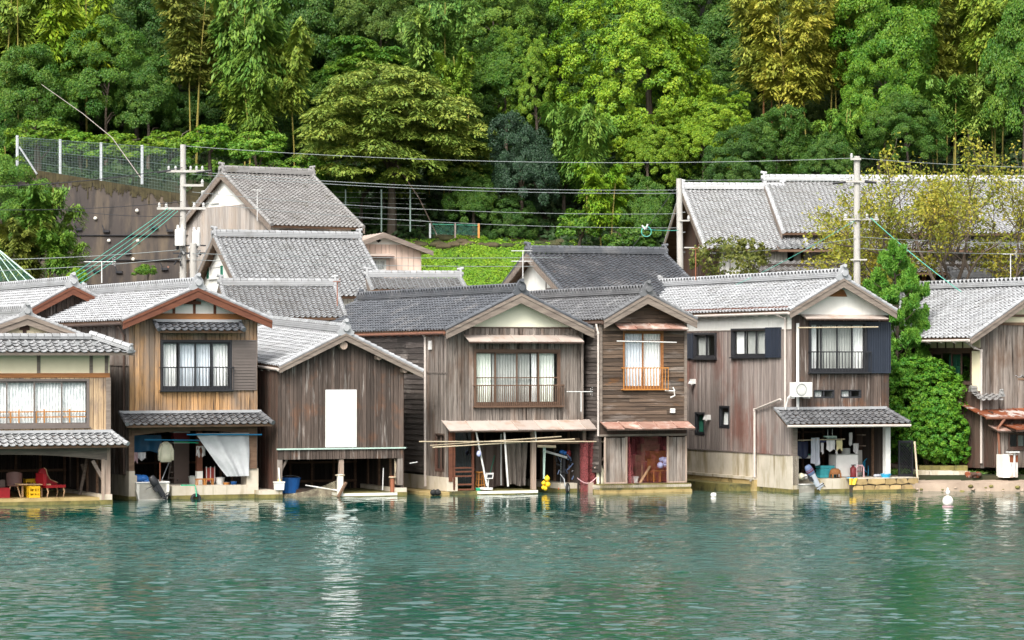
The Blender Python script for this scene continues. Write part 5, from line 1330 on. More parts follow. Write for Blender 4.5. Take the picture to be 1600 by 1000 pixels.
# fences under the trees
f2 = thing('mesh_fence', 'thin wire fence on three slender posts under the broad olive tree', 'fence', P(600, 350, 150))
o2 = P(600, 350, 150)
mb = MB(); ps = []
for u, v0, v1 in ((540, 296, 350), (596, 296, 362), (641, 296, 362)):
    a, b = P(u, v1, 150) - o2, P(u, v0, 150) - o2; p_ = MB(); p_.bar(a, b, .07, .07, 0, .6); p_.build('fence_post', M['mesh_wire'], f2)
for k in range(7): mb.tube([P(520, 300 + k * 8, 150) - o2, P(665, 302 + k * 8.5, 150) - o2], .008, 3, 0, .5, False)
mb.build('wire_mesh', M['fence_metal'], f2)
f3 = thing('net_fence', 'low green net fence with orange end post at the top of the grassy bank', 'fence', P(705, 365, 151)); o3 = P(705, 365, 151)
for u, m_ in ((672, 'fence_metal'), (711, 'wood_grey'), (748, 'orange_wood')):
    p_ = MB(); p_.bar(P(u, 372, 151) - o3, P(u, 349, 151) - o3, .10, .10); p_.build('fence_post', M[m_], f3)
p_ = MB(); p_.bar(P(670, 350, 151) - o3, P(750, 352, 151) - o3, .04, .04); p_.build('rail', M['green_metal'], f3)
p_ = MB(); p_.add([P(672, 366, 151.02) - o3, P(748, 368, 151.02) - o3, P(748, 352, 151.02) - o3, P(672, 350, 151.02) - o3], [(0, 1, 2, 3)]); p_.build('net', M['net_green'], f3)
# green framed netting at the left edge
nf = thing('bird_net', 'sloping green netting on thin pale bars at the left edge above the silver roofs', 'net', P(0, 440, 129)); on = P(0, 440, 129)
p_ = MB(); q = [P(-60, 440, 128) - on, P(58, 440, 128) - on, P(0, 392, 131) - on, P(-60, 350, 131) - on]; p_.add(q, [(0, 1, 2, 3)]); p_.build('net', M['net_green'], nf)
p_ = MB()
for k in range(9):
    t = k / 8; p_.tube([q[0].lerp(q[1], t) + Vector((0, -.03, 0)), q[3].lerp(q[2], t) + Vector((0, -.03, 0))], .022, 4, 0, .5)
p_.tube([q[1], q[2]], .035, 5); p_.build('net_bar', M['net_pole'], nf)

# fallen bamboo across the fence
mb = MB(); mb.tube([P(65, 132, 150.5), P(130, 178, 149.5), P(175, 215, 148.3), P(220, 278, 147.6)], [.014, .016, .02, .022], 6)
tag(mb.build('bamboo_cane', M['wood_ash']), 'long pale dead bamboo cane leaning across the mesh fence', 'cane')
mb = MB(); mb.tube([P(620, 258, 149), P(655, 310, 149.5), P(683, 368, 150.2)], [.025, .025, .03], 6)
tag(mb.build('bamboo_cane', M['wood_brown']), 'brown dead cane leaning under the broad olive tree', 'cane')

# ================================================================== utility poles
def insul(mb, c, m, s=1.0):
    c = Vector(c); mb.lathe([(.03 * s, 0), (.07 * s, .03 * s), (.04 * s, .06 * s), (.075 * s, .10 * s), (.04 * s, .13 * s), (.06 * s, .16 * s), (.02 * s, .2 * s)], c, 8, m, .5)
def upole(name, label, u, vt, Y, zb, r0, r1, m, lean=0):
    a = P(u, vt, Y); t = thing(name, label, 'utility pole', (a.x + lean, Y, zb)); h = a.z - zb
    mb = MB(); n = 8; mb.tube([(-lean * i / n, 0, h * i / n) for i in range(n + 1)], [r0 + (r1 - r0) * i / n for i in range(n + 1)], 14); 
    p_ = mb.build('pole_shaft', M[m], t, smooth=False)
    mb = MB()
    for k in range(int(h / .9)): mb.bar((-.16, -.02, 1.5 + k * .9), (.16, -.02, 1.5 + k * .9), .018, .018) if 1.5 + k * .9 < h - .3 else None
    mb.build('step_bolt', M['fence_metal'], t)
    return t, h
YP = 127.5
t1, h1 = upole('utility_pole', 'tall utility pole with transformers beside the white storehouse gable', 286, 226, YP, 2.0, .17, .12, 'pole_concrete')
zz = lambda v: hz(v, YP) - 2.0
def arm(t, z, x0, x1, y=-.18, m='pole_concrete', w=.10, ins=(), im=1, s=1.0):
    mb = MB(); mb.bar((x0, y, z), (x1, y, z), w, w, 0, .6)
    for x in ins: insul(mb, (x, y, z + w / 2), 1, s)
    return mb.build('crossarm', [M[m], M['insulator']], t)
arm(t1, zz(268), -.7, .95, ins=(-.6, -.3, .35, .6, .85), s=.9); arm(t1, zz(290), 0.0, .9, ins=(.85,)); arm(t1, zz(326), -1.1, 1.0, ins=(-1.0, -.7, .5, .9))
mb = MB(); x = .85
for sx, (x0, x1) in ((-1, (-1.1, -.5)), (1, (.6, 1.25))): mb.tube([(x0, -.2, zz(270)), (x1, -.2, zz(267))], .05, 6, 0, .5)
mb.build('cable_clamp', M['wire_black'], t1)
for xx, vv, r_, hh_ in ((-.08, 372, .22, .70), (.62, 374, .17, .62)):
    mb = MB(); mb.lathe([(r_, 0), (r_ * 1.04, .04), (r_ * 1.04, hh_ - .06), (r_, hh_), (r_ * .3, hh_ + .06)], (xx, -.42, zz(vv) - hh_ / 2), 14); insul(mb, (xx - .1, -.42, zz(vv) + hh_ / 2), 0); insul(mb, (xx + .1, -.42, zz(vv) + hh_ / 2), 0)
    mb.bar((xx, -.2, zz(vv)), (xx, -.02, zz(vv)), .1, .1); mb.build('transformer', M['white_metal'], t1, smooth=False)
mb = MB()
for k in range(16):
    x, v = rng.uniform(-.35, .95), rng.uniform(380, 412); mb.bar((x, -.24, zz(v)), (x + rng.uniform(-.12, .12), -.3, zz(v + rng.uniform(2, 9))), rng.uniform(.04, .12), rng.uniform(.04, .12), k % 2, rng.random())
mb.bar((-.4, -.22, zz(396)), (1.0, -.22, zz(396)), .07, .07, 1, .4); mb.bar((-.4, -.22, zz(384)), (1.0, -.22, zz(384)), .06, .06, 1, .4); mb.build('cable_box', [M['insulator'], M['wire_black']], t1)
t2, h2 = upole('utility_pole', 'shorter utility pole just right of the pole with transformers', 302, 380, 126.8, 2.0, .17, .14, 'pole_concrete')
t3, h3 = upole('utility_pole', 'slim pale utility pole beside the steep left gable of the temple hall', 1061, 279, 133.5, 4.0, .17, .13, 'pole_concrete', lean=.12)
arm(t3, hz(345, 133.5) - 4, -.1, .35, w=.06, ins=(.3,)); arm(t3, hz(387, 133.5) - 4, .1, 1.2, w=.05)
t4, h4 = upole('utility_pole', 'tall grey utility pole in front of the yellowing cherry tree', 1339, 244, 125, 1.5, .17, .13, 'pole_concrete')
Z4 = lambda v: hz(v, 125) - 1.5
arm(t4, Z4(249), -.3, .15, w=.09, ins=(-.25,)); arm(t4, Z4(284), -.75, 1.0, w=.08, ins=(-.65, -.4, .4)); arm(t4, Z4(343), -.6, .9, w=.07, ins=(-.5, .4, .8)); arm(t4, Z4(406), -.3, .4, w=.06)
mb = MB()
for a_, b_ in (((-1.05, -.2, Z4(287)), (-.5, -.2, Z4(285))), ((.3, -.2, Z4(284)), (.8, -.2, Z4(286)))): mb.tube([a_, b_], .06, 6)
mb.build('cable_clamp', M['wire_black'], t4)

# wires
def wire(name, lab, a, b, sag=.4, m='wire_pale', r=.012, mid=None, grp=None):
    a = P(*a); b = P(*b); n = 20
    pts = [a.lerp(b, i / n) - Vector((0, 0, sag * 4 * (i / n) * (1 - i / n))) for i in range(n + 1)]
    mb = MB(); mb.tube(pts, r, 4, 0, .5, False); return tag(mb.build(name, M[m]), lab, 'cable', grp or 'overhead cables')
wire('power_line', 'topmost power line hanging across the wooded slope between the tall poles', (287, 228, 127.3), (1337, 247, 124.8), .42)
wire('power_line', 'topmost power line running right from the pole by the cherry tree', (1341, 247, 124.8), (1680, 262, 129), .1)
wire('power_line', 'topmost power line running left from the pole with transformers', (285, 262, 127.3), (-60, 292, 127), .2, 'wire_black', .02)
wire('power_line', 'upper of the close pair of cables ending at the slim pole', (300, 268, 127.3), (1059, 297, 133.3), .25, 'wire_pale', .013)
wire('power_line', 'lower of the close pair of cables ending at the slim pole', (300, 272, 127.3), (1059, 302, 133.3), .25, 'wire_pale', .013)
wire('power_line', 'cable crossing below the net fence toward the middle of the slim pole', (300, 300, 127.3), (1059, 334, 133.3), .3, 'wire_pale', .011)
wire('power_line', 'lowest long cable ending near the coil beside the slim pole', (300, 316, 127.3), (1060, 356, 133.3), .3, 'wire_pale', .011)
wire('power_line', 'upper of two low cables crossing the grassy bank', (300, 396, 126.6), (880, 402, 130), .1, 'wire_pale', .012)
wire('power_line', 'lower of two low cables crossing the grassy bank', (300, 406, 126.6), (880, 416, 130), .1, 'wire_pale', .012)
wire('power_line', 'upper of two pale cables crossing the retaining wall', (284, 390, 127.2), (-50, 406, 126), .1, 'wire_pale', .014)
wire('power_line', 'lower of two pale cables crossing the retaining wall', (284, 403, 127.2), (-50, 424, 126), .1, 'wire_pale', .014)
wire('power_line', 'thin dark cable crossing the upper part of the retaining wall', (284, 315, 127.2), (-50, 327, 128), .15, 'wire_black', .014)
wire('power_line', 'dark cable crossing the middle of the retaining wall', (284, 338, 127.2), (100, 328, 129), .1, 'wire_black', .012)
for k, lb in enumerate(('topmost', 'second', 'third', 'lowest')):
    wire('power_line', '%s green cable of the bundle sloping down left of the transformers' % lb, (263 + k * 5, 325 + k * 1.5, 127.2), (96 + k * 9, 440 + k * 1.2, 120.5), .05 + .03 * k, 'wire_green', .013, grp='green cable bundle')
wire('power_line', 'cable from the cherry tree pole across the temple eaves to the left', (1337, 372, 124.8), (1092, 396, 131), .15)
wire('power_line', 'cable across the cherry trunks at temple eave height', (1341, 370, 124.8), (1680, 380, 128), .1)
wire('power_line', 'lower cable across the cherry trunks toward the right edge', (1341, 388, 124.8), (1680, 396, 127), .1)
wire('power_line', 'green cable sloping from the cherry tree pole to the right roofs', (1360, 340, 124.8), (1502, 456, 122), .1, 'wire_green', .018)
wire('power_line', 'cable sloping from the cherry tree pole down to the left boathouse roof', (1335, 345, 124.8), (1150, 445, 121), .1, 'wire_green', .009)
wire('power_line', 'steep stay wire to the left of the slim pole', (1056, 292, 133.3), (955, 430, 130), .05, 'wire_black', .012)
wire('power_line', 'green service cable from the coil to the slim pole', (1005, 358, 132), (1060, 360, 133.3), .03, 'wire_green', .014)
wire('power_line', 'cable along the temple roof ridge', (1070, 282, 133.5), (1337, 283, 124.8), -.03, 'wire_pale', .011)
mb = MB(); c = P(1010, 362, 132); mb.torus(c, .22, .022, 'y', 20, 5, 0); mb.bar(P(1003, 352, 132), P(1008, 358, 132), .07, .07, 1); mb.bar(P(1012, 350, 132), P(1009, 358, 132), .07, .07, 1)
tag(mb.build('cable_coil', [M['wire_green'], M['insulator']]), 'coil of green cable with white clips hanging on the lines', 'coil', None)

# television antennas
def antenna(label, u, vt, vb, Y, w, m='aluminium', side=1, extra=0):
    b = P(u, vb, Y); h = (vb - vt) / F * Y; t = thing('tv_antenna', label, 'antenna', b, 0)
    mb = MB(); mb.tube([(0, 0, 0), (0, 0, h)], .022, 6); mb.build('mast', M[m], t)
    for lv in range(1 + extra):
        z = h * (1 - .28 * lv); mb = MB(); mb.tube([(-w * .55 * side, 0, z), (w * .45 * side, 0, z)], .018, 5)
        for i in range(9): x = (-w * .55 + w * i / 8.5) * side; mb.tube([(x, -.18, z), (x, .18, z)], .008, 4)
        for q in (-.16, -.09, .09, .16): mb.tube([(w * .42 * side, -.2, z + q), (w * .42 * side, .2, z + q)], .011, 4); mb.tube([(w * .36 * side, -.2, z + q * .7), (w * .36 * side, .2, z + q * .7)], .011, 4)
        mb.build('antenna_boom', M[m], t)
    return t
antenna('white roof antenna behind the ridge of the cedar fronted boathouse', 159, 409, 442, 117, 1.25, extra=0)
antenna('rusty masted antenna on the roof near the dark storehouse gable', 817, 392, 450, 118.5, .85, extra=1)
antenna('small antenna fixed to the front wall between the grey and the dark narrow boathouse', 908, 612, 643, 113.3, 1.0)
antenna('thin white antenna on the roof of the right edge outbuilding', 1579, 397, 455, 124, .6)
antenna('thin rusty antenna rod on the low storehouse roof', 527, 440, 478, 124.5, .3, 'rust_pipe')
antenna('small antenna at the eave of the farmhouse roof', 402, 297, 345, 140, .5)
antenna('orange antenna rod by the dark storehouse roof end', 1087, 388, 438, 126, .3, 'rust_pipe')

# ================================================================== things in and around the bays
def at(H, u, v, y, rz=0):
    return H.wp(u, v, y), H.a + rz
def prop(H, name, label, cat, u, v, y, rz=0, group=None, z=None):
    p = H.wp(u, v, y)
    if z is not None: p.z = z
    return thing(name, label, cat, p, H.a + rz, group)
def solo(mb, H, name, mats, label, cat, group=None, smooth=False):
    """a single-mesh thing given in house coordinates"""
    return tag(mb.build(name, mats, loc=(H.Ox, H.Oy, 0), rz=H.a, smooth=smooth), label, cat, group)
def cloth(H, name, label, cat, u0, u1, v0, v1, y, m, fold=.04, per=3, taper=0.0, group=None, hang=True, sag=0):
    x0, z1 = H.pt(u0, v0, y); x1, _ = H.pt(u1, v0, y); z0 = H.Z(u0, v1, y); mb = MB(); ph = rng.random() * 6
    def f(a, b):
        xx = x0 + (x1 - x0) * (a + (0.5 - a) * taper * (1 - b)); return (xx, y + fold * math.sin(a * per * 6.28 + ph) * (1.2 - b * .8) + .01 * math.sin(b * 9 + a * 5), z0 + (z1 - z0) * b + (1 - b) * .05 * math.sin(a * 7 + ph) - sag * math.sin(a * 3.1416) * b)
    mb.sheet(f, 18, 10); mb.sheet(lambda a, b: (f(a, b)[0], f(a, b)[1] + .012, f(a, b)[2]), 18, 10)
    return solo(mb, H, name, M[m], label, cat, group, True)

# ---- house 1 bay
H = H1; zfl = H.Z(60, 779)
def chair_red():
    t = prop(H, 'armchair', 'red upholstered chair with tall curved back in the leftmost bay', 'chair', 80, 776, 1.0, z=zfl, rz=.25)
    mb = MB(); mb.box(-.36, .42, -.3, .3, .34, .44, 0, .5); mb.build('seat', M['red_cloth'], t)
    mb = MB(); sec = []
    pr = [(-.36, .44), (.38, .44), (.40, .50), (.10, .60), (-.02, .78), (-.08, .98), (-.16, 1.04), (-.28, .98), (-.40, .74), (-.46, .6)]
    mb.prism([(x - .02, .24, z) for x, z in pr], (0, .1, 0), 0, .5); mb.prism([(-.46, -.28, .42), (-.36, -.28, .42), (-.34, -.28, .82), (-.48, -.28, .86)], (0, .55, 0), 0, .4); mb.build('backrest', M['red_cloth'], t)
    mb = MB(); pts = [(.40, .232, .50), (.10, .232, .61), (-.02, .232, .79), (-.08, .232, .99), (-.16, .232, 1.05)]; mb.tube(pts, .018, 5); mb.build('trim', M['pale_wood'], t)
    for x in (-.3, .36):
        for y in (-.24, .24): mb = MB(); mb.tube([(x, y, .34), (x + .03, y - .02, .2), (x + .0, y, 0)], [.035, .03, .018], 6); mb.build('leg', M['pale_wood'], t)
chair_red()
t = prop(H, 'chair', 'brown shell chair with pale splayed legs in the leftmost bay', 'chair', 22, 777, 1.1, z=zfl, rz=-.3)
mb = MB(); mb.sheet(lambda a, b: (.27 * math.sin((a - .5) * 2.6) * (1 + .1 * b), .24 * math.cos((a - .5) * 2.6) , .44 + .48 * b * (1 - .25 * abs(a - .5))), 12, 5); mb.build('backrest', M['brown_seat'], t, True)
mb = MB(); mb.lathe([(.0, .40), (.25, .41), (.27, .45), (.0, .47)], (0, 0, 0), 14); mb.build('seat', M['brown_seat'], t)
for x in (-.2, .2):
    for y in (-.17, .17): mb = MB(); mb.tube([(x * .6, y * .6, .42), (x * 1.2, y * 1.2, 0)], [.024, .016], 6); mb.build('leg', M['pale_wood'], t)
def crate(H, u, v, y, z, label, m='yellow_plastic', w=.40, d=.34, h=.42, rz=0):
    t = prop(H, 'crate', label, 'crate', u, v, y, z=z, rz=rz)
    mb = MB(); s = .02
    for x in (-w / 2, w / 2 - .05, -.03, .0 + w * .18): mb.box(x, x + .05, -d / 2, -d / 2 + s, 0, h, 0, .5); mb.box(x, x + .05, d / 2 - s, d / 2, 0, h, 0, .5)
    for x in (-w / 2, w / 2 - s):
        for y_ in (-d / 2 + s, 0, d / 2 - .05 - s): mb.box(x, x + s, y_, y_ + .05, 0, h, 0, .5)
    for z0, z1 in ((0, .09), (h * .36, h * .55), (h - .10, h)):
        mb.box(-w / 2 - .004, w / 2 + .004, -d / 2 - .006, -d / 2 + s * .9, z0, z1, 0, .6); mb.box(-w / 2 - .004, w / 2 + .004, d / 2 - s * .9, d / 2 + .006, z0, z1, 0, .6)
        mb.box(-w / 2 - .006, -w / 2 + s * .9, -d / 2 + s, d / 2 - s, z0, z1, 0, .5); mb.box(w / 2 - s * .9, w / 2 + .006, -d / 2 + s, d / 2 - s, z0, z1, 0, .5)
    mb.box(-w / 2 + s, w / 2 - s, -d / 2 + s, d / 2 - s, .01, .05, 0, .4); mb.build('crate_body', M[m], t)
    return t
crate(H, 52, 778, .75, zfl, 'upright yellow bottle crate on the floor of the leftmost bay')
crate(H, 47, 778, 1.9, zfl, 'second yellow crate behind the upright one, its top edge showing above the plank', h=.62)
mb = MB(); a, b = H.pt(26, 757, .95), H.pt(77, 758, .95); mb.hexa([(a[0], .7, zfl + .46), (b[0], .7, zfl + .44), (b[0], 1.2, zfl + .44), (a[0], 1.2, zfl + .46), (a[0], .7, zfl + .5), (b[0], .7, zfl + .48), (b[0], 1.2, zfl + .48), (a[0], 1.2, zfl + .5)])
mb.box(b[0] - .3, b[0] - .24, 1.0, 1.1, zfl, zfl + .44); mb.box(a[0] + .2, a[0] + .26, 1.0, 1.1, zfl, zfl + .46)
solo(mb, H, 'low_table', M['pale_wood'], 'narrow plank table between the brown chair and the red chair', 'table')
t = prop(H, 'sofa', 'dark red sofa cut by the left edge of the leftmost bay', 'sofa', -2, 778, 1.2, z=zfl)
mb = MB(); mb.box(-.9, .32, -.35, .4, .0, .36, 0, .4); mb.build('seat', M['red_cloth'], t); mb = MB(); mb.box(-.9, .30, .25, .42, .36, .62, 0, .6); mb.build('backrest', M['brown_cloth'], t)
t = prop(H, 'rack', 'pale wooden rack leaning near the right post of the leftmost bay', 'rack', 154, 772, 2.6, z=zfl)
mb = MB()
for x in (-.3, .3): mb.bar((x, 0, 0), (x * .9, .3, 1.9), .07, .07)
mb.bar((-.3, -.02, .2), (.35, -.02, 1.5), .06, .05); mb.build('frame', M['post_pale'], t)
for k in range(4): mb = MB(); mb.box(-.32, .32, -.0 + .06 * k, .25 + .06 * k, .3 + .42 * k, .34 + .42 * k); mb.build('shelf', M['post_pale'], t)

# ---- house 2 bay
H = H2; zq2 = H.Z(300, 759)
def skiff(H, label, u, v, y, Lb, Wb, h, m='white_paint', rz=0, zbase=-.14, rows=True):
    """open fibreglass skiff, stern towards the water"""
    t = prop(H, 'skiff', label, 'boat', u, v, y, z=zbase, rz=rz)
    n = 12; outer, inner = [], []
    mb = MB(); rows_ = []
    for i in range(n + 1):
        q = i / n; wdt = Wb / 2 * (1 - .55 * max(0, q - .45) ** 1.6 / .55 ** 1.6 * .98); yy = q * Lb; zt = h * (1 + .25 * q * q)
        rows_.append([(-wdt, yy, zt), (-wdt * 1.02, yy, zt * .62), (-wdt * .86, yy, .10 * h + .12 * q * q), (0, yy, .0 + .2 * q * q), (wdt * .86, yy, .10 * h + .12 * q * q), (wdt * 1.02, yy, zt * .62), (wdt, yy, zt),
                      (wdt - .09, yy, zt), (wdt * .82 - .06, yy, .22 * h), (-wdt * .82 + .06, yy, .22 * h), (-wdt + .09, yy, zt)])
    k = len(rows_[0]); vs = [p for r in rows_ for p in r]; fs = []
    for i in range(n):
        for j in range(k): fs.append((i * k + j, i * k + (j + 1) % k, (i + 1) * k + (j + 1) % k, (i + 1) * k + j))
    fs.append(tuple(range(7))[::-1]); fs.append((0, 6, 7, 10)); fs.append((7, 8, 9, 10)); fs.append(tuple(n * k + j for j in range(k)))
    mb.add(vs, fs, 0, .5); mb.box(-Wb / 2 + .1, Wb / 2 - .1, .0, .05, .2 * h, h * .93, 0, .5)
    for q in (.3, .62): mb.box(-Wb / 2 * .9, Wb / 2 * .9, q * Lb - .12, q * Lb + .12, h * .72, h * .77, 0, .6)
    mb.build('hull', M[m], t, False)
    mb = MB(); mb.tube([rows_[i][0] for i in range(n + 1)], .035, 6); mb.tube([rows_[i][6] for i in range(n + 1)], .035, 6); mb.tube([rows_[0][0], rows_[0][6]], .035, 6); mb.build('gunwale', M['white_metal'], t)
    return t
skiff(H, 'white skiff with algae stained hull berthed under the jacket in the cedar boathouse', 239, 783, -.22, 4.0, 1.24, .78)
def outboard(H, label, u, v, y, m1, m2, tilt=.7, rz=0, s=1.0, z=None, stripe=None):
    t = prop(H, 'outboard_motor', label, 'outboard motor', u, v, y, z=z, rz=rz)
    T = Matrix.Rotation(tilt, 4, 'Y')
    def tr(mb): mb.v = [tuple(T @ Vector(p) * s) for p in mb.v]
    mb = MB(); prf = [(.02, .78), (.12, .77), (.17, .70), (.205, .45), (.20, .24), (.17, .18)]; mb.lathe(prf[::-1], (0, 0, 0), 14, 0, .5, sx=1.15, sy=.8); tr(mb); mb.build('cowling', M[m1], t, True)
    if stripe: mb = MB(); mb.lathe([(.205, .38), (.208, .44)], (0, 0, 0), 14, 0, .5, sx=1.16, sy=.82); mb.lathe([(.2, .50), (.19, .53)], (0, 0, 0), 14, 0, .5, sx=1.17, sy=.83); tr(mb); mb.build('stripe', M[stripe], t)
    mb = MB(); mb.lathe([(.15, -.56), (.17, -.3), (.19, -.05), (.20, .19)], (0, 0, 0), 10, 0, .5, sx=1.0, sy=.75); tr(mb); mb.build('leg', M[m2], t)
    mb = MB(); mb.box(-.08, .30, -.10, .10, -.56, -.535, 0, .5); mb.lathe([(.01, -.22), (.06, -.12), (.065, .12), (.03, .26)], (.06, 0, -.68), 10, 0, .5, axis='x'); mb.prism([(-.06, -.015, -.72), (.10, -.015, -.72), (.04, -.015, -.92), (-.02, -.015, -.92)], (0, .03, 0)); mb.box(-.03, .10, -.02, .02, -.70, -.53); tr(mb); mb.build('gearcase', M[m2], t)
    mb = MB()
    for k in range(3):
        a = k * 2.094; c = Vector((.32, 0, -.68)); d = Vector((0, math.cos(a), math.sin(a))); e = Vector((.05, -math.sin(a), math.cos(a))); mb.hexa([c + e * .02, c + d * .15 + e * .07, c + d * .16 - e * .05, c - e * .02] + [q + Vector((.012, 0, 0)) for q in (c + e * .02, c + d * .15 + e * .07, c + d * .16 - e * .05, c - e * .02)])
    tr(mb); mb.build('propeller', M['black_metal'], t)
    mb = MB(); mb.box(-.26, -.12, -.13, .13, -.12, .16); mb.tube([(-.2, 0, .25), (-.62, .05, .34)], .025, 6); tr(mb); mb.build('clamp_bracket', M['black_metal'], t)
    return t
outboard(H, 'black outboard motor tilted up on the stern of the white skiff', 247, 762, -.45, 'black_metal', 'black_metal', -.6, rz=0, s=.66)
mb = MB()
for i in range(7):
    x, z = H.pt(rng.uniform(212, 228), rng.uniform(747, 753), .6); mb.ball((x, rng.uniform(.5, .9), z), rng.uniform(.16, .26), 0, rng.random(), 9, .7)
solo(mb, H, 'plastic_sheet', M['blue_plastic'], 'crumpled bright blue sheet heaped in the white skiff', 'sheet', smooth=True)
cloth(H, 'tarpaulin', 'dark blue tarpaulin hanging high in the left of the cedar boathouse bay', 'tarpaulin', 206, 252, 680, 707, 1.1, 'tarp_blue', .06, 2, sag=.0)
# white sheet pulled diagonally
x0, z1 = H.pt(304, 677, -.02); x1, _ = H.pt(388, 677, -.02); z0 = H.Z(360, 744, -.02); xb = H.X(352, -.02)
mb = MB()
def wsheet(a, b):
    xl = x0 + (xb - x0) * (1 - b) ** 1.05; xr_ = x1 + (1 - b) * -.04; 
    return (xl + (xr_ - xl) * a, -.16 + .05 * math.sin(a * 11 + b * 2) * (.4 + .6 * (1 - abs(2 * a - 1))) + .025 * math.sin(a * 23 + 4 * b) + .02 * math.sin(b * 9 + a * 6), z0 + (z1 - z0) * b)
mb.sheet(wsheet, 34, 24); solo(mb, H, 'tarpaulin', M['tarp_white'], 'large pale grey sheet drawn diagonally across the cedar boathouse bay', 'tarpaulin', smooth=True)
def polebar(H, label, u0, v0, y0, u1, v1, y1, m, r=.028, cat='pole', name='pole', group=None):
    a, b = H.pt(u0, v0, y0), H.pt(u1, v1, y1); mb = MB(); mb.tube([(a[0], y0, a[1]), (b[0], y1, b[1])], r, 7); return solo(mb, H, name, M[m], label, cat, group)
polebar(H, 'upper bright blue drying pole crossing in front of the grey sheet', 292, 679, -.24, 409, 679, -.3, 'pole_blue')
polebar(H, 'lower blue drying pole in the left half of the cedar bay', 226, 687, .5, 318, 688, .5, 'pole_blue')
polebar(H, 'short green drying pole under the blue ones', 272, 690, .7, 310, 692, .6, 'green_rope', .026)
t = prop(H, 'jacket', 'cream jacket hanging above the white skiff', 'jacket', 259, 722, .45)
h_ = H.Z(259, 690, .45) - H.Z(259, 722, .45)
mb = MB(); prf = [(.22, 0), (.235, h_ * .35), (.23, h_ * .7), (.17, h_ * .92), (.07, h_)]; mb.lathe(prf, (0, 0, 0), 16, 0, .5, sy=.4); mb.build('body', M['jacket'], t, True)
for sx in (-1, 1): mb = MB(); mb.tube([(.15 * sx, 0, h_ * .88), (.24 * sx, -.02, h_ * .55), (.25 * sx, -.02, h_ * .08)], [.07, .075, .06], 8); mb.build('sleeve', M['jacket'], t, True)
mb = MB(); mb.tube([(-.06, -.06, h_ * .98), (0, -.09, h_ * .86), (.06, -.06, h_ * .98)], .025, 6); mb.build('collar', M['jacket'], t)
cloth(H, 'towel', 'small pink towel at the left end below the blue tarpaulin', 'towel', 209, 215, 707, 722, .9, 'towel_pink', .02, 1, group='towels in the cedar boathouse')
cloth(H, 'towel', 'white towel with pink edge below the blue tarpaulin', 'towel', 216, 228, 707, 718, .9, 'towel_white', .02, 2, group='towels in the cedar boathouse')
cloth(H, 'towel', 'pale lavender towel hanging left of the grey sheet', 'towel', 307, 321, 697, 714, .9, 'towel_white', .02, 2, group='towels in the cedar boathouse')
def ladder(H, label, u0, v0, u1, v1, y0, y1, w=.36, m='wood_grey', name='ladder', rungs=7):
    t = prop(H, name, label, 'ladder', u0, v0, y0); a = H.pt(u0, v0, y0); b = H.pt(u1, v1, y1); dx, dz, dy = b[0] - a[0], b[1] - a[1], y1 - y0
    for s_ in (-w / 2, w / 2): mb = MB(); mb.bar((s_, 0, 0), (s_ + dx, dy, dz), .05, .07); mb.build('rail', M[m], t)
    mb = MB()
    for k in range(rungs): q = (k + .6) / rungs; mb.bar((-w / 2 + dx * q, dy * q, dz * q), (w / 2 + dx * q, dy * q, dz * q), .035, .035)
    mb.build('rung', M[m], t); return t
ladder(H, 'old grey ladder leaning inside the cedar boathouse bay', 270, 752, 279, 690, 2.0, 2.6)
def bin_(H, label, u, v, y, z, w, d, h, m, cat='box', name='box', lid=None, group=None, tap=.9):
    t = prop(H, name, label, cat, u, v, y, z=z, group=group); mb = MB()
    b = [(-w / 2 * tap, -d / 2 * tap, 0), (w / 2 * tap, -d / 2 * tap, 0), (w / 2 * tap, d / 2 * tap, 0), (-w / 2 * tap, d / 2 * tap, 0)]; tp = [(-w / 2, -d / 2, h), (w / 2, -d / 2, h), (w / 2, d / 2, h), (-w / 2, d / 2, h)]
    mb.hexa(b + tp, 0, .5); mb.build('body', M[m], t)
    mb = MB(); e = .02; mb.box(-w / 2 - e, w / 2 + e, -d / 2 - e, d / 2 + e, h - .002, h + .045); mb.build('lid' if lid else 'rim', M[lid or m], t)
    return t
bin_(H, 'white lidded dark red chest at the top of the pile behind the jacket', 281, 745, 2.2, 2.05 - .0, .62, .4, .35, 'red_plastic', lid='white_metal')
bin_(H, 'white lidded brown chest at the bottom of the pile behind the jacket', 281, 752, 2.2, zq2, .60, .4, 2.0 - zq2, 'brown_cloth', lid='white_metal', tap=.97)
t = prop(H, 'post', 'reddish wooden inner post with white base below the lavender towel', 'post', 311, 752, 1.0, z=zq2)
mb = MB(); mb.bar((0, 0, .5), (0, 0, 2.0), .2, .2); mb.build('shaft', M['beam_red'], t); mb = MB(); mb.bar((0, 0, 0), (0, 0, .5), .22, .22); mb.build('base', M['plaster'], t)
t = prop(H, 'rack', 'red and white striped rack beside the white bucket', 'rack', 328, 757, 1.1, z=zq2)
mb = MB(); mb.box(-.18, .18, -.1, .1, .1, .62); mb.build('panel', M['red_paint'], t); mb = MB()
for x in (-.19, -.03, .13): mb.box(x, x + .03, -.12, -.1, .05, .66)
mb.build('bar', M['white_metal'], t)
for u, lb in ((313, 'left orange wooden stool of the pair on the quay of the cedar boathouse'), (326, 'right orange wooden stool of the pair on the quay of the cedar boathouse')):
    t = prop(H, 'stool', lb, 'stool', u, 758, .5, z=zq2, group='low stools'); mb = MB(); mb.box(-.17, .17, -.12, .12, .2, .24); mb.build('seat', M['orange_wood'], t)
    for x in (-.14, .14):
        for y in (-.09, .09): mb = MB(); mb.bar((x, y, 0), (x * .9, y, .2), .035, .035); mb.build('leg', M['orange_wood'], t)
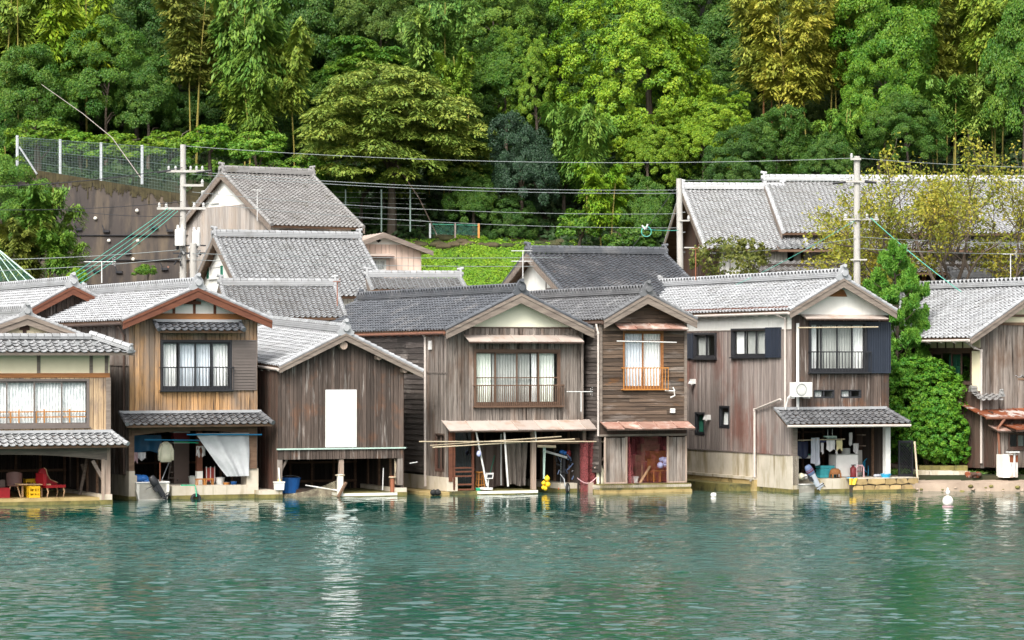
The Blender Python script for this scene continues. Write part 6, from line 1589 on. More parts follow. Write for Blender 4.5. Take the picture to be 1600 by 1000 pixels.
def bucket(H, label, u, v, y, z, r, h, m, cat='bucket', name='bucket', group=None):
    t = prop(H, name, label, cat, u, v, y, z=z, group=group); mb = MB(); mb.lathe([(r * .8, 0), (r, h), (r * 1.06, h), (r * 1.06, h + .02), (r * .96, h + .02), (r * .76, .02)], (0, 0, 0), 16); mb.build('body', M[m], t, False)
    mb = MB(); mb.tube([(r * math.cos(q), -.02, h + r * .25 * math.sin(q)) for q in [math.pi * i / 8 for i in range(9)]], .008, 4); mb.build('handle', M['fence_metal'], t); return t
bucket(H, 'white bucket on the quay under the grey sheet', 344, 757, .6, zq2, .17, .24, 'bucket')
bucket(H, 'small blue basin at the right end of the cedar boathouse quay', 365, 757, .35, zq2, .12, .1, 'blue_plastic', 'basin', 'basin')
bucket(H, 'grey tub behind the orange stools', 302, 757, 1.2, zq2, .18, .28, 'screen_grey', 'tub', 'tub')
bucket(H, 'shallow orange tray beside the small blue basin', 354, 757, .4, zq2, .12, .06, 'orange_wood', 'tray', 'tray')
t = prop(H, 'tyre', 'black tyre fender hung by green rope on the cedar boathouse quay', 'tyre', 306, 780, -.14)
mb = MB(); mb.torus((0, 0, 0), .155, .062, 'y', 24, 10); mb.build('rubber_ring', M['rubber'], t, True)
mb = MB(); q = H.pt(306, 757, -.06); z_ = H.Z(306, 780, -.14); mb.tube([(0, -.07, .1), (0, -.02, .3), (.0, .1, zq2 - z_ + .02), (-.5, .25, zq2 - z_ + .02)], .022, 6); mb.build('rope', M['green_rope'], t)
polebar(H, 'thin reddish pole standing behind the white skiff', 250, 752, .5, 250, 716, .5, 'rust_pipe', .025)
polebar(H, 'dark boat hook leaning beside the white skiff', 252, 752, .9, 264, 722, 1.2, 'fence_metal', .02, 'boat hook', 'boat_hook')

# ---- house 3
H = H3
bucket(H, 'deep blue tub behind the left post of the white board boathouse', 452, 768, 1.2, .12, .42, .55, 'blue_plastic', 'tub', 'tub')
bin_(H, 'white styrofoam box on the left pier of the white board boathouse', 436, 765, -.05, H.Z(430, 766) + .01, .34, .28, .27, 'white_metal')
t = prop(H, 'paddle', 'yellow and white paddle leaning on the left post of the white board boathouse', 'paddle', 437, 757, -.12); mb = MB(); mb.tube([(0, 0, .1), (-.01, .08, .62)], .03, 6); mb.build('shaft', M['white_metal'], t); mb = MB(); mb.prism([(-.07, 0, -.08), (.07, 0, -.08), (.05, .02, .2), (-.05, .02, .2)], (0, .03, 0)); mb.build('blade', M['yellow_plastic'], t)
t = prop(H, 'mooring_post', 'white capped stump roped to the middle post of the white board boathouse', 'post', 532, 772, -.12); mb = MB(); hh_ = H.Z(532, 741) - H.Z(532, 772); mb.box(-.12, .07, -.1, .06, 0, hh_); mb.build('stump', M['white_paint'], t); mb = MB(); mb.torus((0, .05, hh_ * .95), .17, .02, 'z', 14, 5); mb.build('rope', M['bamboo_pole'], t)
mb = MB(); mb.bar(H_ := (H.X(524), -.32, .0), (H.X(537), -.25, .55), .12, .07); solo(mb, H, 'driftwood_plank', M['beam'], 'orange brown plank leaning at the corner of the white landing', 'plank')
t = prop(H, 'mooring_post', 'rusty pipe bollard on the white landing', 'bollard', 613, 768, .1, z=H.Z(575, 770)); mb = MB(); mb.tube([(0, 0, 0), (0, 0, .62)], .085, 12); mb.build('pipe', M['rust_pipe'], t); mb = MB(); mb.torus((0, 0, .57), .12, .025, 'z', 14, 5); mb.tube([(.1, 0, .6), (.15, .0, 1.0), (.1, 0, 1.25), (.12, 0, .3)], .015, 5); mb.build('rope', M['bamboo_pole'], t)
polebar(H, 'thin grey hooked pole standing on the white landing', 598, 766, .3, 599, 731, .3, 'aluminium', .022)
mb = MB(); a = H.pt(444, 770, .0); b = H.pt(531, 752, .0)
def nf_(u, v):
    x = a[0] + (b[0] - a[0]) * u; zt_ = a[1] - .1 + .55 * u * u + .05; zb_ = -.05; return (x, .1 + .04 * math.sin(u * 5) - .1 * (1 - v), zb_ + (zt_ - zb_) * v)
mb.sheet(nf_, 24, 6); solo(mb, H, 'fishing_net', M['net_grey'], 'pale fishing net slung between pier and post below the white board', 'net', smooth=True)
mb = MB(); mb.tube([(H.X(488), .8, .42), (H.X(531), -.22, .22)], .025, 6); solo(mb, H, 'boat_pole', M['white_metal'], 'white pole lying above the pale fishing net', 'pole')
mb = MB(); mb.box(H.X(470), H.X(512, 2), .9, 3.0, -.02, .26, 0, .4); mb.box(H.X(470) + .1, H.X(512, 2) - .1, 1.0, 2.9, .26, .3, 1, .5); solo(mb, H, 'raft', [M['wood_dark'], M['interior']], 'dark wooden raft afloat inside the white board boathouse', 'raft')

# ---- house 4
H = H4; zl4 = H.Z(790, 766)
for k, (u0, v0, u1, v1, lb) in enumerate(((672, 696, 877, 682, 'long pale bamboo pole crossing highest under the pink awning'), (676, 699, 898, 686, 'middle bamboo pole under the pink awning, reaching the left wall'), (655, 690, 945, 690, 'straight bamboo pole running the full width under the pink awning'))):
    polebar(H, lb, u0, v0, -.62 - .05 * k, u1, v1, -.6 - .05 * k, 'bamboo_pole', .024, 'bamboo pole', 'bamboo_pole', 'bamboo poles under the awning')
polebar(H, 'white pole leaning left of the weighing scale', 744, 675, -.45, 761, 759, -.4, 'white_metal', .035)
polebar(H, 'white pole standing right of the weighing scale', 788, 675, -.45, 794, 760, -.35, 'white_metal', .038)
polebar(H, 'grey pole standing behind the scale in the fishing gear bay', 783, 678, 1.0, 783, 758, 1.0, 'aluminium', .03)
polebar(H, 'thin dark rod leaning behind the scale', 765, 742, .6, 773, 712, .9, 'green_metal', .015)
polebar(H, 'short pale stick between awning and middle post', 836, 672, -.4, 838, 690, -.3, 'white_metal', .03)
t = prop(H, 'stool', 'tall orange wooden stool inside the fishing gear bay', 'stool', 750, 760, .4, z=zl4)
mb = MB(); mb.lathe([(.15, .66), (.19, .68), (.19, .72), (0, .72)], (0, 0, 0), 14); mb.build('seat', M['orange_wood'], t)
for k in range(4): a = k * 1.57 + .8; mb = MB(); mb.bar((.11 * math.cos(a), .11 * math.sin(a), .67), (.2 * math.cos(a), .2 * math.sin(a), 0), .04, .04); mb.build('leg', M['orange_wood'], t)
mb = MB()
for z in (.2, .42): mb.torus((0, 0, z), .17 - .05 * z, .014, 'z', 12, 4)
mb.build('rung', M['orange_wood'], t)
t = prop(H, 'weighing_scale', 'white platform scale with tilted display in the fishing gear bay', 'scale', 762, 761, -.2, z=zl4)
mb = MB(); mb.box(-.24, .12, -.2, .25, .05, .13); mb.build('platform', M['white_metal'], t); mb = MB(); mb.tube([(.1, .2, .1), (.12, .2, .5)], .03, 6); mb.build('column', M['white_metal'], t)
mb = MB(); mb.prism([(-.04, .1, .45), (.26, .1, .45), (.30, .1, .68), (-.0, .1, .68)], (0, .08, 0)); d_ = mb.build('display', M['white_metal'], t); mb = MB(); mb.prism([(.02, .09, .5), (.22, .09, .5), (.24, .09, .62), (.04, .09, .62)], (0, .01, 0)); mb.build('screen', M['black_metal'], d_)
cloth(H, 'tarpaulin', 'brown hanging tarpaulin across the back of the fishing gear bay', 'tarpaulin', 744, 790, 690, 760, 1.6, 'brown_cloth', .10, 3)
cloth(H, 'tarpaulin', 'greyish brown tarpaulin drawn aside near the middle post', 'tarpaulin', 786, 824, 690, 758, 1.2, 'wood_grey', .12, 4, taper=.25)
bucket(H, 'green tray below the tall orange stool', 748, 761, .1, zl4, .13, .08, 'green_rope', 'tray', 'tray')
mb = MB(); c = H.pt(748, 709, -.5); mb.ball((c[0], -.52, c[1]), .09, 0, .5, 10, 1.3); solo(mb, H, 'float', M['lavender'], 'small lavender float tied to the leaning white pole', 'float')
# floats
fl_ = [(855, 748, .11), (849.5, 755, .085), (856, 757, .11), (849, 762, .08), (852, 763.5, .085)]
lbl = ['uppermost yellow float of the cluster hanging by the middle post', 'pale yellow float on the left of the hanging cluster', 'large yellow float in the middle right of the hanging cluster', 'small lower left yellow float of the hanging cluster', 'lowest yellow float of the hanging cluster']
for (u, v, r_), lb in zip(fl_, lbl):
    t = prop(H, 'float', lb, 'float', u, v, -.12, group='yellow floats'); mb = MB(); mb.ball((0, 0, 0), r_, 0, .5, 14); mb.build('float_ball', M['float_yellow'], t, True); mb = MB(); mb.tube([(0, 0, r_ * .9), (0, 0, r_ * 1.3)], r_ * .25, 8); mb.build('lug', M['float_yellow'], t)
a, b = H.pt(849, 697, -.12), H.pt(849, 748, -.12); mb = MB()
for dx in (0, .05, .09): mb.tube([(a[0] + dx, -.12, a[1]), (b[0] + dx * .5, -.12, b[1])], .013, 5)
solo(mb, H, 'rope', M['net_pole'], 'pale green ropes holding the yellow float cluster', 'rope')
t = prop(H, 'float', 'orange teardrop float hanging beside the small wheel', 'float', 876, 764, .4); mb = MB(); mb.lathe([(.0, -.12), (.07, -.1), (.10, 0), (.06, .10), (.02, .2), (0, .22)], (0, 0, 0), 12); mb.build('float_ball', M['orange_float'], t, True); mb = MB(); mb.tube([(0, 0, .2), (.02, 0, 1.2)], .008, 4); mb.build('cord', M['wire_pale'], t)
t = prop(H, 'wheel', 'small black wheel with pale hub hanging above the water', 'wheel', 887, 763, -.15, rz=.9); mb = MB(); mb.torus((0, 0, 0), .16, .055, 'y', 20, 8); mb.build('tyre', M['rubber'], t, True); mb = MB(); mb.lathe([(.11, -.02), (.11, .02), (.03, .05), (0, .05)], (0, -.02, 0), 14, axis='y'); mb.lathe([(.11, .02), (.11, -.02), (.03, -.06), (0, -.06)], (0, 0, 0), 14, axis='y'); mb.build('rim', M['white_metal'], t)
mb = MB(); mb.tube([(0, .1, .05), (.05, .15, .35), (0, .3, .55)], .02, 5); mb.build('axle_arm', M['fence_metal'], t)
t = prop(H, 'machine', 'dark winch with cables and red rag in the right of the fishing gear bay', 'winch', 885, 745, .5)
mb = MB()
for k in range(22): a_ = Vector((rng.uniform(-.45, .45), rng.uniform(-.2, .3), rng.uniform(0, 1.05))); mb.tube([a_, a_ + Vector((rng.uniform(-.3, .3), 0, rng.uniform(-.3, .25)))], rng.uniform(.015, .04), 5, k % 2, rng.random())
mb.bar((-.1, .1, -.2), (-.05, .1, 1.0), .1, .1); mb.build('frame', [M['black_metal'], M['engine_blue']], t); mb = MB(); mb.ball((.05, -.1, .9), .10, 0, .5, 9, 1.6); mb.ball((-.22, -.05, .98), .11, 1, .5, 9, .7); mb.ball((-.1, -.05, .94), .10, 1, .3, 9, .8); mb.build('rag', [M['red_plastic'], M['blue_plastic']], t, True)
polebar(H, 'pale tube slanting across the back of the right bay', 852, 705, .6, 886, 715, .4, 'aluminium', .05)
polebar(H, 'log beam tied under the lintel above the yellow floats', 840, 697, -.1, 868, 698, -.1, 'bamboo_pole', .055, 'log', 'log')
x0, z1 = H.pt(907, 688, -.1); x1, _ = H.pt(930, 688, -.1); z0 = H.Z(918, 773, -.1); mb = MB()
mb.sheet(lambda a, b: (x0 - .15 * (1 - b) + (x1 - x0 + .35 * (1 - b)) * a, -.32 + .09 * math.sin(a * 15 + b) + .03 * math.sin(a * 37), z0 + (z1 - z0) * b), 36, 12); mb.sheet(lambda a, b: (x0 - .05 + (x1 - x0 + .1) * a, -.22 + .08 * math.sin(a * 12 + 1), z0 + .5 + (z1 - z0 - .5) * b), 24, 10)
solo(mb, H, 'fishing_net', M['net_red'], 'dark red fishing net hanging between the grey and the narrow dark boathouse', 'net', smooth=True)
mb = MB(); pts = []
for i in range(9): q = i / 8; c = H.pt(902 + 38 * q, 748 + 0 * q, -.45); pts.append((c[0], -.45, H.Z(902, 747 + 14 * math.sin(q * 3.14) - 12 * q, -.45)))
mb.tube(pts, .02, 5); solo(mb, H, 'rope', M['towel_pink'], 'pink rope sagging in front of the dark red net', 'rope')
mb = MB(); mb.box(H.X(911), H.X(918), -.55, -.3, -.3, H.Z(915, 753), 0, .5); solo(mb, H, 'mooring_post', M['post_pale'], 'square pinkish wooden stump in front of the dark red net', 'stump')
t = prop(H, 'driftwood_bundle', 'pale canvas wrapped bundle and driftwood between the red net and the narrow house', 'bundle', 938, 760, -.6)
mb = MB(); mb.lathe([(.12, -.1), (.16, .2), (.15, .6), (.06, .82)], (.0, 0, 0), 10); mb.build('canvas_bag', M['jacket'], t, True); mb = MB(); mb.tube([(-.25, 0, .7), (.35, -.1, 1.35)], .03, 6); mb.tube([(.1, -.1, .35), (.3, -.1, .9)], .05, 6); mb.build('branch', M['post_pale'], t)
for u, lb in ((662, 'dark lump of rope on the mossy ledge left of the grey boathouse'),):
    mb = MB(); c = H.pt(u + 18, 773, -.35)
    for k in range(6): mb.ball((c[0] + rng.uniform(-.2, .2), -.35, max(.1, c[1]) + rng.uniform(-.05, .08)), .1, 0, rng.random(), 8)
    solo(mb, H, 'rope_heap', M['rubber'], lb, 'rope')
polebar(H, 'thin bracket rod on the black lapped wall', 640, 724, .4, 652, 722, .4, 'aluminium', .02, 'bracket', 'bracket_rod')

# ---- house 5 interior
H = H5; zd5 = H.Z(1005, 755)
def wchair(H, label, u, v, y, z, m, rz=0, s=1.0):
    t = prop(H, 'chair', label, 'chair', u, v, y, z=z, rz=rz, group='chairs behind the red net'); mb = MB(); mb.box(-.2 * s, .2 * s, -.2 * s, .2 * s, .42 * s, .46 * s); mb.build('seat', M[m], t); mb = MB(); mb.box(-.2 * s, .2 * s, .17 * s, .2 * s, .55 * s, .9 * s); mb.build('backrest', M[m], t)
    for x in (-.18, .18):
        for y_ in (-.18, .18): mb = MB(); mb.bar((x * s, y_ * s, 0), (x * s, y_ * s, .43 * s if y_ < 0 else .9 * s), .035, .035); mb.build('leg', M[m], t)
wchair(H, 'wooden chair in the middle behind the red net', 1022, 752, .9, zd5, 'orange_wood', .3)
wchair(H, 'wooden chair at the right edge behind the red net', 1037, 752, 1.0, zd5, 'orange_wood', -.4)
bin_(H, 'orange brown cabinet behind the red net', 1028, 752, 1.8, zd5, .9, .5, 1.15, 'orange_wood', 'cabinet', 'cabinet', tap=1)
bin_(H, 'stacked pale carton highest behind the red net', 1014, 720, 2.2, zd5 + 1.45, .6, .4, .42, 'cardboard', tap=1); bin_(H, 'wide pale carton below the stacked one behind the red net', 1013, 720, 2.2, zd5 + 1.0, .8, .4, .42, 'cardboard', tap=1); bin_(H, 'large brown carton at the bottom behind the red net', 1006, 752, 2.3, zd5, .95, .5, .98, 'cardboard', tap=1)
bin_(H, 'small white box on the floor behind the red net', 989, 752, .6, zd5, .3, .3, .2, 'white_metal'); 
t = prop(H, 'round_table', 'small round table at the left behind the red net', 'table', 1003, 752, 1.3, z=zd5); mb = MB(); mb.lathe([(.26, .78), (.28, .80), (0, .82)], (0, 0, 0), 14); mb.build('tabletop', M['pale_wood'], t); mb = MB(); mb.tube([(0, 0, 0), (0, 0, .8)], .03, 6); mb.build('leg', M['pale_wood'], t)
mb = MB(); 
for k in range(7): c = H.pt(1036, 724, .35); mb.ball((c[0] + rng.uniform(-.18, .14), .35 + rng.uniform(-.08, .1), c[1] + rng.uniform(-.2, .16)), rng.uniform(.09, .16), 0, rng.random(), 9)
solo(mb, H, 'plastic_bag', M['lavender'], 'lavender plastic bags hanging in the net doorway', 'bag', smooth=True)
mb = MB(); c0, c1 = H.pt(1000, 752, .4), H.pt(1016, 728, .8); mb.bar((c0[0], .4, zd5), (c1[0], .8, c1[1]), .1, .03); solo(mb, H, 'plank', M['pale_wood'], 'board leaning on the chair behind the red net', 'plank')
polebar(H, 'drying pole across the upper window of the narrow house', 964, 533, -.45, 1057, 535, -.45, 'white_metal', .022)
mb = MB(); c = H.pt(1050, 610, -.2); mb.tube([(c[0] - .25, -.1, c[1]), (c[0] + .02, -.35, c[1] - .02), (c[0] + .05, -.35, c[1] - .2), (c[0] - .12, -.3, c[1] - .28)], .025, 5); mb.tube([(c[0] + .05, -.35, c[1] - .02), (c[0] - .02, -.33, c[1] + .13)], .025, 5); solo(mb, H, 'boat_anchor', M['white_metal'], 'white hook shaped bracket under the orange window rail', 'bracket')
plate(H, wallfn_front(H), H.X(1046), H.X(1053), H.Z(1050, 645), H.Z(1050, 638), 'white_metal', .05, .12, 'outlet_box')

# ---- house 6
H = H6; zq6 = H.Z(1300, 747)
t = prop(H, 'air_conditioner', 'white air conditioner unit bracketed on the dark plank front above the laundry bay', 'air conditioner', 1251, 620, -.45)
mb = MB(); mb.box(-.40, .42, -.16, .14, 0, .56); mb.build('casing', M['white_metal'], t); mb = MB(); mb.torus((-.05, -.165, .28), .22, .02, 'y', 22, 5)
for k in range(4): mb.torus((-.05, -.165, .28), .05 + .045 * k, .006, 'y', 18, 4)
mb.build('fan_grille', M['screen_grey'], t); mb = MB(); mb.box(-.36, -.30, -.1, .4, -.06, -.002); mb.box(.30, .36, -.1, .4, -.06, -.002); mb.build('bracket', M['white_metal'], t); mb = MB(); mb.tube([(-.4, .0, .1), (-.5, .1, -.05), (-.5, .3, -.5)], .03, 6); mb.build('hose', M['white_metal'], t)
polebar(H, 'pale drying pole across the shuttered upper window', 1247, 512, -.5, 1372, 511, -.5, 'bamboo_pole', .026)
skiff(H, 'pale skiff tucked against the pier of the laundry boathouse', 1262, 770, .1, 3.6, 1.2, .45)
outboard(H, 'blue and grey outboard motor with red stripe tilted over the pale skiff', 1271, 746, -.35, 'engine_blue', 'engine_grey', -.55, rz=0, s=.7, stripe='red_plastic')
mb = MB(); mb.ball((H.X(1252, .2), .2, .62), .14, 0, .5, 9); mb.ball((H.X(1258, .3), .3, .6), .11, 1, .5, 9); solo(mb, H, 'fender', [M['jacket'], M['gull_white']], 'pale fenders lying in the pale skiff', 'fender')
cloth(H, 'sheet', 'long lavender grey cloth hanging at the left of the laundry bay', 'cloth', 1268, 1281, 684, 726, .4, 'grey_cloth', .06, 2, taper=-.1, group='laundry')
for u0, u1, v0, v1, y, m, lb in ((1283, 1287, 692, 708, .5, 'towel_white', 'narrow white cloth right of the long grey cloth'), (1292, 1305, 688, 704, .4, 'towel_white', 'wide white towel under the hanging dryer'), (1307, 1316, 688, 703, .4, 'towel_yellow', 'pale yellow towel under the hanging dryer'), (1306, 1309, 703, 710, .42, 'towel_white', 'tiny white cloth below the yellow towel'),
                             (1327, 1332, 676, 696, .9, 'towel_white', 'white sock like cloth high in the middle of the laundry bay'), (1334, 1342, 693, 708, 1.0, 'towel_white', 'checked pale towel in front of the brown shelf'), (1246, 1263, 690, 715, 1.0, 'cloth_navy', 'dark navy cloth at the left back of the laundry bay'), (1280, 1294, 687, 691, .5, 'cloth_navy', 'navy strip of cloth along the laundry pole')):
    cloth(H, 'towel', lb, 'laundry', u0, u1, v0, v1, y, m, .025, 2, group='laundry')
t = prop(H, 'clothes_dryer', 'pale green hanging clip dryer in the laundry bay', 'clip dryer', 1299, 683, .0); mb = MB(); mb.box(-.22, .22, -.02, .02, 0, .035); mb.box(-.22, .22, .2, .24, 0, .035)
for k in range(8): mb.box(-.22 + .06 * k, -.2 + .06 * k, -.015, .235, .036, .05); mb.box(-.21 + .06 * k, -.19 + .06 * k, -.03, -.021, -.06, .03)
mb.build('frame', M['net_pole'], t); mb = MB(); mb.tube([(-.1, .1, .04), (-.1, .1, .3)], .01, 4); mb.tube([(.1, .1, .04), (.1, .1, .3)], .01, 4); mb.build('hook', M['white_metal'], t)
polebar(H, 'laundry pole behind the hanging cloths', 1247, 688, .42, 1320, 686, .42, 'bamboo_pole', .02)
def basket(H, label, u, y, m):
    t = prop(H, 'basket', label, 'basket', u, 747, y, z=zq6); w, d_, h = .62, .42, .46; mb = MB()
    for z0, z1 in ((0, .08), (.16, .2), (.27, .31), (h - .09, h)):
        mb.box(-w / 2, w / 2, -d_ / 2, -d_ / 2 + .02, z0, z1); mb.box(-w / 2, w / 2, d_ / 2 - .02, d_ / 2, z0, z1); mb.box(-w / 2, -w / 2 + .02, -d_ / 2 + .02, d_ / 2 - .02, z0, z1); mb.box(w / 2 - .02, w / 2, -d_ / 2 + .02, d_ / 2 - .02, z0, z1)
    mb.box(-w / 2 + .021, w / 2 - .021, -d_ / 2 + .021, d_ / 2 - .021, .01, h - .12, 0, .2)
    for k in range(9): x = -w / 2 + .01 + (w - .05) * k / 8; mb.box(x, x + .03, -d_ / 2 - .004, -d_ / 2 + .016, .0, h - .01)
    mb.build('body', M[m], t)
basket(H, 'turquoise plastic basket on the laundry bay floor', 1289, .7, 'teal_plastic')
t = prop(H, 'stool', 'brown wooden stool with carved side in the laundry bay', 'stool', 1305, 748, .3, z=zq6); mb = MB(); mb.lathe([(.0, .36), (.12, .36), (.2, .28), (.21, .14)], (0, 0, 0), 12, sx=1.1, sy=.8); mb.build('seat', M['beam_orange'], t)
for x in (-.18, .18):
    for y in (-.12, .12): mb = MB(); mb.bar((x, y, 0), (x * .9, y, .2), .05, .05); mb.build('leg', M['beam_orange'], t)
t = prop(H, 'washing_machine', 'white cylindrical tub washer in the middle of the laundry bay', 'washing machine', 1320, 748, .9, z=zq6); mb = MB(); mb.box(-.55, .42, -.3, .3, .02, .86); mb.build('body', M['white_metal'], t); mb = MB(); mb.box(-.56, .43, -.31, .31, .862, .9); mb.tube([(.05, 0, .9), (.05, 0, 1.12)], .17, 10); mb.build('lid', M['screen_grey'], t)
t = prop(H, 'fire_extinguisher', 'dark red canister standing beside the white washer', 'canister', 1333, 748, .35, z=zq6); mb = MB(); mb.lathe([(.11, 0), (.12, .03), (.12, .36), (.06, .42), (.03, .46)], (0, 0, 0), 12); mb.build('body', M['red_plastic'], t, True); mb = MB(); mb.box(-.08, .1, -.02, .02, .46, .5); mb.build('handle', M['black_metal'], t)
t = prop(H, 'chair', 'small pink backed chair with dark arch in the laundry bay', 'chair', 1344, 748, .35, z=zq6); mb = MB(); mb.tube([(-.16, 0, 0), (-.16, 0, .36), (-.1, 0, .46), (.1, 0, .46), (.16, 0, .36), (.16, 0, 0)], .03, 6); mb.build('backrest', M['towel_pink'], t); mb = MB(); mb.box(-.15, .15, .02, .3, .2, .24); mb.build('seat', M['brown_seat'], t)
for x in (-.05, .05): mb = MB(); mb.tube([(x, 0, .22), (x, 0, .44)], .012, 5); mb.build('spindle', M['towel_pink'], t)
t = prop(H, 'basin', 'bright cyan basin hung upright on the pale partition', 'basin', 1352, 727, 1.55, rz=.3); mb = MB(); mb.lathe([(.16, .0), (.27, -.14), (.29, -.14), (.17, .02), (0, .02)], (0, 0, 0), 18, axis='y'); mb.build('body', M['cyan_plastic'], t, True)
polebar(H, 'blue hose hanging below the upright basin', 1358, 712, 1.4, 1356, 748, 1.2, 'cyan_plastic', .02, 'hose', 'hose')
bucket(H, 'cyan bowl on the stone quay near the black lattice', 1384, 746, -.2, zq6, .2, .12, 'cyan_plastic', 'bowl', 'bowl')
mb = MB(); 
for k in range(5): mb.ball((H.X(1368 + 4 * k, .1), .1, zq6 + .06), .09, 0, rng.random(), 8, .7)
solo(mb, H, 'rag', M['grey_cloth'], 'crumpled grey rag on the quay left of the cyan bowl', 'rag', smooth=True)
x0, _ = H.pt(1327, 748, -.68); x1, _ = H.pt(1340, 748, -.68); mb = MB(); mb.sheet(lambda a, b: (x0 + (x1 - x0) * (a * (.7 + .3 * b)), -.69 - .03 * math.sin(a * 9), zq6 + .02 - .26 * (1 - b)), 10, 6); mb.box(x0, x1, -.68, -.4, zq6 + .005, zq6 + .03, 1, .5)
solo(mb, H, 'cloth', [M['yellow_cloth'], M['cyan_plastic']], 'yellow cloth draped over the edge of the stone quay', 'cloth', smooth=True)
t = prop(H, 'lattice_gate', 'black lattice gate standing at the right end of the stone quay', 'gate', 1415, 747, .2, z=zq6); mb = MB(); w, h = .66, 1.42
for x in (-w / 2, w / 2 - .07): mb.box(x, x + .07, -.03, .03, 0, h)
mb.box(-w / 2 + .07, w / 2 - .07, -.03, .03, 0, .1); mb.box(-w / 2 + .07, w / 2 - .07, -.03, .03, h - .08, h); mb.build('frame', M['lattice'], t); mb = MB()
for k in range(-9, 10):
    for sg in (1, -1):
        c = .115 * k; pts = []
        for zz_ in (0.1, h - .08):
            pass
        z0_, z1_ = .1, h - .08; xa_, xb_ = -w / 2 + .07, w / 2 - .07
        # x = c + sg*(z - h/2)
        za, zb = max(z0_, h / 2 + min((xa_ - c) * sg, (xb_ - c) * sg)), min(z1_, h / 2 + max((xa_ - c) * sg, (xb_ - c) * sg))
        if zb - za > .05: mb.bar((c + sg * (za - h / 2), .012 * sg, za), (c + sg * (zb - h / 2), .012 * sg, zb), .045, .02)
mb.build('lattice', M['lattice'], t)
polebar(H, 'bamboo pole leaning at the corner of the stone quay', 1434, 752, -.4, 1429, 690, .1, 'bamboo_pole', .04, 'bamboo pole', 'bamboo_pole')
bin_(H, 'green and white shelf box at the left back of the laundry bay', 1256, 720, 1.2, H.Z(1256, 716, 1.2), .6, .3, .12, 'white_metal', lid='green_metal')

# ---- shore at the right
t = thing('refrigerator', 'rusty white refrigerator standing against the shed', 'refrigerator', P(1573, 747, 116.9), .3); hh_ = 37 / F * 116.9
mb = MB(); mb.box(-.30, .32, -.3, .3, .03, hh_); mb.build('body', M['fridge'], t); mb = MB(); mb.box(-.02, .315, -.335, -.301, .04, hh_ * .66); mb.build('door', M['tin_pale'], t); mb = MB(); mb.box(-.02, .315, -.34, -.301, hh_ * .68, hh_ - .02); mb.build('freezer_door', M['rust'], t); mb = MB(); mb.box(.02, .04, -.37, -.341, hh_ * .5, hh_ * .64); mb.build('handle', M['fence_metal'], t)
t = thing('wash_stand', 'thin grey stand with flat top in front of the shed window', 'stand', P(1585, 745, 116.6), .3); mb = MB(); mb.tube([(0, 0, 0), (0, 0, .95)], .045, 8); mb.build('post', M['aluminium'], t); mb = MB(); mb.box(-.3, .16, -.15, .15, .95, 1.0); mb.build('top', M['aluminium'], t)
t = thing('buoy', 'round pinkish white mooring buoy afloat near the right shore', 'buoy', P(1481, 786, 24024 / (792 - 560)), 0); t.location.z = 0
mb = MB(); mb.ball((0, 0, .20), .19, 0, .5, 16, 1.05); mb.build('float_ball', M['buoy'], t, True); mb = MB(); mb.torus((0, 0, .02), .185, .02, 'z', 16, 5); mb.build('waterline_band', M['towel_pink'], t)
g0 = t.location.copy()
t = MB(); c = g0 + Vector((0, 0, .40))
sv = [(-.02, 0, .0), (0, 0, .05)]
mb = MB(); mb.lathe([(.0, -.02), (.045, .0), (.075, .06), (.072, .11), (.045, .15), (.03, .17), (.036, .195), (.034, .22), (.015, .24), (0, .242)], (0, 0, .03), 12, 0, .5, sy=1.25); mb.prism([(-.03, .06, .08), (.03, .06, .08), (.012, .17, .03), (-.012, .17, .03)], (0, 0, .03), 0, .4)
ob = mb.build('gull', [M['gull_white']], loc=c, smooth=True); tag(ob, 'small white gull perched on the mooring buoy', 'gull')
mb = MB(); mb.lathe([(.012, 0), (.009, .03), (0, .05)], (0, -.03, .235), 6, axis='y'); mb.v = [(x, -.03 - (y + .03), z) for x, y, z in mb.v]; mb.build('beak', M['orange_float'], ob)
for sx in (-.02, .02): mb = MB(); mb.tube([(sx, 0, -.02), (sx, 0, .03)], .007, 5); mb.build('leg', M['orange_float'], ob)
for sx in (-1, 1): mb = MB(); mb.prism([(.066 * sx, -.05, .17), (.074 * sx, .03, .15), (.05 * sx, .14, .08), (.062 * sx, .02, .07)], (.012 * sx, 0, 0), 0, .2); mb.build('wing', M['insulator'], ob)
Yb = 24024 / (776 - 560); t = thing('float', 'pale pink drum float adrift below the reddish plank wall', 'float', P(1115, 776, Yb), 0); t.location.z = 0; mb = MB(); mb.lathe([(.02, -.1), (.09, -.09), (.10, 0), (.09, .09), (.02, .1)], (0, 0, .05), 12, 0, .5, axis='x'); mb.build('float_ball', M['buoy'], t, True); mb = MB(); mb.torus((-.11, 0, .05), .03, .01, 'x', 10, 4); mb.build('eye', M['fence_metal'], t)

# ================================================================== vegetation
def np_mesh(name, verts, faces, tint, mats):
    """verts (n,3), quads (m,4)"""
    me = bpy.data.meshes.new(name)
    me.vertices.add(len(verts)); me.vertices.foreach_set('co', np.ascontiguousarray(verts, dtype=np.float32).ravel())
    me.loops.add(len(faces) * 4); me.loops.foreach_set('vertex_index', np.ascontiguousarray(faces, dtype=np.int32).ravel())
    me.polygons.add(len(faces)); me.polygons.foreach_set('loop_start', np.arange(0, len(faces) * 4, 4, dtype=np.int32)); 
    try: me.polygons.foreach_set('loop_total', np.full(len(faces), 4, dtype=np.int32))
    except Exception: pass
    a = me.attributes.new('tint', 'FLOAT', 'FACE'); a.data.foreach_set('value', np.clip(tint, 0, 1).astype(np.float32))
    for m in mats: me.materials.append(m)
    me.update(calc_edges=True)
    return me
def unit(a): return a / np.maximum(np.linalg.norm(a, axis=-1, keepdims=True), 1e-9)
def rnd(n): return unit(nr.normal(size=(n, 3)))
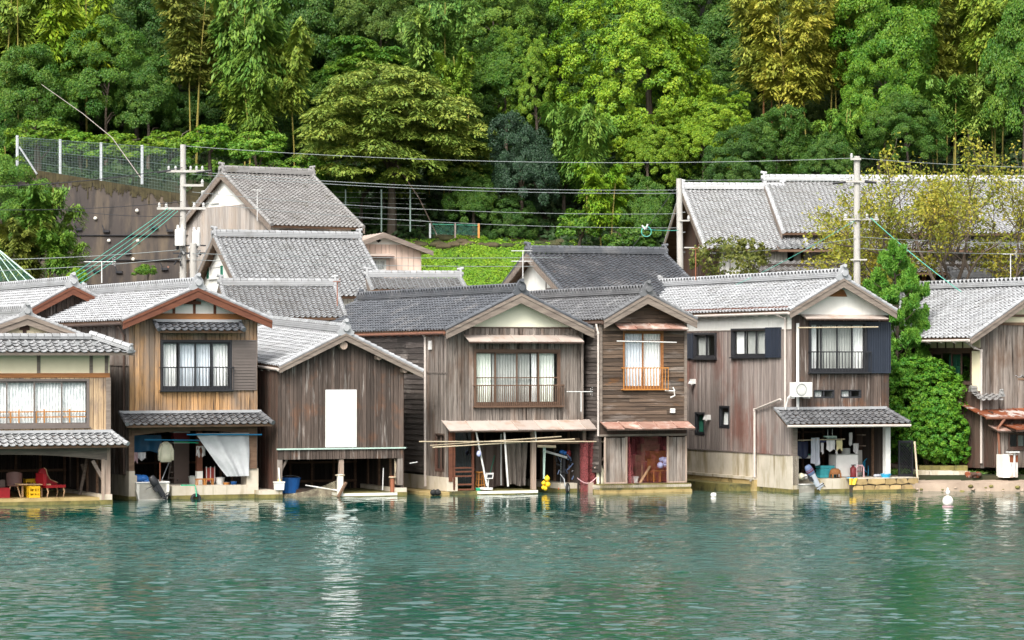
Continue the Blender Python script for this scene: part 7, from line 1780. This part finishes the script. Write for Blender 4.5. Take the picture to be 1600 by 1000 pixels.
def leaf_quads(c, nrm, size, aspect=1.7, along=None, jit=.5, bend=.0):
    """rhombic leaves at c facing nrm (jittered); along = preferred long axis"""
    n = len(c); nrm = unit(nrm + rnd(n) * jit)
    al = rnd(n) if along is None else along + rnd(n) * .35
    al = unit(al - nrm * (al * nrm).sum(1, keepdims=True)); bi = np.cross(nrm, al)
    s = (size * nr.uniform(.65, 1.3, n))[:, None]
    L, Wd = al * s * .5 * aspect, bi * s * .5
    v = np.stack([c - L, c + Wd - L * .05, c + L - nrm * s * bend, c - Wd - L * .05], 1).reshape(-1, 3)
    return v, np.arange(n * 4).reshape(n, 4)
class Crown:
    def __init__(s): s.v, s.f, s.t, s.n = [], [], [], 0
    def add(s, vf, t):
        v, f = vf; s.v.append(v); s.f.append(f + s.n); s.n += len(v); s.t.append(np.broadcast_to(t, len(f)) if np.isscalar(t) else t)
    def mesh(s, name, m='leaf'): return np_mesh(name, np.concatenate(s.v), np.concatenate(s.f), np.concatenate(s.t), [M[m]])

def lump(dirs, seed, amp=.22):
    r = np.random.default_rng(seed); k = r.normal(size=(5, 3)) * 1.6; p = r.uniform(0, 6.28, 5)
    return 1 + amp * np.sin(dirs @ k.T + p).sum(1) / 2.2

def broad(name, R_=(4, 4, 4), clumps=150, cr=.75, leaves=85, size=.20, lower=-.55, seed=1, amp=.22, flat=.8, aspect=1.6, inner=.25, boxy=0):
    """broadleaf crown: domed tufts of leaves over a lumpy volume"""
    c = Crown(); d = rnd(clumps * 3); d = d[d[:, 2] > lower][:clumps]
    if boxy: d = d * ((1 - boxy) + boxy / np.abs(d).max(1, keepdims=True))
    rad = lump(d, seed, amp) * np.where(nr.random(len(d)) < inner, nr.uniform(.45, .8, len(d)), nr.uniform(.86, 1.05, len(d)))
    P_ = d * rad[:, None] * np.array(R_)
    for p, dd in zip(P_, d):
        r = cr * nr.uniform(.6, 1.35); n = max(12, int(leaves * (r / cr) ** 1.6))
        up = unit((dd * .75 + np.array([0, 0, .75]))[None])[0]
        q = rnd(n); q = np.where((q @ up)[:, None] < -.15, -q, q)
        pos = p + q * r * nr.uniform(.72, 1.05, (n, 1)) * np.array([1, 1, flat])
        c.add(leaf_quads(pos, q * .8 + up * .5, size, aspect, None, .85), np.clip(nr.normal(.5 + nr.normal(0, .12), .2, n), 0, 1))
    return c.mesh(name)

def plume(name, h=6.0, w=2.2, culms=6, leaves=60, size=.11, seed=2, droop=.9, low=.25):
    """bamboo clump: several arching culms, each feathered with drooping sprays and a nodding tip"""
    c = Crown()
    for k in range(culms):
        a = 6.283 * k / culms + nr.uniform(-.5, .5); out = w * nr.uniform(.35, .95); hh = h * nr.uniform(.72, 1.05)
        o = nr.normal(0, .22 * w, 2); tone = nr.normal(0, .1)
        n_s = int(26 * hh / 6)
        for i in range(n_s):
            q = low + (1 - low) * (i + nr.random()) / n_s
            bend = out * q ** 2.4; z = -h / 2 + hh * (q - .16 * droop * max(0, q - .6) ** 2 * 4)
            base = np.array([o[0] + math.cos(a) * bend, o[1] + math.sin(a) * bend, z])
            b = nr.uniform(0, 6.283); reach = w * (.46 - .22 * q) * nr.uniform(.6, 1.3)
            d = unit((np.array([math.cos(b), math.sin(b), 0]) + np.array([math.cos(a), math.sin(a), 0]) * .6 * q)[None])[0]; n = int(leaves * nr.uniform(.6, 1.3)); t = nr.uniform(.05, 1, n) ** .8
            pos = base + d * (reach * t)[:, None] + np.array([0, 0, 1.0]) * (.3 * t - droop * t ** 2)[:, None] * reach + nr.normal(size=(n, 3)) * np.array([.2, .2, .16]) * reach
            al = d * .8 + np.array([0, 0, -1.0]) * (.3 + t)[:, None]
            c.add(leaf_quads(pos, np.tile(d * .5 + np.array([0, 0, .8]), (n, 1)), size, 3.2, al, .45), np.clip(nr.normal(.5 + tone + nr.normal(0, .1), .18, n), 0, 1))
    return c.mesh(name)

def layered(name, R_=(6, 5, 3.2), pads=70, pr=1.3, leaves=190, size=.2, seed=3):
    """spreading crown: flat sprays of foliage held in loose tiers with gaps between, edges drooping"""
    c = Crown(); rs = np.random.default_rng(seed); ph = rs.uniform(0, 6.283, 6); done = 0
    while done < pads:
        a = nr.uniform(0, 6.283); rr = math.sqrt(nr.random()); 
        if math.sin(a * 2 + rr * 7 + ph[0]) + math.sin(a * 5 - rr * 4 + ph[1]) < -.75: continue
        done += 1
        edge = 1 + .13 * math.sin(3 * a + ph[2]) + .09 * math.sin(5 * a + ph[3]); top = 1 + .20 * math.sin(2 * a + ph[4]) * rr + .16 * math.sin(rr * 9 + a * 3 + ph[5])
        dome = math.sqrt(max(0, 1 - rr * rr * .92)) * top; tier = round(nr.random() ** 1.6 * 4) / 4
        p = np.array([math.cos(a) * rr * R_[0] * edge, math.sin(a) * rr * R_[1] * edge, R_[2] * (dome * (1 - 1.62 * tier) - .12 + nr.normal(0, .04))]); r = pr * nr.uniform(.5, 1.4); n = int(leaves * (r / pr) ** 1.7)
        th = nr.uniform(0, 6.283, n); q = np.sqrt(nr.random(n))
        out = np.array([math.cos(a), math.sin(a)]) * rr
        x, y = np.cos(th) * q * r * 1.15, np.sin(th) * q * r
        z = -.38 * r * q ** 2.2 - .25 * (x * out[0] + y * out[1]) + nr.normal(0, .07, n)
        pos = p + np.stack([x, y, z], 1); rad = np.stack([np.cos(th), np.sin(th), -.5 * q], 1)
        c.add(leaf_quads(pos, np.stack([np.cos(th) * q * .5, np.sin(th) * q * .5, np.ones(n)], 1), size, 2.4, rad, .6), np.clip(nr.normal(.5 + nr.normal(0, .13), .2, n), 0, 1))
    return c.mesh(name)

def trunk_mesh(h, r0, crown=None, limbs=6, lean=0.3, spread=2.0, rise=1.8, kind='bark'):
    """trunk from the ground up to the crown's middle, with limbs spreading into it; origin at the ground"""
    mb = MB(); n = 7; lx, ly = rng.uniform(-lean, lean), rng.uniform(-lean, lean)
    pt = lambda t: Vector((lx * t * t + .12 * math.sin(t * 5 + lx * 9) * t, ly * t, h * t))
    mb.tube([pt(i / n) for i in range(n + 1)], [r0 * (1.15 - .75 * i / n) for i in range(n + 1)], 8, 0, .5)
    for k in range(limbs):
        t = rng.uniform(.5, .98); a = rng.uniform(0, 6.283); b = pt(t); e = b + Vector((math.cos(a) * spread * rng.uniform(.5, 1), math.sin(a) * spread * rng.uniform(.5, 1), rise * rng.uniform(.3, 1)))
        m_ = b.lerp(e, .5) + Vector((0, 0, .25)); rr = r0 * (.6 - .3 * t); mb.tube([b, m_, e], [rr, rr * .65, rr * .25], 6, 0, .5)
    return mb

CR = {}
CR['broad_a'] = broad('crown_broad', (4.2, 3.8, 4.0), 210, .74, 260, .115, seed=1)
CR['broad_b'] = broad('crown_broad', (4.0, 3.8, 4.6), 200, .85, 300, .12, seed=5, amp=.3)
CR['broad_c'] = broad('crown_broad', (4.4, 4.0, 3.4), 260, .58, 175, .105, seed=9, amp=.28)
CR['cauli'] = broad('crown_tufted', (4.6, 4.2, 5.4), 720, .40, 120, .105, seed=13, amp=.42, flat=.9, inner=.2, lower=-.75)
CR['plume_a'] = plume('crown_plume', 6.2, 2.3, 7, 85, .11, 2)
CR['plume_b'] = plume('crown_plume', 5.2, 2.6, 8, 85, .11, 4, 1.2)
CR['grove'] = plume('crown_grove', 8.5, 2.1, 9, 60, .10, 6, .6, .2)
CR['layer_big'] = layered('crown_layered', (6.4, 5.0, 4.3), 430, .80, 220, .12)
CR['layer'] = layered('crown_layered', (3.6, 3.4, 2.8), 90, .9, 260, .14, 8)
CR['shrub'] = broad('crown_shrub', (1.9, 1.8, 1.5), 90, .42, 70, .14, seed=21, lower=-.3)

LABN = {}
def tree(name, cat, species, u, v, rpx, Y, color, label, asp=1.0, group=None, trunk='bark', base=None, culm=0, tr=.18, rot=None):
    """crown centre seen at (u, v), half-width rpx, standing on the slope at depth Y"""
    c = P(u, v, Y); me = CR[species]; ref = {'broad_a': 4.2, 'broad_b': 4.0, 'broad_c': 4.4, 'cauli': 4.9, 'plume_a': 2.3, 'plume_b': 2.7, 'grove': 2.0, 'layer_big': 6.9, 'layer': 3.9, 'shrub': 2.0}[species]
    s = rpx * Y / F / ref; gz = ground_z(c.x, c.y) if base is None else base
    gz = min(gz, c.z - .3 * s)
    t = thing(name, label, cat, (c.x, c.y, gz), 0, group)
    o = bpy.data.objects.new('crown', me); col.objects.link(o); o.parent = t; o.location = (0, 0, c.z - gz); o.scale = (s, s, s * asp); o.rotation_euler = (0, 0, rng.uniform(0, 6.283) if rot is None else rot)
    o.color = (*color, 1)
    h = c.z - gz
    if culm:
        mb = MB()
        for k in range(max(2, culm // 3)):
            x, y = rng.uniform(-.9, .9) * s, rng.uniform(-1.0, .6) * s; lx = rng.uniform(-.6, .6)
            mb.tube([(x + lx * q * q, y, (h + 2.2 * s) * q) for q in (0, .33, .66, 1)], [.045, .04, .034, .015], 6, 0, rng.random())
        mb.build('culm', M[trunk], t)
    else:
        trunk_mesh(h + .3 * s, tr * max(.6, s), None, 7, .3, 1.7 * s, 1.6 * s).build('trunk', M[trunk], t)
    return t
DG, MG, BG, YG, OL, YB, LG, BRN = (.048, .118, .016), (.088, .195, .014), (.125, .28, .012), (.20, .315, .018), (.195, .265, .042), (.37, .36, .045), (.13, .245, .04), (.20, .19, .04)
def mixc(a, b, t): return tuple(x * (1 - t) + y * t for x, y in zip(a, b))
T_ = [
 # name, category, species, u, v, r, Y, colour, label, asp, kwargs
 ('bamboo', 'bamboo', 'plume_b', 30, 60, 75, 160, mixc(OL, YG, .3), 'olive feathery bamboo in the upper left corner above the mesh fence', 1.0, dict(culm=6, trunk='culm')),
 ('bamboo', 'bamboo', 'plume_a', 108, 55, 62, 159, YG, 'pale yellow green bamboo plume near the upper left corner', 1.0, dict(culm=6, trunk='culm')),
 ('broadleaf_tree', 'tree', 'broad_c', 215, 55, 92, 163, DG, 'dark blue green evergreen at the top edge above the mesh fence', 1.0, {}),
 ('broadleaf_tree', 'tree', 'broad_a', 165, 125, 66, 158, mixc(DG, MG, .6), 'mid green evergreen behind the fallen cane over the mesh fence', 1.0, {}),
 ('broadleaf_tree', 'tree', 'broad_c', 232, 150, 58, 157, mixc(DG, MG, .3), 'dark evergreen directly above the right end of the mesh fence', 1.1, {}),
 ('broadleaf_tree', 'tree', 'broad_b', 55, 160, 62, 157, mixc(DG, MG, .5), 'green tree behind the leftmost fence post', 1.0, {}),
 ('bamboo', 'bamboo', 'grove', 310, 70, 52, 158, mixc(OL, BRN, .45), 'tall brownish green bamboo above the farmhouse gable', .75, dict(culm=9, trunk='culm')),
 ('bamboo', 'bamboo', 'plume_a', 388, 70, 58, 157, mixc(LG, MG, .35), 'green drooping bamboo above the farmhouse ridge', 1.3, dict(culm=7, trunk='culm')),
 ('bamboo', 'bamboo', 'plume_b', 392, 165, 46, 156, mixc(MG, OL, .4), 'lower olive bamboo close over the farmhouse ridge', 1.1, dict(culm=6, trunk='culm')),
 ('bamboo', 'bamboo', 'plume_a', 445, 110, 44, 158, mixc(OL, YG, .25), 'yellowish bamboo left of the broad olive tree', 1.2, dict(culm=6, trunk='culm')),
 ('broadleaf_tree', 'tree', 'broad_b', 470, 25, 75, 166, DG, 'dark tree at the top edge above the farmhouse right end', 1.0, {}),
 ('layered_tree', 'tree', 'layer', 575, 108, 72, 160, mixc(DG, MG, .8), 'dark green layered tree just above the broad olive tree', 1.0, {}),
 ('broadleaf_tree', 'tree', 'broad_c', 590, 30, 70, 165, mixc(DG, OL, .3), 'dull green tree at the top edge left of the light bamboo plume', 1.0, {}),
 ('bamboo', 'bamboo', 'plume_b', 682, 62, 58, 158, LG, 'large light green bamboo plume at the top above the broad olive tree', 1.05, dict(culm=6, trunk='culm')),
 ('bamboo', 'bamboo', 'plume_a', 716, 122, 30, 157, mixc(YG, LG, .4), 'small yellowish bamboo plume touching the top of the broad olive tree', 1.0, dict(culm=4, trunk='culm')),
 ('broad_olive_tree', 'tree', 'layer_big', 612, 210, 178, 152.5, OL, 'wide umbrella shaped olive tree behind the farmhouse and the pink cottage', .95, dict(tr=.28)),
 ('broadleaf_tree', 'tree', 'broad_c', 790, 110, 66, 160, mixc(MG, DG, .4), 'mid green tree right of the light bamboo plume, above the broad olive tree', 1.0, {}),
 ('broadleaf_tree', 'tree', 'broad_a', 775, 30, 62, 166, mixc(MG, OL, .3), 'green tree at the top edge between light plume and bright tufted tree', 1.0, {}),
 ('broadleaf_tree', 'tree', 'cauli', 838, 110, 52, 159, mixc(MG, YG, .35), 'yellow green tufted tree left of the large bright tufted tree', 1.2, {}),
 ('broadleaf_tree', 'tree', 'broad_c', 815, 258, 62, 153, (.030, .070, .034), 'blue green evergreen right of the broad olive tree', 1.25, {}),
 ('tufted_tree', 'tree', 'cauli', 1015, 105, 132, 158, mixc(YG, BG, .35), 'largest bright yellow green tufted tree in the middle of the slope', 1.05, dict(tr=.3)),
 ('tufted_tree', 'tree', 'cauli', 1100, 205, 74, 155, mixc(YG, BG, .2), 'lower bright tufted tree above the steep temple gable', 1.0, {}),
 ('tufted_tree', 'tree', 'cauli', 1012, 232, 62, 154.5, mixc(YG, MG, .4), 'small bright tufted tree between the green plume and the slim pole', 1.0, {}),
 ('bamboo', 'bamboo', 'plume_b', 905, 222, 50, 153, mixc(LG, MG, .3), 'green bamboo plume standing in front of the bright tufted tree', 1.25, dict(culm=6, trunk='culm')),
 ('bamboo', 'bamboo', 'plume_a', 945, 310, 40, 149, mixc(YG, BG, .5), 'bright yellow green bamboo just above the dark storehouse roof', .95, dict(culm=5, trunk='culm')),
 ('bamboo', 'bamboo', 'grove', 1185, 60, 46, 161, mixc(OL, YB, .35), 'leftmost yellowing bamboo grove above the temple hall', .9, dict(culm=10, trunk='culm_red')),
 ('bamboo', 'bamboo', 'grove', 1240, 90, 48, 159, mixc(YB, OL, .25), 'middle yellow bamboo grove above the temple hall', .85, dict(culm=12, trunk='culm')),
 ('bamboo', 'bamboo', 'grove', 1298, 70, 46, 161, mixc(YB, OL, .4), 'right yellow bamboo grove next to the tall dark green tree', .9, dict(culm=10, trunk='culm')),
 ('broadleaf_tree', 'tree', 'broad_b', 1385, 45, 76, 159, mixc(MG, BG, .25), 'tall green tree above the cherry tree pole, upper part', 1.1, {}),
 ('broadleaf_tree', 'tree', 'broad_a', 1375, 150, 56, 157, mixc(MG, BG, .35), 'green tree rising just above the top of the utility pole at the cherry tree', 1.2, {}),
 ('bamboo', 'bamboo', 'grove', 1470, 60, 44, 161, mixc(OL, YB, .3), 'olive bamboo grove at the top edge above the cherry tree', .9, dict(culm=10, trunk='culm')),
 ('bamboo', 'bamboo', 'plume_a', 1545, 45, 50, 160, mixc(YG, OL, .5), 'yellow green bamboo near the upper right corner', 1.1, dict(culm=6, trunk='culm')),
 ('bamboo', 'bamboo', 'plume_b', 1478, 165, 48, 156, mixc(LG, MG, .4), 'left green bamboo plume behind the cherry crown', 1.0, dict(culm=5, trunk='culm')),
 ('bamboo', 'bamboo', 'plume_b', 1540, 160, 46, 156, mixc(LG, OL, .45), 'right green bamboo plume behind the cherry crown', 1.0, dict(culm=5, trunk='culm')),
 ('broadleaf_tree', 'tree', 'broad_b', 1600, 115, 62, 155, mixc(DG, BG, .35), 'deep green tree cut by the right edge of the picture', 1.5, {}),
 ('broadleaf_tree', 'tree', 'broad_c', 1215, 222, 62, 154, mixc(DG, MG, .35), 'dark evergreen directly behind the temple ridge', .9, {}),
 ('broadleaf_tree', 'tree', 'broad_a', 1150, 255, 44, 152.5, DG, 'small dark evergreen above the left block of the temple roof', 1.0, {}),
 ('bamboo', 'bamboo', 'plume_b', 1318, 205, 34, 153, mixc(LG, BG, .4), 'light green bamboo plume left of the cherry tree pole', 1.1, dict(culm=4, trunk='culm')),
 ('broadleaf_tree', 'tree', 'broad_c', 1290, 250, 46, 152, mixc(DG, MG, .2), 'dark bush like tree left of the cherry tree pole top', 1.0, {}),
 ('broadleaf_tree', 'tree', 'broad_a', 1420, 205, 48, 154, mixc(DG, MG, .4), 'dark tree showing between pole and cherry crown', .9, {}),
 ('shrub', 'shrub', 'shrub', 328, 232, 42, 151.5, mixc(BG, MG, .5), 'green shrub behind the peak of the farmhouse roof', .9, {}),
 ('shrub', 'shrub', 'shrub', 402, 240, 44, 151, mixc(BG, LG, .4), 'bright green shrub behind the farmhouse ridge', .8, {}),
 ('shrub', 'shrub', 'shrub', 262, 236, 40, 151, mixc(MG, YG, .35), 'leafy shrub at the right end of the mesh fence', .8, {}),
 ('shrub', 'shrub', 'shrub', 470, 285, 40, 150, MG, 'green shrub above the right end of the farmhouse roof', 1.0, {}),
 ('broadleaf_tree', 'tree', 'broad_c', 520, 300, 44, 152, DG, 'dark evergreen under the left half of the broad olive tree', 1.0, {}),
 ('broadleaf_tree', 'tree', 'broad_c', 740, 310, 46, 152.5, mixc(DG, MG, .3), 'dark evergreen under the right half of the broad olive tree', 1.0, {}),
 ('broadleaf_tree', 'tree', 'broad_a', 800, 345, 36, 152.5, DG, 'small dark tree at the right end of the grassy bank', .9, {}),
 ('shrub', 'shrub', 'shrub', 905, 360, 34, 149, MG, 'green shrub above the left part of the dark storehouse ridge', 1.0, {}),
 ('broadleaf_tree', 'tree', 'broad_c', 1010, 330, 48, 150, mixc(DG, MG, .5), 'dark green tree behind the cable coil', 1.2, {}),
 ('shrub', 'shrub', 'shrub', 985, 385, 40, 145, mixc(DG, MG, .4), 'dark shrub right above the dark storehouse ridge', .8, {}),
 ('shrub', 'shrub', 'shrub', 60, 225, 48, 152, mixc(MG, YG, .2), 'leafy shrub behind the leftmost span of the mesh fence', .8, {}),
 ('shrub', 'shrub', 'shrub', 125, 238, 42, 152, mixc(MG, BG, .5), 'green shrub behind the second span of the mesh fence', .8, {}),
 ('shrub', 'shrub', 'shrub', 190, 240, 42, 152, mixc(MG, YG, .3), 'green shrub behind the third span of the mesh fence', .8, {}),
 ('broadleaf_tree', 'tree', 'broad_a', 8, 330, 62, 141, mixc(MG, LG, .3), 'bright leafy tree at the left edge in front of the retaining wall', 1.0, dict(base=5)),
 ('bamboo', 'bamboo', 'plume_b', 62, 345, 52, 140, mixc(MG, LG, .45), 'green bamboo clump hiding the left end of the retaining wall', 1.1, dict(culm=5, trunk='culm', base=5)),
 ('bamboo', 'bamboo', 'plume_a', 38, 395, 44, 139, mixc(BRN, MG, .4), 'brownish bamboo clump above the green netting', .8, dict(culm=5, trunk='culm', base=5)),
 ('bamboo', 'bamboo', 'plume_b', 88, 395, 36, 138.5, mixc(MG, LG, .2), 'lower green bamboo clump left of the roof antenna', 1.0, dict(culm=4, trunk='culm', base=5)),
 ('shrub', 'shrub', 'shrub', -8, 255, 30, 147, mixc(BG, LG, .5), 'pale green shrub left of the leftmost fence post', .8, {}),
 ('shrub', 'shrub', 'shrub', 118, 437, 16, 124, mixc(BG, YG, .4), 'small leafy shrub poking up between the two leftmost roof ridges', 1.2, {}),
 ('shrub', 'shrub', 'shrub', 225, 426, 17, 133, MG, 'small shrub at the foot of the retaining wall behind the roof ridge', .8, {}),
]
for (nm, ct, sp, u, v, r_, Y, c_, lb, asp, kw) in T_:
    if nm == 'bamboo': r_ *= 1.22
    if nm == 'broadleaf_tree': asp *= 1.22; v += 8
    tree(nm, ct, sp, u, v, r_, Y, c_, lb, asp, 'trees and bamboo on the wooded slope', **kw)
# the wood goes on above and behind: crowns that only fill the gaps between those in front
k = 0
for (Y, v0, step, r_) in ((165, 195, 84, 62), (169, 90, 88, 68), (174, 0, 92, 72), (180, -70, 110, 80)):
    u = -230 + (k % 2) * 40
    while u < 1860:
        yell = 1150 < u < 1340 or 1430 < u < 1500
        sp = rng.choice(['broad_a', 'broad_b', 'broad_c'])
        tree('background_tree', 'tree', sp, u + rng.uniform(-14, 14), v0 + rng.uniform(-22, 22), r_ * rng.uniform(.85, 1.15), Y, mixc(DG, BRN if yell else MG, rng.uniform(.0, .5)), 'dark tree of the wood behind, seen only through gaps between the front trees', 1.0, 'trees of the wood behind')
        u += step
    k += 1

for u in range(285, 1320, 46):
    if 640 < u < 690: continue
    tree('shrub', 'shrub', 'shrub', u + rng.uniform(-10, 10), rng.uniform(268, 300), rng.uniform(30, 40), 156 + rng.uniform(-1.5, 1.5), mixc(DG, MG, rng.uniform(.1, .7)), 'leafy understory shrub among the trunks low on the wooded slope', .95, 'understory shrubs')
# undergrowth on the slope, and the green bank
def scatter(name, n, xr, yr, size, h, color, cond=None, label=None):
    c = Crown(); X = nr.uniform(*xr, n); Yv = nr.uniform(*yr, n)
    if cond is not None: kx = np.array([cond(a, b) for a, b in zip(X, Yv)]); X, Yv = X[kx], Yv[kx]
    Z = np.array([ground_z(a, b) for a, b in zip(X, Yv)]); g = np.sin(X * 2.1 + Yv) * .3 + np.sin(X * 5.3 - Yv * 3) * .2 + .5
    pos = np.stack([X, Yv, Z + nr.uniform(0, 1, len(X)) ** 1.5 * h * np.clip(g, .15, 1)], 1)
    nrm = np.tile(np.array([0, -.5, .8]), (len(X), 1))
    c.add(leaf_quads(pos, nrm, size, 2.0, None, .9), np.clip(nr.normal(.35 + .3 * np.clip(g, 0, 1), .2), 0, 1))
    me = c.mesh(name); o = bpy.data.objects.new(name, me); col.objects.link(o); o.color = (*color, 1)
    return tag(o, kind='stuff')
scatter('undergrowth', 60000, (-42, 42), (149, 166), .20, .9, (.035, .08, .02), lambda x, y: not (-7.5 < x < 2.5 and y < 152))
scatter('grass', 120000, (-9, 4), (139, 152), .055, .2, (.17, .32, .02))
scatter('grass', 9000, (15, 24), (118.6, 126), .10, .18, (.09, .19, .03))

# dry leaf litter at the top of the bank stays as bare soil
mb = MB()
for i in range(60):
    a = wx(rng.uniform(620, 900), 152); y = 151 + rng.uniform(-.3, 1.2); mb.ball((a, y, ground_z(a, y)), rng.uniform(.15, .5), 0, rng.random(), 7, .4)
tag(mb.build('earth_bank', M['soil']), kind='structure')

# ---- bright green bush beside the quay
def bush(name, label, cat, u, v, rx, rz, Y, colr, clumps, size, zb, cr=.36, leaves=80, amp=.38, box=False):
    c = P(u, v, Y); sx, sz = rx * Y / F, rz * Y / F
    me = broad('foliage', (sx, sx * .85, sz), clumps, cr, leaves, size, lower=-.95, seed=31, amp=amp, inner=.15, boxy=.55)
    t = thing(name, label, cat, (c.x, c.y, zb)); o = bpy.data.objects.new('foliage', me); col.objects.link(o); o.parent = t; o.location = (0, 0, c.z - zb); o.color = (*colr, 1)
    sp = Crown()
    for k in range(int(clumps * .12)):             # young shoots standing out of the outline
        dd = rnd(1)[0]; dd[2] = abs(dd[2]); p0 = dd / np.abs(dd).max() ** .5 * np.array([sx, sx * .85, sz]) * .95 + np.array([0, 0, c.z - zb]); dr = unit((dd * .6 + np.array([0, 0, .9]))[None])[0]; n = 26; q = nr.random(n)
        sp.add(leaf_quads(p0 + dr * (q * .42)[:, None] + nr.normal(0, .04, (n, 3)), np.tile(dr * .3 + dd, (n, 1)), size * 1.1, 2.0, None, .8), np.clip(nr.normal(.65, .15, n), 0, 1))
    o = bpy.data.objects.new('sprays', sp.mesh('sprays')); col.objects.link(o); o.parent = t; o.color = (*colr, 1)
    mb = MB()
    for k in range(9): a = rng.uniform(0, 6.28); mb.tube([(.1 * math.cos(a), .1 * math.sin(a), 0), (.4 * sx * math.cos(a), .3 * sx * math.sin(a), (c.z - zb) * .6), (.7 * sx * math.cos(a), .5 * sx * math.sin(a), c.z - zb)], [.05, .035, .015], 6)
    mb.build('stem', M['bark'], t); return t
bush('bush', 'large bright green bush between the laundry boathouse and the plank shed', 'bush', 1452, 655, 58, 67, 120.0, (.085, .235, .016), 1500, .068, .8, .15, 62)
bush('bush', 'sparse yellowish bush in front of the left temple roof', 'bush', 1148, 408, 46, 24, 129, (.12, .14, .025), 70, .10, 4, .28, 32, .4)
# ---- pine
tp = P(1405, 600, 121.5); t = thing('pine_tree', 'young pine with upright bright green needle tufts behind the laundry boathouse', 'tree', (tp.x, tp.y, 1.0))
c = Crown(); mb = MB(); hT = hz(396, 121.5) - 1.0
mb.tube([(0, 0, 0), (-.15, 0, hT * .4), (-.05, .0, hT * .7), (-.25, 0, hT)], [.13, .10, .06, .02], 8)
tips = []
for i in range(34):
    q = .22 + .78 * (i / 34) ** .85; z = hT * q; a = i * 2.4 + rng.uniform(-.4, .4); reach = (3.3 * (1 - q) ** .68 + .12) * rng.uniform(.55, 1.05); x0 = -.2 * q
    e = Vector((x0 + math.cos(a) * reach, math.sin(a) * reach, z + .30 * reach)); m_ = Vector((x0, 0, z)).lerp(e, .55) - Vector((0, 0, .12 * reach)); mb.tube([(x0, 0, z - .1), m_, e], [.035, .025, .012], 5); tips.append(e)
    for k in range(int(3 + 5.5 * reach)):
        tq = rng.uniform(.45, 1); b = Vector((x0, 0, z)).lerp(e, tq) - Vector((0, 0, .3 * reach * tq * (1 - tq))); tips.append(b + Vector((rng.uniform(-.32, .32) * reach * .6, rng.uniform(-.32, .32) * reach * .6, rng.uniform(-.02, .18))))
for e in tips:
    n = 170; th = nr.uniform(0, 6.283, n); L_ = rng.uniform(.30, .5); s_ = nr.random(n); axis = np.array([rng.uniform(-.25, .25), rng.uniform(-.25, .25), 1])
    base = np.array(e) + axis * (s_ * L_)[:, None]; d = np.stack([np.cos(th), np.sin(th), .9 + .6 * s_], 1); ln = .21 * (1.1 - .4 * s_)
    c.add(leaf_quads(base + d * (ln * .5)[:, None], rnd(n), .045, 5.0, d * 4, .2), np.clip(nr.normal(.45 + .15 * rng.random(), .18, n) + .2 * s_, 0, 1))
me = c.mesh('needles'); o = bpy.data.objects.new('needles', me); col.objects.link(o); o.parent = t; o.color = (.10, .27, .03, 1); mb.build('trunk', M['bark'], t)
# ---- cherry trees with open, lichened limbs
def cherry(label, u, vb, Y, zb, H_, spread, seed, colr, dens=26, lean=0.0):
    r = random.Random(seed); b = P(u, vb, Y); t = thing('cherry_tree', label, 'tree', (b.x, Y, zb)); mb = MB(); c = Crown()
    def branch(p, d, ln, rad, depth):
        pts = [p]; n = 5; dd = d.copy()
        for i in range(n):
            dd = (dd + Vector((r.uniform(-.28, .28), r.uniform(-.28, .28), r.uniform(-.12, .20)))).normalized(); pts.append(pts[-1] + dd * ln / n)
        mb.tube(pts, [max(.008, rad * (1 - .55 * i / n)) for i in range(n + 1)], 7 if rad > .06 else 4, 0, r.random(), False)
        if depth == 0 or ln < .45:
            P_ = np.array([tuple(q) for q in pts[1:]]); nn = dens; pos = P_[nr.integers(0, len(P_), nn)] + nr.normal(0, .17, (nn, 3)); c.add(leaf_quads(pos, np.tile([0, 0, .6], (nn, 1)), .085, 1.8, None, 1.2), np.clip(nr.normal(.5 + nr.normal(0, .15), .22, nn), 0, 1)); return
        for k in range(r.choice([2, 3, 3]) if depth > 1 else 3):
            i = r.randint(2, n); e = (dd + Vector((r.uniform(-.95, .95), r.uniform(-.8, .8), r.uniform(-.25, .55)))).normalized(); branch(pts[i], e, ln * r.uniform(.62, .85), rad * .55, depth - 1)
    for k in range(6):
        a = -1.35 + 2.7 * k / 5 + r.uniform(-.15, .15); branch(Vector((0, 0, H_ * .26)), Vector((math.sin(a) * spread + lean, r.uniform(-.45, .3), .85)).normalized(), H_ * .40, .15, 4)
    mb.tube([(0, 0, 0), (.05, 0, H_ * .14), (0, 0, H_ * .30)], [.30, .24, .18], 9)
    mb.build('trunk', M['bark'], t); me = c.mesh('leaves'); o = bpy.data.objects.new('leaves', me); col.objects.link(o); o.parent = t; o.color = (*colr, 1)
cherry('yellowing cherry tree with open dark limbs in front of the temple, left trunk', 1452, 425, 129.5, 3.2, 9.4, 1.6, 5, (.28, .30, .033), 46, -.3)
cherry('yellowing cherry tree with open dark limbs in front of the temple, right trunk', 1535, 430, 128.5, 3.2, 9.4, 1.4, 12, (.31, .30, .033), 46)
